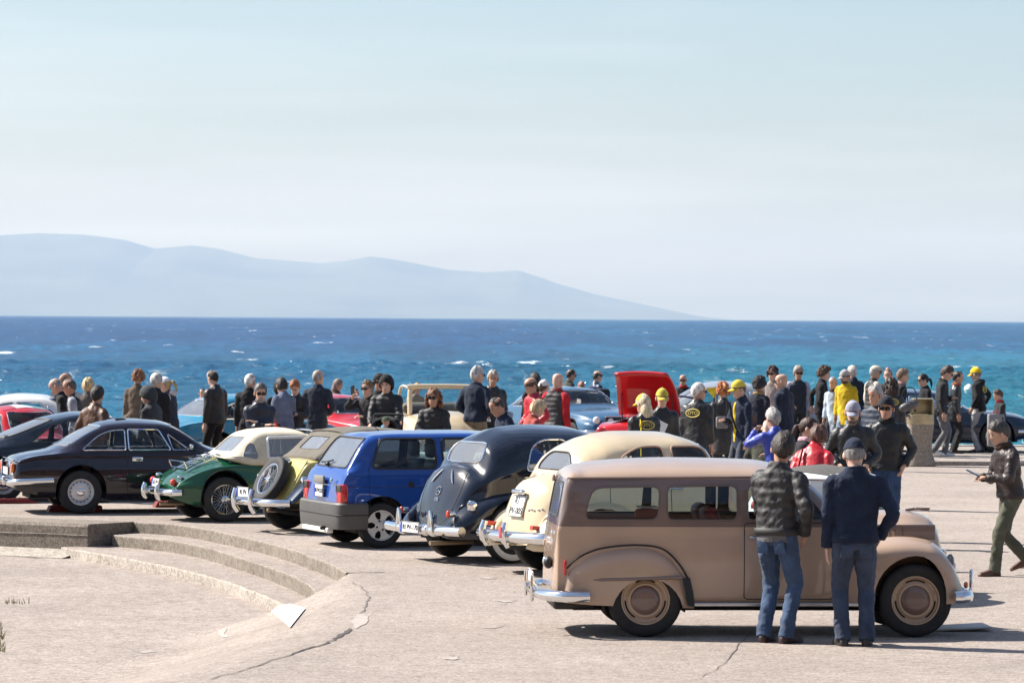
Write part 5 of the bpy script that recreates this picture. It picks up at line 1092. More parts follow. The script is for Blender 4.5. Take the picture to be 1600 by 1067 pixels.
TOPT = dict(x0=.50, L=1.98, w=[(.5, .47), (.7, .54), (1.9, .54)], ws=[(.5, .46), (.7, .53), (1.9, .53)], wt=[(.5, .42), (.9, .46), (1.9, .46)], zb=[(.5, .93), (.8, .90), (1.2, .88), (1.98, .95)], zm=.97, zs=[(.5, .955), (.8, .98), (1.98, 1.0)], zt=[(.5, .97), (.55, 1.0), (.88, 1.27), (.96, 1.305), (1.3, 1.345), (1.85, 1.31), (1.98, 1.27)], cr=[(.5, .005), (1, .04), (1.98, .05)], bulge=.01, rr=.01, fr=.02, nx=34,
    windows=[dict(k='rear', p=[(-.27, 1.06), (.27, 1.06), (.26, 1.22), (-.26, 1.22)], r=.03, m=GLP, tr=.006, tm=TAUP, hi=1.0), dict(k='side', p=[(1.0, 1.02), (1.85, 1.03), (1.8, 1.24), (1.05, 1.24)], r=.04, m=GLP, tr=.006, tm=TAUP)])
def td_x(root, S, body):
    tp, bv = shell(root, TOPT, hull(TOPT), 'soft_top', TAUP)
    bar(root, 'hood_fold', [(.90, -.48, 1.24), (.905, -.3, 1.29), (.905, .3, 1.29), (.90, .48, 1.24)], .01, TAUP)
    M = Matrix.Translation((.10, 0, .66)) @ Matrix.Rotation(R(28), 4, 'Y') @ Matrix.Rotation(R(-90), 4, 'Z')
    wheel(root, (0, 0, 0), 'wire', .33, .13, name='spare_wheel', M=M)
    rb = bar(root, 'rear_bumper', [(.02, -.72, .40), (-.18, -.5, .40), (-.24, 0, .40), (-.18, .5, .40), (.02, .72, .40)], .048, n=12)
    for y in (-.24, .24): MB().tube(crom([(-.25, y, .27), (-.30, y, .34), (-.31, y, .45), (-.28, y, .56)], 4), .036, 10).build('overrider', CHROME(), rb)
    plate(root, REARM(-.30, .0, .52), .34, .13, [('RI PV', .09, .02, 0)])
    for s in (-1, 1):
        MB().lathe([(.05, 0), (.055, -.05), (.04, -.08), (.005, -.09)], 14, Matrix.Translation((.30, s * .62, .68)), axis='x').build('tail_light', CHROME(), root); lens(root, 'headlight', (3.2, s * .42, .85), .1, CHROME())
        q = [(.16, s * .37, .50), (.26, s * .405, .70), (.40, s * .43, .92)]; bar(root, 'tank_rib', q, .012, YL, 6)
    bar(root, 'chassis_rail', [(-.1, -.3, .30), (.6, -.3, .30), (1.4, -.3, .32)], .03, mat('rusty_pipe', (.3, .22, .14), .5, .6)); bar(root, 'rear_spring', [(-.15, -.5, .33), (.3, -.5, .26), (.9, -.5, .34)], .03, DARK())
    lens(root, 'fuel_filler', (.33, 0, .90), (.05, .05, .04), CHROME())
TS['extra'] = td_x
car('roadster', 'pale yellow roadster with navy wings, taupe hood and a spare wire wheel', TS, (447, 826), 30, ref='left')

# ================================================================== small rear-engined cars
def mini(key, pt, **kw):
    S = dict(L=2.97, w=[(0, .45), (.08, .54), (.4, .62), (1.5, .655), (2.5, .62), (2.9, .5), (2.97, .4)], ws=[(0, .4), (.08, .49), (.4, .57), (1.5, .60), (2.3, .55), (2.97, .33)], wt=[(0, .25), (.3, .40), (.7, .45), (1.4, .48), (1.8, .45), (2.2, .4), (2.97, .2)], zs=[(0, .40), (.08, .58), (.3, .74), (.7, .80), (2.0, .80), (2.6, .70), (2.97, .45)],
        zt=[(0, .45), (.04, .58), (.15, .73), (.38, .86), (.48, .92), (.78, 1.22), (.95, 1.29), (1.3, 1.325), (1.6, 1.29), (1.75, 1.24), (2.1, .92), (2.3, .88), (2.7, .78), (2.9, .62), (2.97, .48)], zb=[(0, .32), (.4, .24), (2.5, .24), (2.97, .34)], zm=.55, cr=[(0, .04), (.5, .08), (1.2, .1), (1.8, .08), (2.97, .06)], bulge=.02, rr=.05, ns=5, nx=44, paint=pt,
        wx=(.62, 2.46), r=.255, tw=.13, track=.56, style='plain', arches=[((.62, .27), .29), ((2.46, .27), .29)], well_y=.6,
        windows=[dict(k='rear', m=GLR, p=[(-.36, .96), (.36, .96), (.33, 1.2), (-.33, 1.2)], r=.06, hi=1.1), dict(k='front', p=[(-.42, .97), (.42, .97), (.38, 1.22), (-.38, 1.22)], r=.05, lo=1.5, hi=2.4), dict(k='side', p=[(.78, .86), (1.1, .86), (1.1, 1.17), (.96, 1.15)], r=.05), dict(k='side', p=[(1.17, .86), (1.95, .86), (1.72, 1.17), (1.17, 1.18)], r=.04)],
        doors=[dict(p=[(1.13, .32), (1.98, .32), (2.0, .83), (1.13, .83)], h=(1.25, .76))], cab=(.55, 2.0, .3, .5), seat=(.3, .01, .02), dash_z=.84, seat_h=.5, seat_at=.4, key=key)
    S.update(kw); return S
def mini_x(root, S, body):
    for s in (-1, 1):
        lens(root, 'headlight', (2.84, s * .42, .62), (.07, .085, .085), CHROME()); lens(root, 'tail_light', (.06, s * .44, .58), (.03, .035, .06), RED_L()); S.get('bare') or boxp(root, 'door_mirror', (1.95, s * .68, .95), (.05, .08, .06), CHROME(), .02)
    bar(root, 'front_bumper', [(2.7, -.6, .36), (2.98, -.4, .36), (3.03, 0, .36), (2.98, .4, .36), (2.7, .6, .36)], .035); bar(root, 'rear_bumper', [(.2, -.6, .36), (-.03, -.4, .36), (-.06, 0, .36), (-.03, .4, .36), (.2, .6, .36)], .035)
    boxp(root, 'interior_mirror', (1.72, 0, 1.16), (.03, .2, .06), BLACK(), .015)
    if S.get('roofcol'):
        for y0, y1, m in S['roofcol']:
            g = []
            for x in np.linspace(.86, 1.62, 12):
                r = []
                for y in np.linspace(y0, y1, 5):
                    h = S['bvh'].ray_cast(Vector((x, y, 3)), Vector((0, 0, -1)))[0]; r.append((x, y, h.z + .006))
                g.append(r)
            MB().grid(g).build('roof_panel', m, root, smooth=60)
WPT = paint('white_enamel_car', (.72, .72, .70)); RPT = paint('signal_red', (.50, .012, .015)); GPT = paint('flag_green', (.02, .22, .08))
W5 = mini('white_mini', WPT, extra=mini_x, bare=True, roofcol=[(-.42, .42, mat('grey_fabric_roof', (.09, .085, .08), .9, var=.1))])
car('microcar', 'small white car with dark folding fabric roof and red seats behind the wagon', W5, (1158, 938), 62, ref='left')
T5 = mini('tricolour', RPT, extra=mini_x, roofcol=[(-.45, -.16, mat('flag_red_roof', (.45, .02, .02), .35, coat=.6)), (-.15, .15, mat('flag_white_roof', (.7, .69, .66), .35, coat=.6)), (.16, .45, GPT)], seat=(.3, .3, .28))
car('microcar', 'small red car with red, white and green striped roof behind the fastback', T5, (48, 758), -58, ref='left')
# ================================================================== row along the quay
def far_spec(key, pt, base=None, L=4.06, w=.785, h=1.31, drop=(), **kw):
    """a saloon or coupe of its own length, width and height, from the coupe's sections"""
    B = base or AS; fx, fy, fz = L / B['L'], w / .785, h / max(z for _, z in B['zt']); S = dict(B)
    for k in ('w', 'ws', 'wt', 'cr', 'bulge', 'zs', 'zt', 'zb'):
        g = fy if k in ('w', 'ws', 'wt') else fz
        S[k] = [(x * fx, v * g) for x, v in B[k]] if isinstance(B[k], list) else B[k] * g
    S['zm'] = B['zm'] * fz if not isinstance(B['zm'], list) else [(x * fx, v * fz) for x, v in B['zm']]
    S['windows'] = [dict(W, p=[((a * fx if W['k'] == 'side' else a * fy), b * fz) for a, b in W['p']], lo=W.get('lo', -9) * fx, hi=W.get('hi', 99) * fx, tr=.014) for W in B['windows']]
    S['doors'] = [dict(d, p=[(a * fx, b * fz) for a, b in d['p']]) for d in B['doors']]
    S['arches'] = [((c[0] * fx, c[1]), r) for c, r in B['arches']]; S['wx'] = (B['wx'][0] * fx, B['wx'][1] * fx); S['L'] = L; S['track'] = B['track'] * fy; S['well_y'] = B['well_y'] * fy
    c = B['cab']; S['cab'] = (c[0] * fx, c[1] * fx, c[2], c[3] * fy); S['paint'] = pt; S['key'] = key; S['ns'] = 5; S['nx'] = 44; S['style'] = 'plain'; S.pop('extra', None); S.pop('seams', None); S.pop('warp', None)
    S.update(kw); return S
def far_trim(lights=True, grille=None):
    def f(root, S, body):
        L = S['L']; w = S['w'][2][1] if isinstance(S['w'], list) else .78
        bar(root, 'rear_bumper', [(.4, -w, .45), (.03, -w * .95, .45), (-.07, 0, .45), (.03, w * .95, .45), (.4, w, .45)], .045); bar(root, 'front_bumper', [(L - .35, -w, .43), (L - .03, -w * .9, .43), (L + .06, 0, .43), (L - .03, w * .9, .43), (L - .35, w, .43)], .045)
        zl = S.get('lamp_z', .64)
        for s in (-1, 1):
            lens(root, 'headlight', (L - .10, s * w * .74, zl), (.07, .08, .08), mat('headlamp', (.75, .75, .72), .1, coat=1)); lens(root, 'tail_light', (.02, s * w * .78, .66), (.04, .09, .07), RED_L())
            boxp(root, 'door_mirror', (S['wx'][1] - .75, s * (w + .06), .94), (.06, .1, .07), CHROME(), .02)
        if grille:
            MB().box((L - .005, 0, zl - .02), (.05, w * 1.15, .2), bev=.02).build('grille', BLACK(), root); 
            for k in (-1, 1): bar(root, 'grille_surround', [(L + .02, -w * .58, zl - .02 + k * .1), (L + .035, 0, zl - .02 + k * .1), (L + .02, w * .58, zl - .02 + k * .1)], .012)
            for s in (-1, 1): lens(root, 'grille_lamp', (L + .03, s * w * .44, zl - .02), (.04, .07, .07), mat('headlamp', (.75, .75, .72), .1, coat=1))
            # galloping figure in a chrome frame
            a = rpoly([(-.13, -.055), (.13, -.055), (.13, .055), (-.13, .055)], .03); MB().tube([(L + .045, -x, zl - .02 + z) for x, z in a], .009, 6, closed=True).build('emblem_frame', CHROME(), root)
            e = MB(); hp = [(-.085, .0), (-.05, .02), (0, .022), (.04, .03), (.06, .05), (.085, .035), (.06, .02), (.05, 0), (.075, -.03), (.045, -.015), (0, -.01), (-.04, -.03), (-.06, -.012)]
            e.prism(hp, .012, frame((L + .04, 0, zl - .02), (0, 1, 0), z=(1, 0, 0))); e.build('horse_emblem', CHROME(), root, smooth=0)
    return f
car('coupe', 'bright red coupe on the quay seen from its front corner', far_spec('red_coupe', paint('bright_red', (.52, .014, .018)), L=4.1, h=1.32, extra=far_trim(), seat=(.05, .04, .04), ref_axle='front'), (546, 729), -52)
car('coupe', 'mid blue coupe with black grille and chrome horse emblem', far_spec('pony', paint('steel_blue', (.03, .10, .19)), L=4.5, w=.85, h=1.30, extra=far_trim(grille=True), seat=(.04, .06, .09), ref_axle='front', lamp_z=.66, gz=QUAY_Z), (897, 707), -62)
car('coupe', 'turquoise blue coupe with orange tail lamp behind the men in black', far_spec('turq', paint('turquoise', (.02, .20, .32)), L=3.8, h=1.34, extra=far_trim(), seat=(.04, .04, .05)), (338, 733), 38)
car('coupe', 'long dark navy coupe with wire wheels parked along the quay edge', far_spec('navy_gt', paint('gt_navy', (.012, .024, .052)), L=4.3, h=1.27, w=.8, extra=far_trim(), style='wire', seat=(.15, .15, .15), ref_axle='front', r=.33, arches=[((1.03, .34), .365), ((3.52, .34), .365)], gz=QUAY_Z), (1556, 707), 1)
car('saloon', 'silver grey saloon behind the crowd at the quay edge', far_spec('silver', paint('silver', (.42, .45, .48), .3, metal=.4), L=4.3, h=1.42, extra=far_trim(), seat=(.06, .06, .06), ref_axle='front', gz=QUAY_Z), (1262, 706), 1)
car('saloon', 'white saloon with dark sunroof behind the striped-roof car', far_spec('white_far', paint('far_white', (.68, .68, .66)), L=3.9, h=1.40, extra=far_trim(), seat=(.06, .06, .06), gz=0.0), (-35, 742), 4)
# cream cabriolet facing the camera
def cab_x(root, S, body):
    far_trim()(root, S, body)
    x = 2.45
    o = bar(root, 'windscreen_frame', [(x, -.58, 1.05), (x - .12, -.56, 1.47), (x - .12, -.5, 1.53), (x - .12, .5, 1.53), (x - .12, .56, 1.47), (x, .58, 1.05)], .045, CRM); MB().grid([[(x, -.56, 1.05), (x, .56, 1.05)], [(x - .12, -.53, 1.5), (x - .12, .53, 1.5)]]).build('windscreen', GL, o, smooth=0)
    for s in (-1, 1): bar(root, 'side_frame', [(x - .12, s * .56, 1.5), (1.2, s * .57, 1.52), (1.0, s * .6, 1.4), (.95, s * .62, 1.05)], .03, CRM)
    MB().box((.85, 0, 1.12), (.4, 1.1, .2), bev=.08).build('folded_hood', TAUP, root)
CB = dict(far_spec('cream_cab', CRM, L=3.9, w=.78, h=1.31), zt=[(0, .55), (.1, .78), (.4, .98), (.8, 1.08), (2.5, 1.10), (2.8, 1.12), (3.3, 1.06), (3.6, .92), (3.8, .7), (3.9, .5)], zs=[(0, .5), (.2, .75), (.8, .98), (2.5, .98), (3.2, .92), (3.75, .66), (3.9, .46)], windows=[], doors=[], holes=[[(1.05, -.5), (2.35, -.5), (2.35, .5), (1.05, .5)]], wt=[(0, .4), (.8, .55), (2.4, .55), (2.8, .4), (3.9, .25)], extra=cab_x, seat=(.2, .12, .07), ref_axle='front', cab=(1.0, 2.4, .3, .55), dash_z=.86)
car('cabriolet', 'cream cabriolet with folded hood and upright windscreen behind the curly-haired woman', CB, (640, 742), -82)
# red roadster with its lid raised
def lid_x(root, S, body):
    far_trim()(root, S, body)
    g = []; 
    for t in np.linspace(0, 1, 9):
        r = []
        for u in np.linspace(-1, 1, 11):
            x = 1.18 - 1.0 * t; c = .06 * (1 - u * u) + .05 * math.sin(math.pi * t); r.append((x, u * (.62 - .1 * t * t), c - (.10 * t ** 6)))
        g.append(r)
    M = Matrix.Translation((1.2, 0, .93)) @ Matrix.Rotation(R(58), 4, 'Y') @ Matrix.Translation((-1.2, 0, 0))
    l = MB().grid(g, M=M).build('boot_lid', S['paint'], root, smooth=60); sm = l.modifiers.new('thick', 'SOLIDIFY'); sm.thickness = .05
    for y in (-.3, 0.05, .35): MB().ball(M @ Vector((.35, y, .125)), .022, 8, 5).build('chrome_stud', CHROME(), l)
    for s in (-1, 1): MB().tube([(1.0, s * .5, .85), M @ Vector((.7, s * .5, 0))], .012, 6).build('lid_stay', BLACK(), l)
    x = 2.45; o = bar(root, 'windscreen_frame', [(x, -.58, .86), (x - .22, -.54, 1.24), (x - .22, .54, 1.24), (x, .58, .86)], .02, mat('frame_blue', (.02, .03, .08), .4)); MB().grid([[(x, -.56, .87), (x, .56, .87)], [(x - .22, -.53, 1.23), (x - .22, .53, 1.23)]]).build('windscreen', GL, o, smooth=0)
    bar(root, 'cockpit_rail', [(1.3, -.6, .92), (1.28, 0, .95), (1.3, .6, .92)], .03, CHROME()); MB().box((1.36, 0, .86), (.12, 1.05, .2), bev=.05).build('white_tonneau', mat('white_vinyl', (.7, .7, .68), .5), root)
RL = dict(far_spec('red_lid', RPT, L=4.0, w=.78, h=1.31), zt=[(0, .6), (.08, .78), (.5, .86), (1.2, .9), (2.4, .88), (3.2, .84), (3.7, .74), (4.0, .5)], zs=[(0, .5), (.1, .7), (.6, .80), (2.5, .80), (3.6, .7), (4.0, .45)], windows=[], doors=[], holes=[[(.2, -.45), (1.05, -.45), (1.05, .45), (.2, .45)], [(1.42, -.5), (2.3, -.5), (2.3, .5), (1.42, .5)]], wt=[(0, .5), (2.4, .55), (4.0, .4)], extra=lid_x, seat=(.5, .5, .48), cab=(1.4, 2.4, .3, .55), dash_z=.8)
car('roadster', 'red open roadster with its boot lid raised', RL, (1062, 727), 70)
# ================================================================== people
def Rx(a): return Matrix.Rotation(a, 4, 'X')
def Rz(a): return Matrix.Rotation(a, 4, 'Z')
def ring(c, w, f, b, n=20, nose=0.0, sq=2.0):
    a = np.linspace(0, 2 * math.pi, n, endpoint=False); ca, sa = np.cos(a), np.sin(a); e = 2 / sq
    x = w * np.sign(ca) * np.abs(ca) ** e; y = np.where(sa > 0, b, f) * np.sign(sa) * np.abs(sa) ** e
    y = y - nose * np.exp(-((a - 1.5 * math.pi) / .22) ** 2)
    return np.column_stack((c[0] + x, c[1] + y, np.full(n, c[2])))
def xf(P, M): A = np.array(M); return np.asarray(P) @ A[:3, :3].T + A[:3, 3]
def ik(A, B, l1, l2, pole):
    A, B, pole = Vector(A), Vector(B), Vector(pole); d = B - A; L = min(d.length, (l1 + l2) * .998); u = d.normalized(); B = A + u * L
    k = (l1 * l1 - l2 * l2 + L * L) / (2 * L); h = math.sqrt(max(0, l1 * l1 - k * k)); p = pole - u * pole.dot(u)
    p = p.normalized() if p.length > 1e-4 else Vector((0, 0, 1)); return A + u * k + p * h, B
ARM = {'down': ((.235, -.03, .845), (.4, .7, 0)), 'relax': ((.26, -.10, .90), (.5, .7, 0)), 'pocket': ((.225, -.06, .93), (.7, .7, 0)), 'jacket': ((.17, -.15, 1.0), (.7, .8, 0)), 'crossA': ((-.07, -.22, 1.17), (.6, .1, -.8)), 'crossB': ((-.10, -.19, 1.21), (.6, .1, -.8)),
       'fold': ((.02, -.22, 1.06), (.8, .2, -.5)), 'phone': ((.06, -.29, 1.17), (.6, .3, -.7)), 'photo': ((.13, -.30, 1.50), (.7, .2, -.7)), 'behind': ((.05, .17, .93), (.7, .6, 0)), 'push': ((.17, -.36, 1.02), (.5, .5, -.4)), 'point': ((.02, -.44, 1.30), (.6, .3, -.7)), 'swing': ((.23, -.22, .95), (.4, .8, 0)), 'swingb': ((.24, .20, .94), (.4, .8, 0)), 'face': ((.04, -.17, 1.50), (.6, .1, -.7)), 'hip': ((.20, .05, 1.0), (1, .4, 0)), 'hold': ((.12, -.24, .92), (.6, .6, 0))}
def head_ellipsoid(Mh, rad, cen, tmax, n=22, m=10, rough=0.0, seed=0, tmin=0.0, scal=None, taper=0.0):
    az = np.linspace(0, 2 * math.pi, n, endpoint=False); rng = np.random.default_rng(seed); G = []
    for i in range(m + 1):
        u = i / m; t = tmin + (np.array([tmax(a) for a in az]) - tmin) * u; k = 1 + rough * 2.2 * (noise2(np.cos(az) * 3.2 + seed * 1.7 + i * .12, np.sin(az) * 3.2 + i * .12, seed, 3, 1.0) - .42) * min(1, i / 2) + (rng.random(n) - .5) * rough * .25 * min(1, i)
        k = k * (1 - taper * max(0, (u - .62) / .38) ** 1.6)
        if scal is not None: k = k * scal(u)
        G.append(np.column_stack((cen[0] + rad[0] * k * np.sin(t) * np.cos(az), cen[1] + rad[1] * k * np.sin(t) * np.sin(az), cen[2] + rad[2] * k * np.cos(t))))
    return xf(np.array(G).reshape(-1, 3), Mh).reshape(m + 1, n, 3)
def hairline(front, side, back):
    def f(a):
        s = math.sin(a); v = side + (back - side) * max(0, s) ** 1.0 + (front - side) * max(0, -s) ** 1.3; return R(v)
    return f
PCOUNT = [0]
def person(label, px, ytop, h=1.76, phi=0, top=('cloth', (.02, .02, .025)), legs=('cloth', (.03, .03, .035)), hair=('short', (.05, .03, .02)), arms=('down', 'down'), lean=3, head=(0, 8), sleeves=None, hem=.80, hat=None, glasses=False, walk=0.0, skin=None, girth=1.0, beard=None, badge=None, shoes=(.02, .02, .02), scarf=None, vox=.02, shirt=None, hbody=None, seated=False, parent=None, base=None, women=False, cape=False, shoulder=1.0, hood_down=None, strap=None, badge_front=False, y=None):
    PCOUNT[0] += 1; sd = PCOUNT[0]
    if base is None:
        if y is not None:
            p = at_y(px, ytop, y); g = QUAY_Z if y > QUAY_Y0 else 0.0; h = p.z - g
        else:
            g = 0.0; p = at_z(px, ytop, h)
            if p.y > QUAY_Y0: g = QUAY_Z; p = at_z(px, ytop, g + h)
        base = Vector((p.x, p.y, g))
    hb = hbody or h; s = hb / 1.78; Ms = Matrix.Scale(s, 4); a = R(lean)
    root = tag(empty('person', base, R(phi)), label, 'person', 'people at the classic car meeting')
    piv = Vector((0, 0, .95)); Bend = Matrix.Translation(piv) @ Rx(a) @ Matrix.Translation(-piv); B3 = lambda P: xf(P, Bend)
    Mh = Bend @ Matrix.Translation((0, -.018, 1.522)) @ Matrix.Scale(1.08, 4) @ Rx(R(head[1]) - a * .4) @ Rz(R(head[0]))
    skin = sd if skin is None else skin; SK = SKIN(skin); gw = girth; wf = .92 if women else 1.0
    near = vox < .015; nf = 8 if near else 5
    # --- body: one continuous skin from hips to crown, limbs rooted in it
    G = [B3(ring((0, 0, z), w * gw * .9, f * .88, b * .88)) for z, w, f, b in ((.86, .10, .09, .10), (.95, .155, .10, .115), (1.08, .145, .095, .09), (1.25, .165, .11, .10), (1.38, .165, .095, .10), (1.44, .10, .07, .085), (1.47, .064, .06, .068))]
    for z, w, f, b, no in ((-.06, .056, .052, .062, 0), (-.015, .054, .060, .064, 0), (.0, .050, .082, .062, 0), (.015, .050, .094, .066, 0), (.04, .058, .098, .078, 0), (.058, .062, .097, .086, .004), (.075, .066, .096, .092, .012), (.09, .069, .094, .096, .026), (.105, .071, .092, .100, .020), (.125, .073, .088, .103, .010), (.145, .0745, .092, .105, .004), (.165, .075, .095, .105, 0), (.19, .072, .088, .100, 0), (.212, .060, .070, .084, 0), (.228, .036, .042, .052, 0), (.234, .008, .01, .012, 0)):
        G.append(xf(ring((0, 0, z), w, f, b, nose=no, sq=2.15), Mh))
    b = MB().grid(np.array(G), cv=True, cap0=True, cap1=True, M=Ms)
    for e in (-1, 1): b.ball((0, 0, 0), (.014, .021, .033), 8, 6, Ms @ Mh @ Matrix.Translation((e * .081, .010, .100)) @ Rz(e * .35))
    J = {}
    for i, sx in enumerate((-1, 1)):
        S = Vector(B3([(sx * .172 * wf * shoulder * gw ** .5, .008, 1.395)])[0]); tgt, pole = ARM[arms[i]]
        T = Vector((sx * tgt[0], tgt[1], tgt[2])); T = Vector(B3([T])[0]) if arms[i] not in ('pocket', 'down', 'relax') else T + Vector((0, -.25 * math.sin(a), 0))
        E, W = ik(S, T, .295, .265, (sx * pole[0], pole[1], pole[2])); J[sx] = (S, E, W)
        fd = (W - E).normalized(); b.tube([tuple(S), tuple(S.lerp(E, .5)), tuple(E), tuple(E.lerp(W, .4)), tuple(W)], [.045, .044, .036, .036, .025], 10, M=Ms)
        # hand: palm and five fingers
        side = Vector((sx, 0, 0)); pn = fd.cross(Vector((0, 1, 0))); pn = (side - fd * side.dot(fd)); pn = pn.normalized() if pn.length > .2 else Vector((0, -1, 0)); fw = fd.cross(pn).normalized()
        if arms[i] in ('crossA', 'crossB', 'fold', 'phone', 'push', 'photo', 'face'): pn = Vector((0, 0, 1)) - fd * fd.z; pn = (pn.normalized() if pn.length > .2 else Vector((0, -1, 0))); fw = fd.cross(pn).normalized()
        g = []
        for t, w, th in ((-.01, .026, .022), (.03, .038, .018), (.06, .042, .016), (.088, .040, .013)):
            c = W + fd * t; an = np.linspace(0, 2 * math.pi, 10, endpoint=False); g.append([tuple(c + fw * (w * math.cos(q)) + pn * (th * math.sin(q))) for q in an])
        b.grid(g, cv=True, cap0=True, cap1=True, M=Ms)
        thumb = 1 if fw.y < 0 else -1; curl = .9 if arms[i] in ('phone', 'photo', 'push', 'fold', 'hold') else .35
        for k in range(4):
            o = W + fd * .084 + fw * (thumb * (.029 - k * .0195)); l = (.072, .08, .075, .058)[k]; d1 = (fd - pn * curl * .5).normalized(); d2 = (fd - pn * curl * 1.4).normalized()
            b.tube([tuple(o - fd * .012), tuple(o), tuple(o + d1 * l * .5), tuple(o + d1 * l * .5 + d2 * l * .5)], [.0095, .0095, .0085, .0065], nf, M=Ms)
        o = W + fd * .022 + fw * (thumb * .032); d1 = (fd * .75 + fw * thumb * .65 - pn * .2).normalized(); b.tube([tuple(o - d1 * .015), tuple(o + d1 * .03), tuple(o + d1 * .03 + (fd - pn * curl * .4).normalized() * .035)], [.013, .0115, .008], nf, M=Ms)
    LEGS = {}
    for sx in (-1, 1):
        H = Vector((sx * .088, .01, .90)); st = walk * sx
        if seated: A = Vector((sx * .09, -.38, .52)); 
        else: A = Vector((sx * (.105 if not walk else .07), -st * .30 + .02, .085 + (max(0, -st) * .09)))
        Kn, A = ik(H, A, .435, .425, (sx * .12, -1, 0)); LEGS[sx] = (H, Kn, A)
        b.tube([tuple(H), tuple(H.lerp(Kn, .5)), tuple(Kn), tuple(Kn.lerp(A, .4)), tuple(A)], [.08, .072, .05, .05, .036], 10, M=Ms)
        toe = Vector((sx * .02, -1, 0)); b.tube([tuple(A + Vector((0, .03, -.045))), tuple(A + Vector((0, -.06, -.05))), tuple(A + Vector((sx * .01, -.15, -.06)))], [.032, .034, .022], 8, M=Ms)
    bo = b.build('body', SK, root, smooth=50)
    # --- upper garment
    tk, tc = top; mt = cloth(tc, tk); slv = sleeves or top
    def garment(name, m, mk, dis=.034, vx=None):
        o = mk.build(name, m, root, smooth=0); rm = o.modifiers.new('skin', 'REMESH'); rm.mode = 'VOXEL'; rm.voxel_size = (vx or vox) * 1.0; rm.use_smooth_shade = True
        sm = o.modifiers.new('soft', 'SMOOTH'); sm.iterations = 2; sm.factor = .5
        if dis:
            dp = o.modifiers.new('folds', 'DISPLACE'); dp.texture = FOLDS[sd % 3]; dp.texture_coords = 'GLOBAL'; dp.strength = dis; dp.mid_level = .5
        return o
    puff = .012 if tk in ('puffer', 'leather') else 0
    bel = (gw - 1) * .12
    secs = [(1.0, .172 + puff, .120 + bel, .128), (1.10, .170 + puff, .120 + bel, .122), (1.24, .188 + puff, .126 + bel * .6, .128), (1.35, .198 + puff, .118, .128), (1.405, .188, .110, .124), (1.445, .152, .096, .114), (1.472, .108, .085, .102), (1.495, .086, .082, .090), (1.522, .082, .082, .088)]
    hm = [(hem, .178 + puff + (.10 if cape else 0), .125 + bel, .14)] if hem > .9 else [(hem, .180 + puff + max(0, .8 - hem) * .12 + (.27 if cape else 0), .132 + bel + (.06 if cape else 0), .140 + (.06 if cape else 0)), ((hem + 1.0) / 2, .178 + puff + (.16 if cape else 0), .130 + bel, .150)]
    def torso(mk, k=1.0, secs_=None): 
        R_ = [ring((0, 0, z), w * gw * wf * k * (shoulder if z > 1.2 else 1), f * k * gw ** .4, bb * k * gw ** .4, sq=2.3) for z, w, f, bb in (secs_ or hm + secs)]
        
        for q in R_:
            if q[0, 2] > 1.48: q[:, 2] += (q[:, 2] - 1.45) * .30 * q[:, 1] / .09
        R_ = [B3(q) if q[0, 2] > .9 else q for q in R_]; mk.grid(np.array(R_), cv=True, cap0=True, cap1=True, M=Ms)
    def sleeve(mk, sx, r=1.0, stop=.94):
        S, E, W = J[sx]; We = E.lerp(W, stop); I = S + (Vector(B3([(0, .005, 1.43)])[0]) - S) * .55; S2 = S + (E - S).normalized() * .05 + Vector((sx * .012, 0, 0))
        mk.tube(crom([tuple(I), tuple(S), tuple(S2), tuple(S.lerp(E, .5)), tuple(E), tuple(E.lerp(We, .5)), tuple(We)], 3), np.interp(np.arange(19) / 3, range(7), [.042, .068, .073, .067, .060, .054, .047]) * r * (1 + puff * 6) * gw ** .3, 12, M=Ms)
    jk = MB(); torso(jk)
    if sleeves is None:
        for sx in (-1, 1): sleeve(jk, sx)
    garment('coat' if hem < .7 else 'jacket', mt, jk)
    if sleeves is not None:
        for sx in (-1, 1): sm_ = MB(); sleeve(sm_, sx, 1.08); garment('sleeve', cloth(slv[1], slv[0]), sm_, .012)
    # --- trousers and shoes
    tr = MB(); P_ = [ring((0, .005, z), w * gw ** .8 * .97, f * gw ** .4 * .94, bb * gw ** .4 * .94, sq=2.3) for z, w, f, bb in ((.83, .13, .095, .11), (.90, .168, .112, .13), (.97, .162, .108, .120), (1.02, .150, .10, .105))]; tr.grid(np.array(P_), cv=True, cap0=True, cap1=True, M=Ms)
    for sx in (-1, 1):
        H, Kn, A = LEGS[sx]; Ae = Kn.lerp(A, 1.10) ; tr.tube([tuple(H + Vector((0, 0, .03))), tuple(H.lerp(Kn, .35)), tuple(Kn), tuple(Kn.lerp(A, .5)), tuple(Ae)], np.array([.098, .092, .07, .066, .066]) * (1 + (gw - 1) * .6), 12, M=Ms)
    garment('trousers', cloth(legs[1], legs[0]), tr, .03)
    for sx in (-1, 1):
        H, Kn, A = LEGS[sx]; g = []; up = max(0, -walk * sx)
        for yy, w, z1 in ((.085, .02, .05), (.07, .036, .075), (.02, .042, .10), (-.05, .046, .085), (-.12, .05, .062), (-.17, .045, .05), (-.20, .028, .035), (-.208, .008, .02)):
            g.append([(w * c, yy, max(0, z1 * q) ) for c, q in ((-1, .12), (-1, .5), (-.75, .9), (0, 1), (.75, .9), (1, .5), (1, .12), (.8, 0), (0, 0), (-.8, 0))])
        Mf = Ms @ Matrix.Translation((A.x, A.y - .012, A.z - .085)) @ Rz(sx * .16) @ Matrix.Translation((0, -.12, 0)) @ Rx(up * .45) @ Matrix.Translation((0, .12, 0))
        MB().grid(np.array(g), cv=True, cap0=True, cap1=True, M=Mf).build('shoe', mat('shoe_%d_%d' % (int(shoes[0] * 100), int(shoes[2] * 100)), shoes, .5), root)
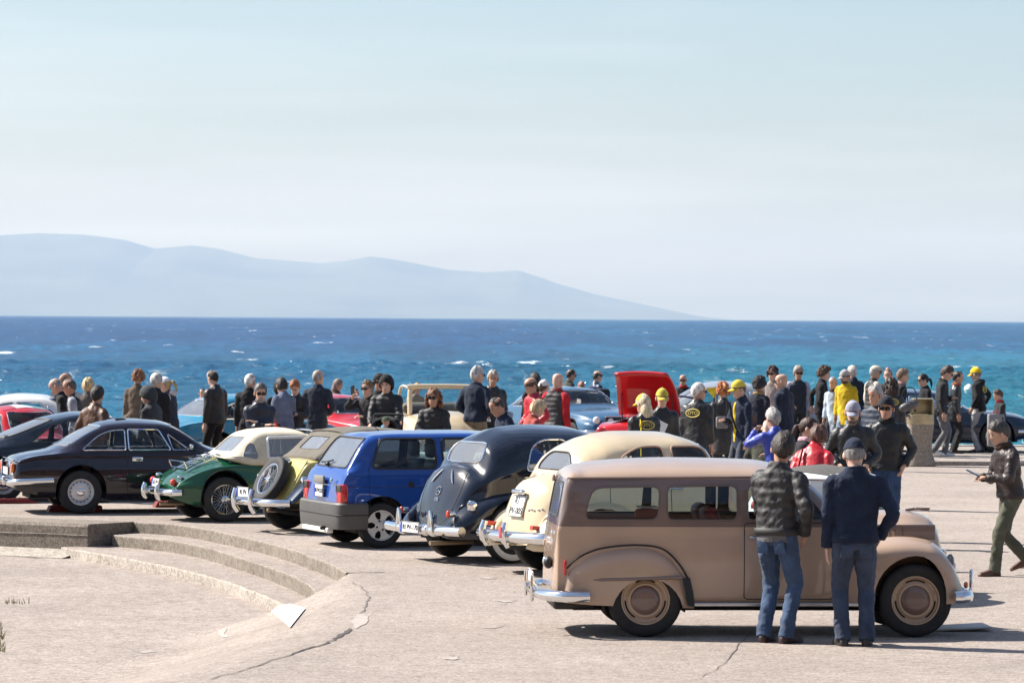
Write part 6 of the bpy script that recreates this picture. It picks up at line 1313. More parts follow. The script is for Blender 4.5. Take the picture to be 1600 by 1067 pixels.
    # --- hair and head wear
    hk, hc = hair; hmat = mat('hair_%d_%d_%d' % tuple(int(c * 100) for c in hc), hc, .6, var=.5, vscale=30, bump=.6, bscale=55, stretch=(1, 1, .35)); MM = Ms @ Mh; n, m_ = (40, 20) if near else (26, 13)
    cen = (0, .004, .12)
    if hk == 'short': MB().grid(head_ellipsoid(MM, (.0865, .1155, .1265), cen, hairline(50, 88, 140), n, m_, .09, sd, taper=.10), cv=True, cap0=True).build('hair', hmat, root, fixn=True)
    elif hk == 'thick': MB().grid(head_ellipsoid(MM, (.097, .126, .141), (0, .006, .122), hairline(54, 92, 142), n, m_, .13, sd, taper=.10), cv=True, cap0=True).build('hair', hmat, root)
    elif hk == 'fringe': MB().grid(head_ellipsoid(MM, (.085, .115, .118), cen, hairline(84, 100, 138), n, 5, .04, sd, tmin=R(64)), cv=True).build('hair', hmat, root)
    elif hk == 'stubble': MB().grid(head_ellipsoid(MM, (.085, .1145, .1240), cen, hairline(56, 94, 134), n, m_, .01, sd, taper=.10), cv=True, cap0=True).build('hair', hmat, root)
    elif hk == 'curly':
        k = MB().grid(head_ellipsoid(MM, (.105, .135, .140), (0, .012, .125), hairline(58, 112, 135), n, m_, .28, sd), cv=True, cap0=True); rng = np.random.default_rng(sd)
        for q in range(46):
            t = rng.uniform(.25, 2.1); z = rng.uniform(-.2, math.pi + .2); k.ball((0, 0, 0), rng.uniform(.02, .034), 6, 4, MM @ Matrix.Translation((.10 * math.sin(t) * math.cos(z), .012 + .125 * math.sin(t) * math.sin(z), .125 + .13 * math.cos(t))))
        k.build('hair', hmat, root)
    elif hk in ('long', 'longcurly'):
        rg = .3 if hk == 'longcurly' else .08
        k = MB().grid(head_ellipsoid(MM, (.094, .122, .133), (0, .006, .12), hairline(54, 118, 140), n, m_, rg * .6, sd), cv=True, cap0=True)
        k.grid(head_ellipsoid(MM, (.098, .072, .155), (0, .062, -.005), lambda a_: math.pi * .97, n, m_, rg, sd + 1), cv=True, cap0=True)
        if hk == 'longcurly':
            rng = np.random.default_rng(sd)
            for q in range(70):
                t = rng.uniform(.3, 2.9); z = rng.uniform(-.5, math.pi + .5); k.ball((0, 0, 0), rng.uniform(.02, .036), 6, 4, MM @ Matrix.Translation((.115 * math.sin(t) * math.cos(z), .03 + .10 * math.sin(t) * math.sin(z), .045 + .19 * math.cos(t))))
        k.build('hair', hmat, root)
    elif hk == 'pony':
        k = MB().grid(head_ellipsoid(MM, (.088, .118, .129), cen, hairline(54, 100, 138), n, m_, .06, sd, taper=.10), cv=True, cap0=True); P_ = [(0, .10, .13), (0, .15, .10), (0, .165, .02), (0, .15, -.08)]; k.tube(xf(crom(P_, 4), MM), np.array([.022] * 4 + [.03] * 5 + [.028, .02, .012, .006]) * s, 8); k.build('hair', hmat, root)
    elif hk == 'bob': MB().grid(head_ellipsoid(MM, (.098, .126, .138), (0, .008, .115), hairline(55, 128, 140), n, m_, .14, sd, taper=.04), cv=True, cap0=True).build('hair', hmat, root)
    if hat:
        ht, hcx = hat; hm_ = cloth(hcx)
        if ht in ('cap', 'capback'):
            k = MB().grid(head_ellipsoid(MM, (.092, .120, .131), (0, .004, .122), hairline(74, 78, 88), n, 8, 0, 1), cv=True, cap0=True); g = []
            for t in np.linspace(0, 1, 5):
                g.append([(.078 * math.sin(u) * (1 - .12 * t), -.095 * math.cos(u) ** .8 - t * (.085 * math.cos(u) ** .6 + .004), .150 - .035 * t - .022 * abs(math.sin(u)) ** 2) for u in np.linspace(-1.35, 1.35, 13)])
            br = MB().grid(xf(np.array(g).reshape(-1, 3), MM).reshape(5, 13, 3)); co = k.build('cap', hm_, root, smooth=60); bo_ = br.build('brim', hm_, co, smooth=60); bo_.modifiers.new('thick', 'SOLIDIFY').thickness = .006
            MB().ball((0, 0, 0), .009, 6, 4, MM @ Matrix.Translation((0, .004, .256))).build('button', hm_, co)
        elif ht == 'beanie': MB().grid(head_ellipsoid(MM, (.097, .126, .142), (0, .006, .118), hairline(66, 86, 108), n, 9, .02, 1), cv=True, cap0=True).build('beanie', hm_, root, smooth=60)
        elif ht == 'flat':
            k = MB().grid(head_ellipsoid(MM, (.098, .128, .095), (0, -.012, .150), hairline(86, 82, 84), n, 8, .01, 1), cv=True, cap0=True); k.ball((0, 0, 0), (.07, .05, .012), 12, 5, MM @ Matrix.Translation((0, -.118, .150))); k.build('flat_cap', hm_, root, smooth=60)
        elif ht == 'hood':
            k = MB().grid(head_ellipsoid(MM, (.112, .135, .150), (0, .018, .105), hairline(62, 112, 172), n, 12, .03, sd), cv=True, cap0=True); ho = k.build('hood', mt if hcx is None else hm_, root, smooth=60); ho.modifiers.new('thick', 'SOLIDIFY').thickness = .014
    if hood_down: garment('hood', cloth(hood_down), MB().ball((0, 0, 0), (.115, .085, .07), 12, 8, Ms @ Bend @ Matrix.Translation((0, .085, 1.47)) @ Rx(.4)), .02)
    if scarf: garment('scarf', cloth(scarf), MB().lathe([(.05, -.03), (.10, -.03), (.115, 0), (.095, .045), (.05, .05)], 14, Ms @ Bend @ Matrix.Translation((0, -.005, 1.485))), .02)
    # --- face
    facing = math.cos(R(phi + head[0] * .5)); 
    if facing > -.55:
        for e in (-1, 1):
            if not glasses: MB().ball((0, 0, 0), (.012, .006, .0065), 8, 5, MM @ Matrix.Translation((e * .031, -.0855, .124))).build('eye', mat('eye', (.03, .02, .015), .3), root)
            MB().ball((0, 0, 0), (.02, .006, .005), 8, 4, MM @ Matrix.Translation((e * .032, -.090, .145)) @ Matrix.Rotation(e * .12, 4, 'Y')).build('eyebrow', mat('brow', (.05, .035, .025), .7), root)
        MB().ball((0, 0, 0), (.024, .007, .0065), 8, 5, MM @ Matrix.Translation((0, -.0945, .052))).build('mouth', mat('lips', (.36, .14, .11), .5), root)
    if beard:
        bm_ = mat('beard_%d' % int(beard[0] * 100), beard, .8, bump=.5, bscale=80)
        MB().grid(head_ellipsoid(MM, (.070, .104, .072), (0, -.0, .042), lambda a_: R(146), n, 6, .03, sd, tmin=R(92), taper=.05)[:, [i for i in range(n) if math.sin(2 * math.pi * i / n) < .1]]).build('beard', bm_, root)
        MB().ball((0, 0, 0), (.030, .009, .008), 10, 5, MM @ Matrix.Translation((0, -.099, .066))).build('moustache', bm_, root)
    if glasses:
        k = MB()
        for e in (-1, 1):
            k.box((0, 0, 0), (.056, .008, .042), MM @ Matrix.Translation((e * .034, -.101, .124)) @ Rz(e * .22), bev=.003); k.tube(xf([(e * .062, -.092, .130), (e * .078, -.03, .130), (e * .078, .03, .122)], MM), .0035 * s, 5)
        k.tube(xf([(-.012, -.105, .128), (.012, -.105, .128)], MM), .004 * s, 5); k.build('sunglasses', mat('dark_lens', (.006, .006, .007), .12), root)
    if badge or badge_front:
        yb = -.128 if badge_front else .131; sg = -1 if badge_front else 1; sc = .42 if badge_front else 1.0; off = (-.09, .0) if badge_front else (0, 0)
        Mb = Ms @ Bend @ Matrix.Translation((off[0] * (1 if badge_front else 1), yb * gw ** .4 + sg * (.014 + puff), 1.315)) ; fr = frame((0, 0, 0), (-sg, 0, 0), z=(0, sg, .12)); Mb = Mb @ fr
        aa = np.linspace(0, 2 * math.pi, 28, endpoint=False); ye = mat('badge_yellow', (.62, .50, .12), .6)
        bd = MB().tube(np.column_stack((.115 * sc * np.cos(aa), .062 * sc * np.sin(aa), 0 * aa)), .008 * sc, 5, closed=True, M=Mb).build('oval_badge', ye, root)
        t = link('lettering', text_mesh('OTO', .075).copy(), ye, bd); t.matrix_local = Mb @ Matrix.Scale(sc, 4) @ Matrix.Translation((0, 0, .004))
    if near:
        # ribbed hem, cuffs and back pockets
        hz = hem + .015; hr = [ring((0, 0, z), (.186 + puff) * gw * wf, .136 * gw ** .4, .146 * gw ** .4, sq=2.3) for z in (hz - .03, hz - .02, hz + .02, hz + .03)]
        hr[0][:, :2] *= .97; hr[3][:, :2] *= .97; MB().grid(np.array(hr), cv=True, M=Ms).build('hem_band', mt, root, smooth=60)
        for sx in (-1, 1):
            S, E, W = J[sx]; d_ = (W - E).normalized(); c_ = E.lerp(W, .90); MB().tube([tuple(c_ - d_ * .03), tuple(c_ - d_ * .025), tuple(c_ + d_ * .025), tuple(c_ + d_ * .03)], [.046, .053, .053, .046], 14, M=Ms).build('cuff', mt, root)
            if legs[0] == 'denim': MB().box((0, 0, 0), (.105, .012, .115), Ms @ Matrix.Translation((sx * .080, .108, .815)) @ Rx(-.18) @ Matrix.Rotation(-sx * .08, 4, 'Y'), bev=.006).build('back_pocket', cloth([c * 1.1 for c in legs[1]], 'denim'), root)
    if shirt:
        gs = [ring((0, 0, z), w, f, .02, sq=2.2) for z, w, f in ((.70, .075, .150), (.85, .085, .152), (1.0, .085, .146), (1.2, .08, .150), (1.34, .06, .140), (1.45, .05, .110))]
        garment('shirt', cloth(shirt), MB().grid(np.array([B3(q) for q in gs]), cv=True, cap0=True, cap1=True, M=Ms), .02)
    if strap:
        P_ = [(-.12, -.13, 1.40), (-.02, -.16, 1.22), (.10, -.155, 1.02)] if math.cos(R(phi)) > 0 else [(.10, .14, 1.40), (.095, .152, 1.2), (.10, .155, 1.0), (.10, .15, .85)]
        MB().tube(xf(crom(B3(P_), 4), Ms), .02 * s, 6, flat=.35, up=(0, 1, 0)).build('strap', cloth(strap), root)
    root['_J'] = 0; del root['_J']
    return root, {k: [root.matrix_basis @ (Ms @ Vector(q)) for q in v] for k, v in J.items()}
FOLDS = []
for _i, (_s, _d) in enumerate(((.10, 2), (.085, 3), (.12, 3))):
    _t = bpy.data.textures.new('fold_noise_%d' % _i, 'CLOUDS'); _t.noise_scale = _s; _t.noise_depth = _d; FOLDS.append(_t)
def phone_at(W, lab, rz=0, tilt=60):
    e = tag(empty('phone', W, rz), lab, 'phone', 'phones held in hands'); M = Matrix.Rotation(R(tilt), 4, 'X')
    MB().box((0, 0, 0), (.075, .155, .009), M, bev=.004).build('case', mat('phone_black', (.01, .01, .012), .3), e); MB().box((0, 0, .0055), (.068, .145, .002), M).build('screen', mat('phone_screen', (.03, .035, .04), .08), e)
BLK = (.014, .014, .016); NVY = (.012, .018, .036); NAVY2 = (.018, .028, .055); GRY = (.05, .052, .055); DEN = (.03, .062, .13); DENK = (.025, .035, .055); YEL = (.62, .46, .02); KHA = (.20, .16, .105)
GH = (.36, .35, .34); WH = (.62, .60, .57); DH = (.018, .013, .010); BH = (.075, .042, .024); RH = (.26, .075, .022); BLOND = (.42, .29, .13)
P = person
# --- the two men beside the wagon and the man walking past
P('man in black quilted jacket and jeans standing by the wagon door', 1215, 676, phi=148, h=1.79, top=('puffer', (.022, .021, .022)), legs=('denim', DEN), hair=('thick', (.022, .014, .010)), arms=('pocket', 'hold'), lean=4, head=(30, 14), vox=.011, shoes=(.03, .012, .012), hem=.93, girth=1.02, y=32.75)
MB().lathe([(.155, -.05), (.178, -.05), (.182, .03), (.15, .03)], 24, Matrix.Scale(.78, 4, (0, 1, 0))).build('jumper_hem', cloth((.12, .115, .12)), [o for o in COL.objects if o.get('label', '').startswith('man in black quilted')][0]).location = (0, 0, .915)
P('man in navy cap and navy jacket with jeans by the wagon wing', 1337, 684, phi=182, h=1.76, top=('cloth', (.010, .018, .042)), legs=('denim', (.028, .045, .085)), hair=('fringe', (.2, .19, .18)), hat=('capback', (.008, .014, .034)), arms=('pocket', 'down'), lean=2, head=(0, 22), vox=.011, shoes=(.03, .026, .024), hem=.90, girth=1.12, y=32.5, shoulder=1.06)
_r, _j = P('man in dark brown leather jacket and olive trousers walking with a phone', 1580, 656, phi=286, h=1.70, top=('leather', (.025, .014, .012)), legs=('cloth', (.085, .088, .062)), hair=('thick', (.05, .045, .042)), arms=('phone', 'phone'), lean=9, head=(-5, 16), vox=.013, walk=.8, shoes=(.10, .045, .025), scarf=(.06, .035, .022), hem=.9, girth=1.08, y=41.6)
phone_at((_j[1][2] + _j[-1][2]) / 2 + Vector((-.13, 0, .05)), 'black phone held by the man in brown leather', 1.2, 25)
# --- far left
P('person in bright red jacket beyond the striped-roof car', -20, 584, phi=95, h=1.75, top=('cloth', (.45, .01, .012)), hair=('short', BH))
P('balding man in dark navy blazer bending over the cars', 86, 580, phi=118, h=1.78, top=('cloth', (.022, .026, .042)), hair=('stubble', (.25, .14, .09)), skin=1, lean=10, head=(0, 30), arms=('jacket', 'down'))
P('grey-cropped man peering down past the balding man', 107, 587, phi=262, h=1.74, top=('cloth', BLK), hair=('stubble', (.26, .24, .23)), lean=12, head=(0, 36))
P('man in sunglasses with black gilet and grey sleeves looking down', 121, 591, phi=266, h=1.72, top=('puffer', BLK), sleeves=('cloth', (.33, .34, .38)), hair=('short', (.09, .075, .062)), glasses=True, lean=8, head=(0, 14), hood_down=(.45, .44, .42))
P('person with straw-blond bobbed hair seen from behind', 137, 590, phi=178, h=1.71, top=('cloth', (.1, .09, .08)), hair=('bob', (.48, .36, .19)), women=True, y=64)
P('dark-haired man in tan leather jacket behind the aubergine coupe', 146, 604, phi=142, h=1.72, top=('leather', (.085, .033, .014)), legs=('denim', DENK), hair=('thick', (.016, .012, .010)), arms=('jacket', 'jacket'), head=(22, 8), lean=5, y=56.6)
P('auburn-haired woman in a wide brown cape coat', 214, 579, phi=168, h=1.70, top=('cloth', (.115, .082, .058)), hair=('curly', (.20, .085, .035)), hem=.62, cape=True, women=True, head=(15, 10))
P('grey-haired man in black jacket behind the hooded person', 243, 584, phi=165, h=1.76, top=('cloth', BLK), hair=('thick', (.42, .40, .37)), head=(-20, 12))
P('person in charcoal hooded jacket with the hood up', 242, 602, phi=245, h=1.72, top=('cloth', (.045, .048, .052)), hair=('short', DH), hat=('hood', (.045, .048, .052)), hem=.72, lean=7, head=(0, 18), arms=('hold', 'hold'), y=57.2)
P('woman in white cap with navy gilet and white sleeves', 268, 588, phi=258, h=1.70, top=('puffer', (.014, .018, .035)), sleeves=('cloth', (.66, .66, .69)), hair=('pony', BLOND), hat=('cap', (.7, .7, .74)), women=True, arms=('hold', 'hold'), lean=6, head=(0, 20), hood_down=(.6, .55, .54), legs=('cloth', (.03, .02, .03)))
P('young man in black bomber jacket and black trousers beside the turquoise coupe', 337, 578, phi=232, h=1.81, top=('leather', (.014, .012, .012)), legs=('cloth', (.010, .010, .011)), hair=('short', (.022, .015, .012)), head=(-6, 14), lean=2, hem=.86)
P('child in red top standing behind the turquoise coupe', 315, 607, h=1.2, phi=20, top=('cloth', (.5, .02, .03)), hair=('short', DH), y=76)
P('white-haired man in plain black jacket behind the man with crossed arms', 390, 584, phi=172, h=1.76, top=('cloth', BLK), hair=('short', WH), head=(-18, 4))
P('man in sunglasses with grey beard and crossed arms', 406, 600, phi=12, h=1.74, top=('shiny', (.016, .020, .036)), hair=('thick', (.12, .105, .095)), beard=(.30, .28, .26), glasses=True, arms=('crossA', 'crossB'), hood_down=(.10, .06, .07), y=57.5, girth=1.08)
P('dark-haired person in grey-blue jacket beside the red-haired woman', 446, 589, phi=215, h=1.72, top=('cloth', (.13, .15, .22)), hair=('bob', DH), women=True, head=(0, 20), lean=8, arms=('phone', 'down'))
P('person in black hood behind the red-haired woman', 437, 594, phi=190, h=1.70, top=('cloth', BLK), hair=('short', DH), hat=('hood', BLK), y=67.5)
_r, _j = P('red-haired woman in black jacket looking at her phone', 463, 592, phi=-8, h=1.68, top=('shiny', (.012, .011, .014)), hair=('thick', (.30, .10, .03)), women=True, arms=('phone', 'phone'), head=(0, 30), lean=5, hem=.62)
phone_at((_j[1][2] + _j[-1][2]) / 2 + Vector((0, -.1, .02)), 'black phone held by the red-haired woman', 0, 30)
P('grey-haired man in navy field jacket and dark jeans', 496, 578, phi=168, h=1.81, top=('cloth', (.028, .032, .048)), legs=('denim', (.02, .03, .04)), hair=('stubble', (.30, .28, .26)), head=(-25, 4), hem=.72, arms=('jacket', 'jacket'))
P('person with long grey-brown hair behind the red coupe', 524, 592, phi=80, h=1.68, top=('cloth', (.10, .05, .03)), hair=('long', (.17, .12, .10)), y=76.5, women=True)
P('short-haired person in sunglasses low behind the red coupe bonnet', 555, 607, phi=15, top=('cloth', (.3, .27, .22)), hair=('short', (.02, .014, .012)), glasses=True, y=76.5)
_r, _j = P('brown-haired man holding a phone up to take a picture', 577, 595, phi=-32, h=1.72, top=('cloth', (.02, .02, .022)), hair=('thick', (.16, .085, .04)), glasses=True, arms=('photo', 'phone'), head=(0, 4), y=64.5)
phone_at(_j[-1][2] + Vector((0, -.02, .13)), 'white phone raised by the brown-haired man', -.5, 90)
P('hooded man in sunglasses behind the father with the pushchair', 595, 584, phi=-20, h=1.76, top=('cloth', BLK), hair=('short', BH), hat=('hood', BLK), glasses=True, y=66)
P('father in black hooded padded coat pushing a pushchair', 606, 585, phi=-14, h=1.78, top=('puffer', (.014, .014, .015)), legs=('denim', (.05, .09, .18)), hair=('short', BH), hat=('hood', (.014, .014, .015)), arms=('push', 'push'), lean=4, head=(0, 16), hem=.72, y=62.0)
P('fair-haired woman behind the cream cabriolet', 649, 598, phi=30, h=1.70, top=('cloth', (.25, .20, .12)), hair=('long', (.34, .20, .09)), women=True, y=75, head=(0, 14))
P('curly auburn-haired woman in sunglasses and black padded jacket', 679, 607, phi=-14, h=1.68, top=('puffer', (.014, .013, .014)), hair=('longcurly', (.17, .065, .025)), glasses=True, women=True, arms=('fold', 'fold'), hem=.86, y=57.5, legs=('denim', DENK))
P('tall grey-haired man in navy jacket and khaki trousers', 743, 573, phi=148, h=1.86, top=('cloth', (.012, .020, .040)), legs=('cloth', KHA), hair=('thick', (.40, .39, .38)), head=(-25, 6), girth=1.12, hem=.88, arms=('jacket', 'jacket'), glasses=True, y=67)
P('older man in black club jacket facing the tall grey-haired man', 769, 579, phi=14, h=1.80, top=('shiny', BLK), hair=('thick', (.34, .29, .26)), skin=1, badge_front=True, head=(-14, 8), y=68.5, girth=1.08)
P('dark-haired man in navy jacket bending behind the navy saloon', 798, 617, phi=292, h=1.70, top=('cloth', (.014, .022, .048)), hair=('short', (.035, .028, .025)), lean=14, head=(0, 22), y=53.5, girth=1.05, hood_down=(.3, .35, .42))
P('blond woman stooping beside the man in navy', 822, 621, phi=110, h=1.62, top=('cloth', (.35, .06, .05)), hair=('bob', (.50, .37, .22)), women=True, lean=14, head=(0, 20), y=55.5)
P('balding man in bright red jacket', 836, 589, phi=303, h=1.76, top=('shiny', (.42, .010, .022)), hair=('fringe', (.09, .05, .03)), skin=1, head=(0, 14), arms=('jacket', 'jacket'), y=63.5, girth=1.06, legs=('cloth', BLK))
P('dark-haired person standing behind the man in the red jacket', 838, 583, phi=200, h=1.74, top=('cloth', BLK), hair=('thick', DH), y=69.5)
P('person in white cap behind the man in the red jacket', 846, 594, phi=140, top=('cloth', BLK), hair=('short', BH), hat=('cap', (.66, .64, .6)), y=66.5, h=1.68)
P('bald man in black quilted gilet with red sleeves', 868, 583, phi=142, h=1.76, top=('puffer', (.024, .022, .024)), sleeves=('cloth', (.40, .012, .02)), hair=('none', DH), skin=2, hem=.76, girth=1.08, scarf=(.35, .02, .02), y=65.5)
P('dark-haired man in sunglasses and olive jacket', 888, 577, phi=112, h=1.80, top=('cloth', (.06, .058, .042)), sleeves=('cloth', (.012, .014, .012)), hair=('short', (.03, .02, .016)), glasses=True, head=(0, 10), y=81.0)
P('man in navy sports jacket with dark rucksack', 930, 579, phi=122, h=1.76, top=('shiny', (.018, .036, .085)), hair=('fringe', (.06, .045, .035)), head=(-10, 10), y=80.6)
P('girl in pink top beyond the steel blue coupe', 909, 596, h=1.5, phi=190, top=('cloth', (.55, .12, .13)), hair=('long', (.35, .15, .1)), women=True, y=81.2)
P('blonde woman in yellow cap and black club jacket with oval badge', 1007, 616, phi=196, h=1.68, top=('shiny', BLK), hair=('long', (.55, .45, .29)), hat=('cap', YEL), women=True, badge=True, strap=YEL, head=(30, 10), y=54.5)
P('man in yellow cap and black club jacket facing the blonde woman', 1034, 607, phi=4, h=1.76, top=('shiny', BLK), hair=('short', (.10, .07, .05)), hat=('cap', (.52, .42, .06)), badge_front=True, y=56.0, head=(0, 6), arms=('fold', 'down'))
P('bald man in sunglasses with red collar behind the raised lid', 1068, 585, phi=-12, top=('cloth', BLK), hair=('none', DH), glasses=True, scarf=(.45, .02, .02), y=80.5, skin=1)
P('white-haired man in black club jacket with oval badge on his back', 1089, 598, phi=150, h=1.78, top=('shiny', (.015, .014, .015)), hair=('short', (.66, .62, .58)), badge=True, head=(-30, 4), girth=1.14, y=58.5, glasses=True, hem=.66)
P('orange-haired woman in black coat with a small grey bag', 1131, 599, phi=188, h=1.66, top=('leather', (.02, .018, .018)), hair=('curly', (.42, .13, .025)), women=True, hem=.55, y=63.5, head=(0, 14))
P('man in yellow cap and sunglasses with yellow shirt under navy coat', 1160, 594, phi=296, h=1.80, top=('cloth', (.012, .020, .044)), legs=('denim', DENK), hair=('short', (.10, .07, .05)), hat=('cap', (.62, .48, .06)), glasses=True, shirt=(.62, .45, .015), hem=.70, arms=('phone', 'down'), y=61.0, girth=1.06, strap=BLK)
P('woman with black upswept hair and fur collar', 1184, 589, phi=140, h=1.70, top=('cloth', (.014, .016, .03)), hair=('curly', (.010, .008, .008)), women=True, scarf=(.30, .19, .08), y=66.5, hem=.6)
P('brown-haired woman in sunglasses with light blue shawl', 1209, 573, phi=-28, h=1.74, top=('cloth', (.30, .26, .24)), sleeves=('cloth', (.14, .28, .42)), hair=('curly', (.06, .026, .018)), glasses=True, women=True, y=77, head=(0, 8))
P('bald man in sunglasses and navy jacket with his back turned', 1226, 584, phi=236, h=1.78, top=('cloth', (.016, .022, .042)), hair=('none', DH), glasses=True, girth=1.18, y=67.5, head=(20, 6), hem=.72)
P('grey-haired man in sunglasses with navy gilet over pale shirt', 1246, 572, phi=10, h=1.80, top=('puffer', (.012, .018, .034)), sleeves=('cloth', (.42, .45, .55)), hair=('thick', (.27, .24, .21)), glasses=True, y=77.5, arms=('jacket', 'down'))
P('curly-haired youth in black walking along the quay', 1283, 573, phi=82, h=1.80, top=('cloth', BLK), legs=('cloth', (.016, .016, .017)), hair=('curly', (.06, .032, .018)), walk=.7, y=77.0, arms=('swing', 'swingb'))
P('older woman in long pale blue coat', 1304, 589, phi=-34, h=1.66, top=('cloth', (.42, .50, .58)), hair=('short', (.4, .36, .33)), women=True, hem=.42, scarf=(.05, .05, .06), y=75.0)
P('bearded man in grey cap and mustard yellow jacket', 1323, 578, phi=-38, h=1.78, top=('cloth', (.55, .38, .012)), hair=('short', DH), hat=('cap', (.42, .40, .38)), beard=(.06, .04, .03), glasses=True, y=74.6, hem=.66, legs=('denim', (.2, .27, .36)), head=(-8, 8))
P('white-haired man in navy suit jacket seen from behind', 1334, 571, phi=205, h=1.80, top=('cloth', (.016, .022, .036)), hair=('short', (.55, .53, .5)), y=78.5, head=(15, 6))
P('man in cream flat cap with black gilet and cream sleeves', 1363, 571, phi=112, h=1.80, top=('puffer', BLK), sleeves=('cloth', (.62, .56, .47)), hair=('short', (.4, .38, .36)), hat=('flat', (.66, .60, .47)), y=76.5, glasses=True)
_r, _j = P('grey-haired woman in royal blue jacket holding up a phone', 1214, 638, phi=205, h=1.64, top=('shiny', (.035, .06, .36)), hair=('thick', (.33, .31, .29)), women=True, arms=('phone', 'photo'), head=(10, 12), y=48.3, lean=6)
phone_at(_j[1][2] + Vector((-.02, .02, .12)), 'grey phone raised by the woman in royal blue', .4, 95)
P('person in olive jacket stooping next to the woman in royal blue', 1190, 648, phi=160, h=1.6, top=('cloth', (.05, .052, .036)), hair=('none', BH), lean=24, head=(0, 30), y=51.0)
P('dark-haired woman in pale pink scarf with sunglasses on her hair', 1255, 652, phi=78, h=1.62, top=('cloth', (.02, .018, .024)), hair=('pony', (.045, .018, .012)), women=True, scarf=(.55, .34, .38), y=45.2, head=(0, 10))
P('brown-haired person in red jacket bending behind the wagon', 1262, 684, phi=150, h=1.5, hbody=1.66, top=('shiny', (.46, .012, .022)), hair=('bob', (.085, .035, .022)), women=True, lean=26, head=(0, 10), y=42.4, strap=BLK)
P('moustached man in grey cap and black textured jacket', 1333, 626, phi=-6, h=1.77, top=('leather', (.020, .020, .021)), hair=('short', (.2, .19, .18)), hat=('cap', (.33, .33, .40)), beard=(.12, .10, .09), arms=('jacket', 'jacket'), y=46.6, head=(0, 10), vox=.015, hem=.76, legs=('denim', DENK))
P('older grey-haired man in navy quilted jacket behind the beanie man', 1372, 603, phi=-42, h=1.78, top=('puffer', (.016, .026, .050)), hair=('thick', (.33, .31, .29)), skin=1, y=56.0, girth=1.15)
P('man in black beanie, sunglasses and shiny black leather jacket', 1386, 620, phi=-12, h=1.80, top=('leather', (.011, .011, .012)), legs=('denim', DEN), hair=('short', DH), hat=('beanie', (.010, .012, .022)), glasses=True, arms=('pocket', 'pocket'), y=48.0, vox=.015, hem=.88, girth=1.06, scarf=(.012, .012, .013), head=(-4, 6))
P('reddish short-haired man behind the woman with the badge jacket', 1389, 577, phi=-20, h=1.76, top=('cloth', BLK), hair=('short', (.16, .07, .035)), y=78.5)
P('brown-haired man in black coat turned towards the sea', 1406, 577, phi=92, h=1.78, top=('cloth', BLK), hair=('thick', (.17, .11, .075)), scarf=(.35, .22, .2), y=75.5, hem=.62)
P('dark curly-haired woman in club jacket with oval badge', 1393, 590, phi=182, h=1.68, top=('shiny', BLK), hair=('longcurly', (.035, .018, .012)), women=True, badge=True, y=70.0, hem=.72)
P('woman with sleek black hair in sunglasses and black coat', 1447, 584, phi=286, h=1.70, top=('cloth', BLK), legs=('denim', DENK), hair=('pony', (.008, .008, .009)), glasses=True, women=True, y=76.5, hem=.68)
P('man in sunglasses with grey jeans and white trainers rubbing his brow', 1470, 571, phi=84, h=1.80, top=('cloth', (.022, .023, .026)), legs=('denim', (.12, .12, .125)), hair=('thick', (.045, .026, .018)), glasses=True, walk=.35, arms=('down', 'crossA'), shoes=(.66, .66, .66), y=75.8, head=(0, 22), lean=6)
P('youth in black tracksuit with orange piping', 1492, 580, phi=92, h=1.74, top=('shiny', (.018, .018, .020)), legs=('cloth', BLK), hair=('short', (.03, .02, .018)), y=77.6, hem=.7, scarf=(.3, .08, .03))
P('man in yellow cap, black hoodie and pale grey jeans', 1530, 574, phi=244, h=1.80, top=('cloth', (.010, .010, .012)), legs=('denim', (.30, .30, .31)), hair=('stubble', (.2, .17, .15)), hat=('cap', (.70, .46, .01)), arms=('hip', 'pocket'), y=78.2, head=(-8, 10), hem=.86, hood_down=(.010, .010, .012), badge=True)
P('boy in dark jacket with red collar carrying a grey case', 1564, 609, phi=284, h=1.45, top=('cloth', (.03, .033, .036)), legs=('cloth', BLK), hair=('thick', (.07, .035, .022)), scarf=(.5, .03, .04), arms=('hold', 'hold'), head=(0, 16), y=73.8)
# --- things people carry
def thing(name, lab, cat, loc, rz=0): return tag(empty(name, loc, rz), lab, cat)
e = thing('carry_case', 'flat grey case held by the boy', 'case', at_y(1556, 672, 73.6), R(15)); MB().box((0, 0, 0), (.34, .1, .62), bev=.02).build('shell', mat('case_grey', (.22, .21, .21), .5), e); MB().tube([(-.06, 0, .30), (-.06, 0, .36), (.06, 0, .36), (.06, 0, .30)], .01, 6).build('handle', mat('case_red', (.4, .03, .05), .5), e); MB().box((.12, -.052, .1), (.03, .01, .3)).build('stripe', BLACK(), e)
e = thing('paper_sheet', 'white sheet of paper held between the two people in yellow caps', 'paper', at_y(1032, 670, 55.2), R(20)); MB().box((0, 0, 0), (.16, .004, .22), Matrix.Rotation(R(25), 4, 'Y')).build('sheet', WHITEP(), e, smooth=0)
e = thing('handbag', 'small grey leather bag hanging by the orange-haired woman', 'bag', at_y(1128, 660, 63.2), 0); MB().box((0, 0, 0), (.2, .1, .2), bev=.03).build('pouch', cloth((.16, .15, .15), 'leather'), e); MB().tube(crom([(-.09, 0, .09), (-.06, .02, .5), (.06, .02, .5), (.09, 0, .09)], 5), .008, 5).build('strap', BLACK(), e); MB().box((0, -.045, .05), (.17, .02, .1), bev=.01).build('flap', cloth((.2, .19, .19), 'leather'), e)
e = thing('rucksack', 'dark rucksack on the back of the man in navy sports jacket', 'rucksack', at_y(942, 624, 80.35), R(30)); MB().box((0, 0, 0), (.32, .18, .46), bev=.07).build('pack', cloth((.02, .024, .035)), e); MB().box((0, -.1, -.08), (.22, .06, .2), bev=.03).build('pocket', cloth((.02, .024, .035)), e)
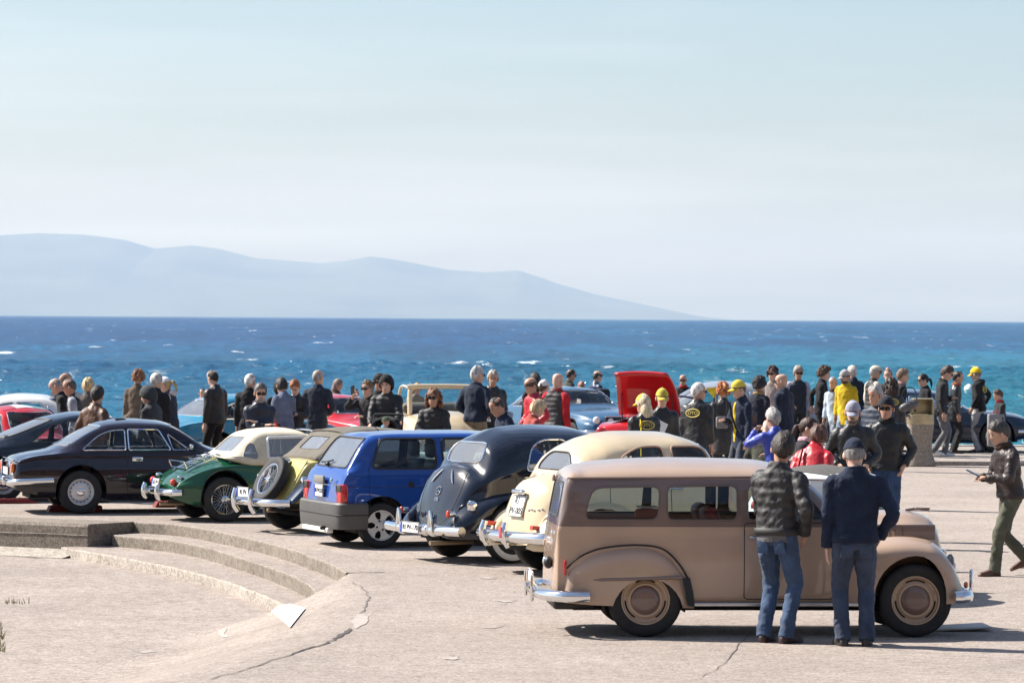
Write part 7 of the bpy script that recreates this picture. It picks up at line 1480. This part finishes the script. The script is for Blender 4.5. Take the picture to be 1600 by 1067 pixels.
e = thing('shoulder_bag', 'dark grey shoulder bag beside the woman with badge jacket', 'bag', at_y(1420, 634, 69.4), 0); MB().ball((0, 0, 0), (.19, .08, .085), 14, 8, Matrix.Rotation(R(-20), 4, 'Y')).build('bag_body', cloth((.07, .07, .072), 'leather'), e); MB().tube(crom([(-.15, 0, .06), (-.08, 0, .3), (.1, 0, .3), (.16, 0, 0)], 5), .01, 5).build('strap', BLACK(), e)
e = thing('red_bag', 'red cloth bag beside the man with crossed arms', 'bag', at_y(430, 668, 61), 0); MB().ball((0, 0, 0), (.055, .04, .08), 12, 8).box((0, 0, -.08), (.09, .06, .06), bev=.02).build('pouch', cloth((.6, .02, .02)), e); MB().tube([(-.03, 0, .06), (0, 0, .14), (.03, 0, .06)], .006, 5).build('handle', cloth((.5, .02, .02)), e)
e = thing('yellow_pennant', 'small yellow pennant on a stick behind the white-haired man', 'flag', at_y(1118, 640, 72), 0); MB().tube([(0, 0, -.4), (0, 0, .45)], .008, 6).build('stick', STEEL(), e); MB().add([(0, 0, .42), (-.19, .01, .40), (-.02, 0, .2), (0, .006, .42), (-.19, .016, .40), (-.02, .006, .2)], [(0, 1, 2), (5, 4, 3), (0, 3, 4, 1), (1, 4, 5, 2), (2, 5, 3, 0)]).build('cloth', cloth((.7, .55, .03)), e, smooth=0)
# pushchair with a child in it
b = at_y(600, 700, 61.2); pc = tag(empty('pushchair', (b.x, b.y, 0), R(-14)), 'black pushchair with rounded canopy in front of the father', 'pushchair')
for s in (-1, 1):
    MB().tube(crom([(s * .2, .22, 1.02), (s * .22, .05, .62), (s * .24, -.25, .16)], 5), .014, 6).build('side_tube', BLACK(), pc); MB().tube([(s * .22, .02, .55), (s * .24, .28, .14)], .014, 6).build('rear_leg', BLACK(), pc)
    for yy in (-.27, .3): MB().lathe([(.02, -.02), (.09, -.02), (.10, 0), (.09, .02), (.02, .02)], 16, Matrix.Translation((s * .25, yy, .1)), axis='x').build('wheel', RUBBER(), pc)
MB().tube([(-.2, .22, 1.02), (.2, .22, 1.02)], .018, 8).build('handle', BLACK(), pc)
MB().box((0, -.02, .5), (.36, .4, .1), bev=.04).build('seat', cloth(BLK), pc); MB().box((0, .12, .72), (.36, .08, .5), Matrix.Identity(4), bev=.03).build('backrest', cloth(BLK), pc)
g = [[(.19 * math.cos(t) , .16 - .30 * math.sin(u), .80 + .20 * math.sin(t) * math.cos(u) ** .5) for t in np.linspace(0, math.pi, 14)] for u in np.linspace(-.25, .75, 7)]
cn = MB().grid(np.array(g)).build('canopy', cloth(BLK), pc, smooth=60); cn.modifiers.new('thick', 'SOLIDIFY').thickness = .02
pc.scale = (1.18, 1.18, 1.18); bb = Vector((b.x, b.y, 0)) + Vector((0, -.06, .22)); P('toddler in green knitted hat sitting in the pushchair', 602, 652, h=.95, phi=62, base=bb, top=('cloth', (.10, .28, .42)), legs=('cloth', GRY), hair=('short', BLOND), hat=('beanie', (.055, .075, .045)), seated=True, vox=.012, arms=('hold', 'hold'))
# ------------------------------------------------------------------ litter bin on the quay
b = at_z(1437, 728, 0); bn = tag(empty('litter_bin', (b.x, b.y - .05, QUAY_Z if b.y > QUAY_Y0 else 0)), 'exposed-aggregate concrete litter bin with open steel hood', 'litter bin')
AGG = mat('aggregate', (.30, .255, .205), .95, var=.55, vscale=55, bump=1.0, bscale=60); sb = MB(); prof = [(.27, 0), (.29, .02), (.275, .10), (.235, .22), (.215, .36), (.225, .55), (.245, .72), (.25, .80), (.24, .81)]
def sq(r, z, n=24):
    a = np.linspace(0, 2 * math.pi, n, endpoint=False); c, d = np.cos(a), np.sin(a); e = .55; return np.column_stack((r * np.sign(c) * np.abs(c) ** e, r * np.sign(d) * np.abs(d) ** e, np.full(n, z)))
MB().grid(np.array([sq(r, z) for r, z in prof]), cv=True, cap0=True, cap1=True).build('pedestal', AGG, bn)
BR = mat('weathered_brass', (.40, .34, .22), .35, .55, var=.2); MB().grid(np.array([sq(r, z) for r, z in ((.25, .80), (.255, .82), (.25, .98), (.24, .985))]), cv=True, cap1=True).build('collar', BR, bn)
MB().box((.03, .17, 1.12), (.40, .02, .3), bev=.008).build('hood_back', BR, bn); MB().box((.22, 0, 1.12), (.02, .36, .3), bev=.008).build('hood_side', BR, bn); MB().box((.04, 0, 1.275), (.40, .40, .02), bev=.008).build('hood_roof', BR, bn)
MB().tube([(-.16, -.17, .98), (-.16, -.17, 1.27)], .012, 6).build('hood_post', BR, bn)
bg_ = MB(); 
for i in range(60): bg_.ball((random.uniform(-.32, -.08), random.uniform(-.2, .1), random.uniform(.92, 1.12)), random.uniform(.012, .03), 6, 4)
lit = bg_.build('litter_bag', cloth((.012, .012, .012), 'leather'), None); lit.location = bn.location; rmm = lit.modifiers.new('skin', 'REMESH'); rmm.mode = 'VOXEL'; rmm.voxel_size = .02; tag(lit, 'crumpled black speckled bag stuffed beside the steel hood of the litter bin', 'bag')
# ground plate by the wagon's front wheel
p_ = at_z(1490, 983, 0); pl = tag(empty('ground_plate', p_, R(4)), 'flat pale metal plate on the paving by the wagon front wheel', 'plate'); MB().box((0, 0, .02), (.62, .5, .014), Matrix.Rotation(R(-3), 4, 'Y'), bev=.004).build('sheet', mat('pale_plate', (.36, .33, .30), .5, var=.1), pl); MB().box((-.2, 0, .008), (.1, .46, .012), bev=.003).build('lip', STEEL(), pl)
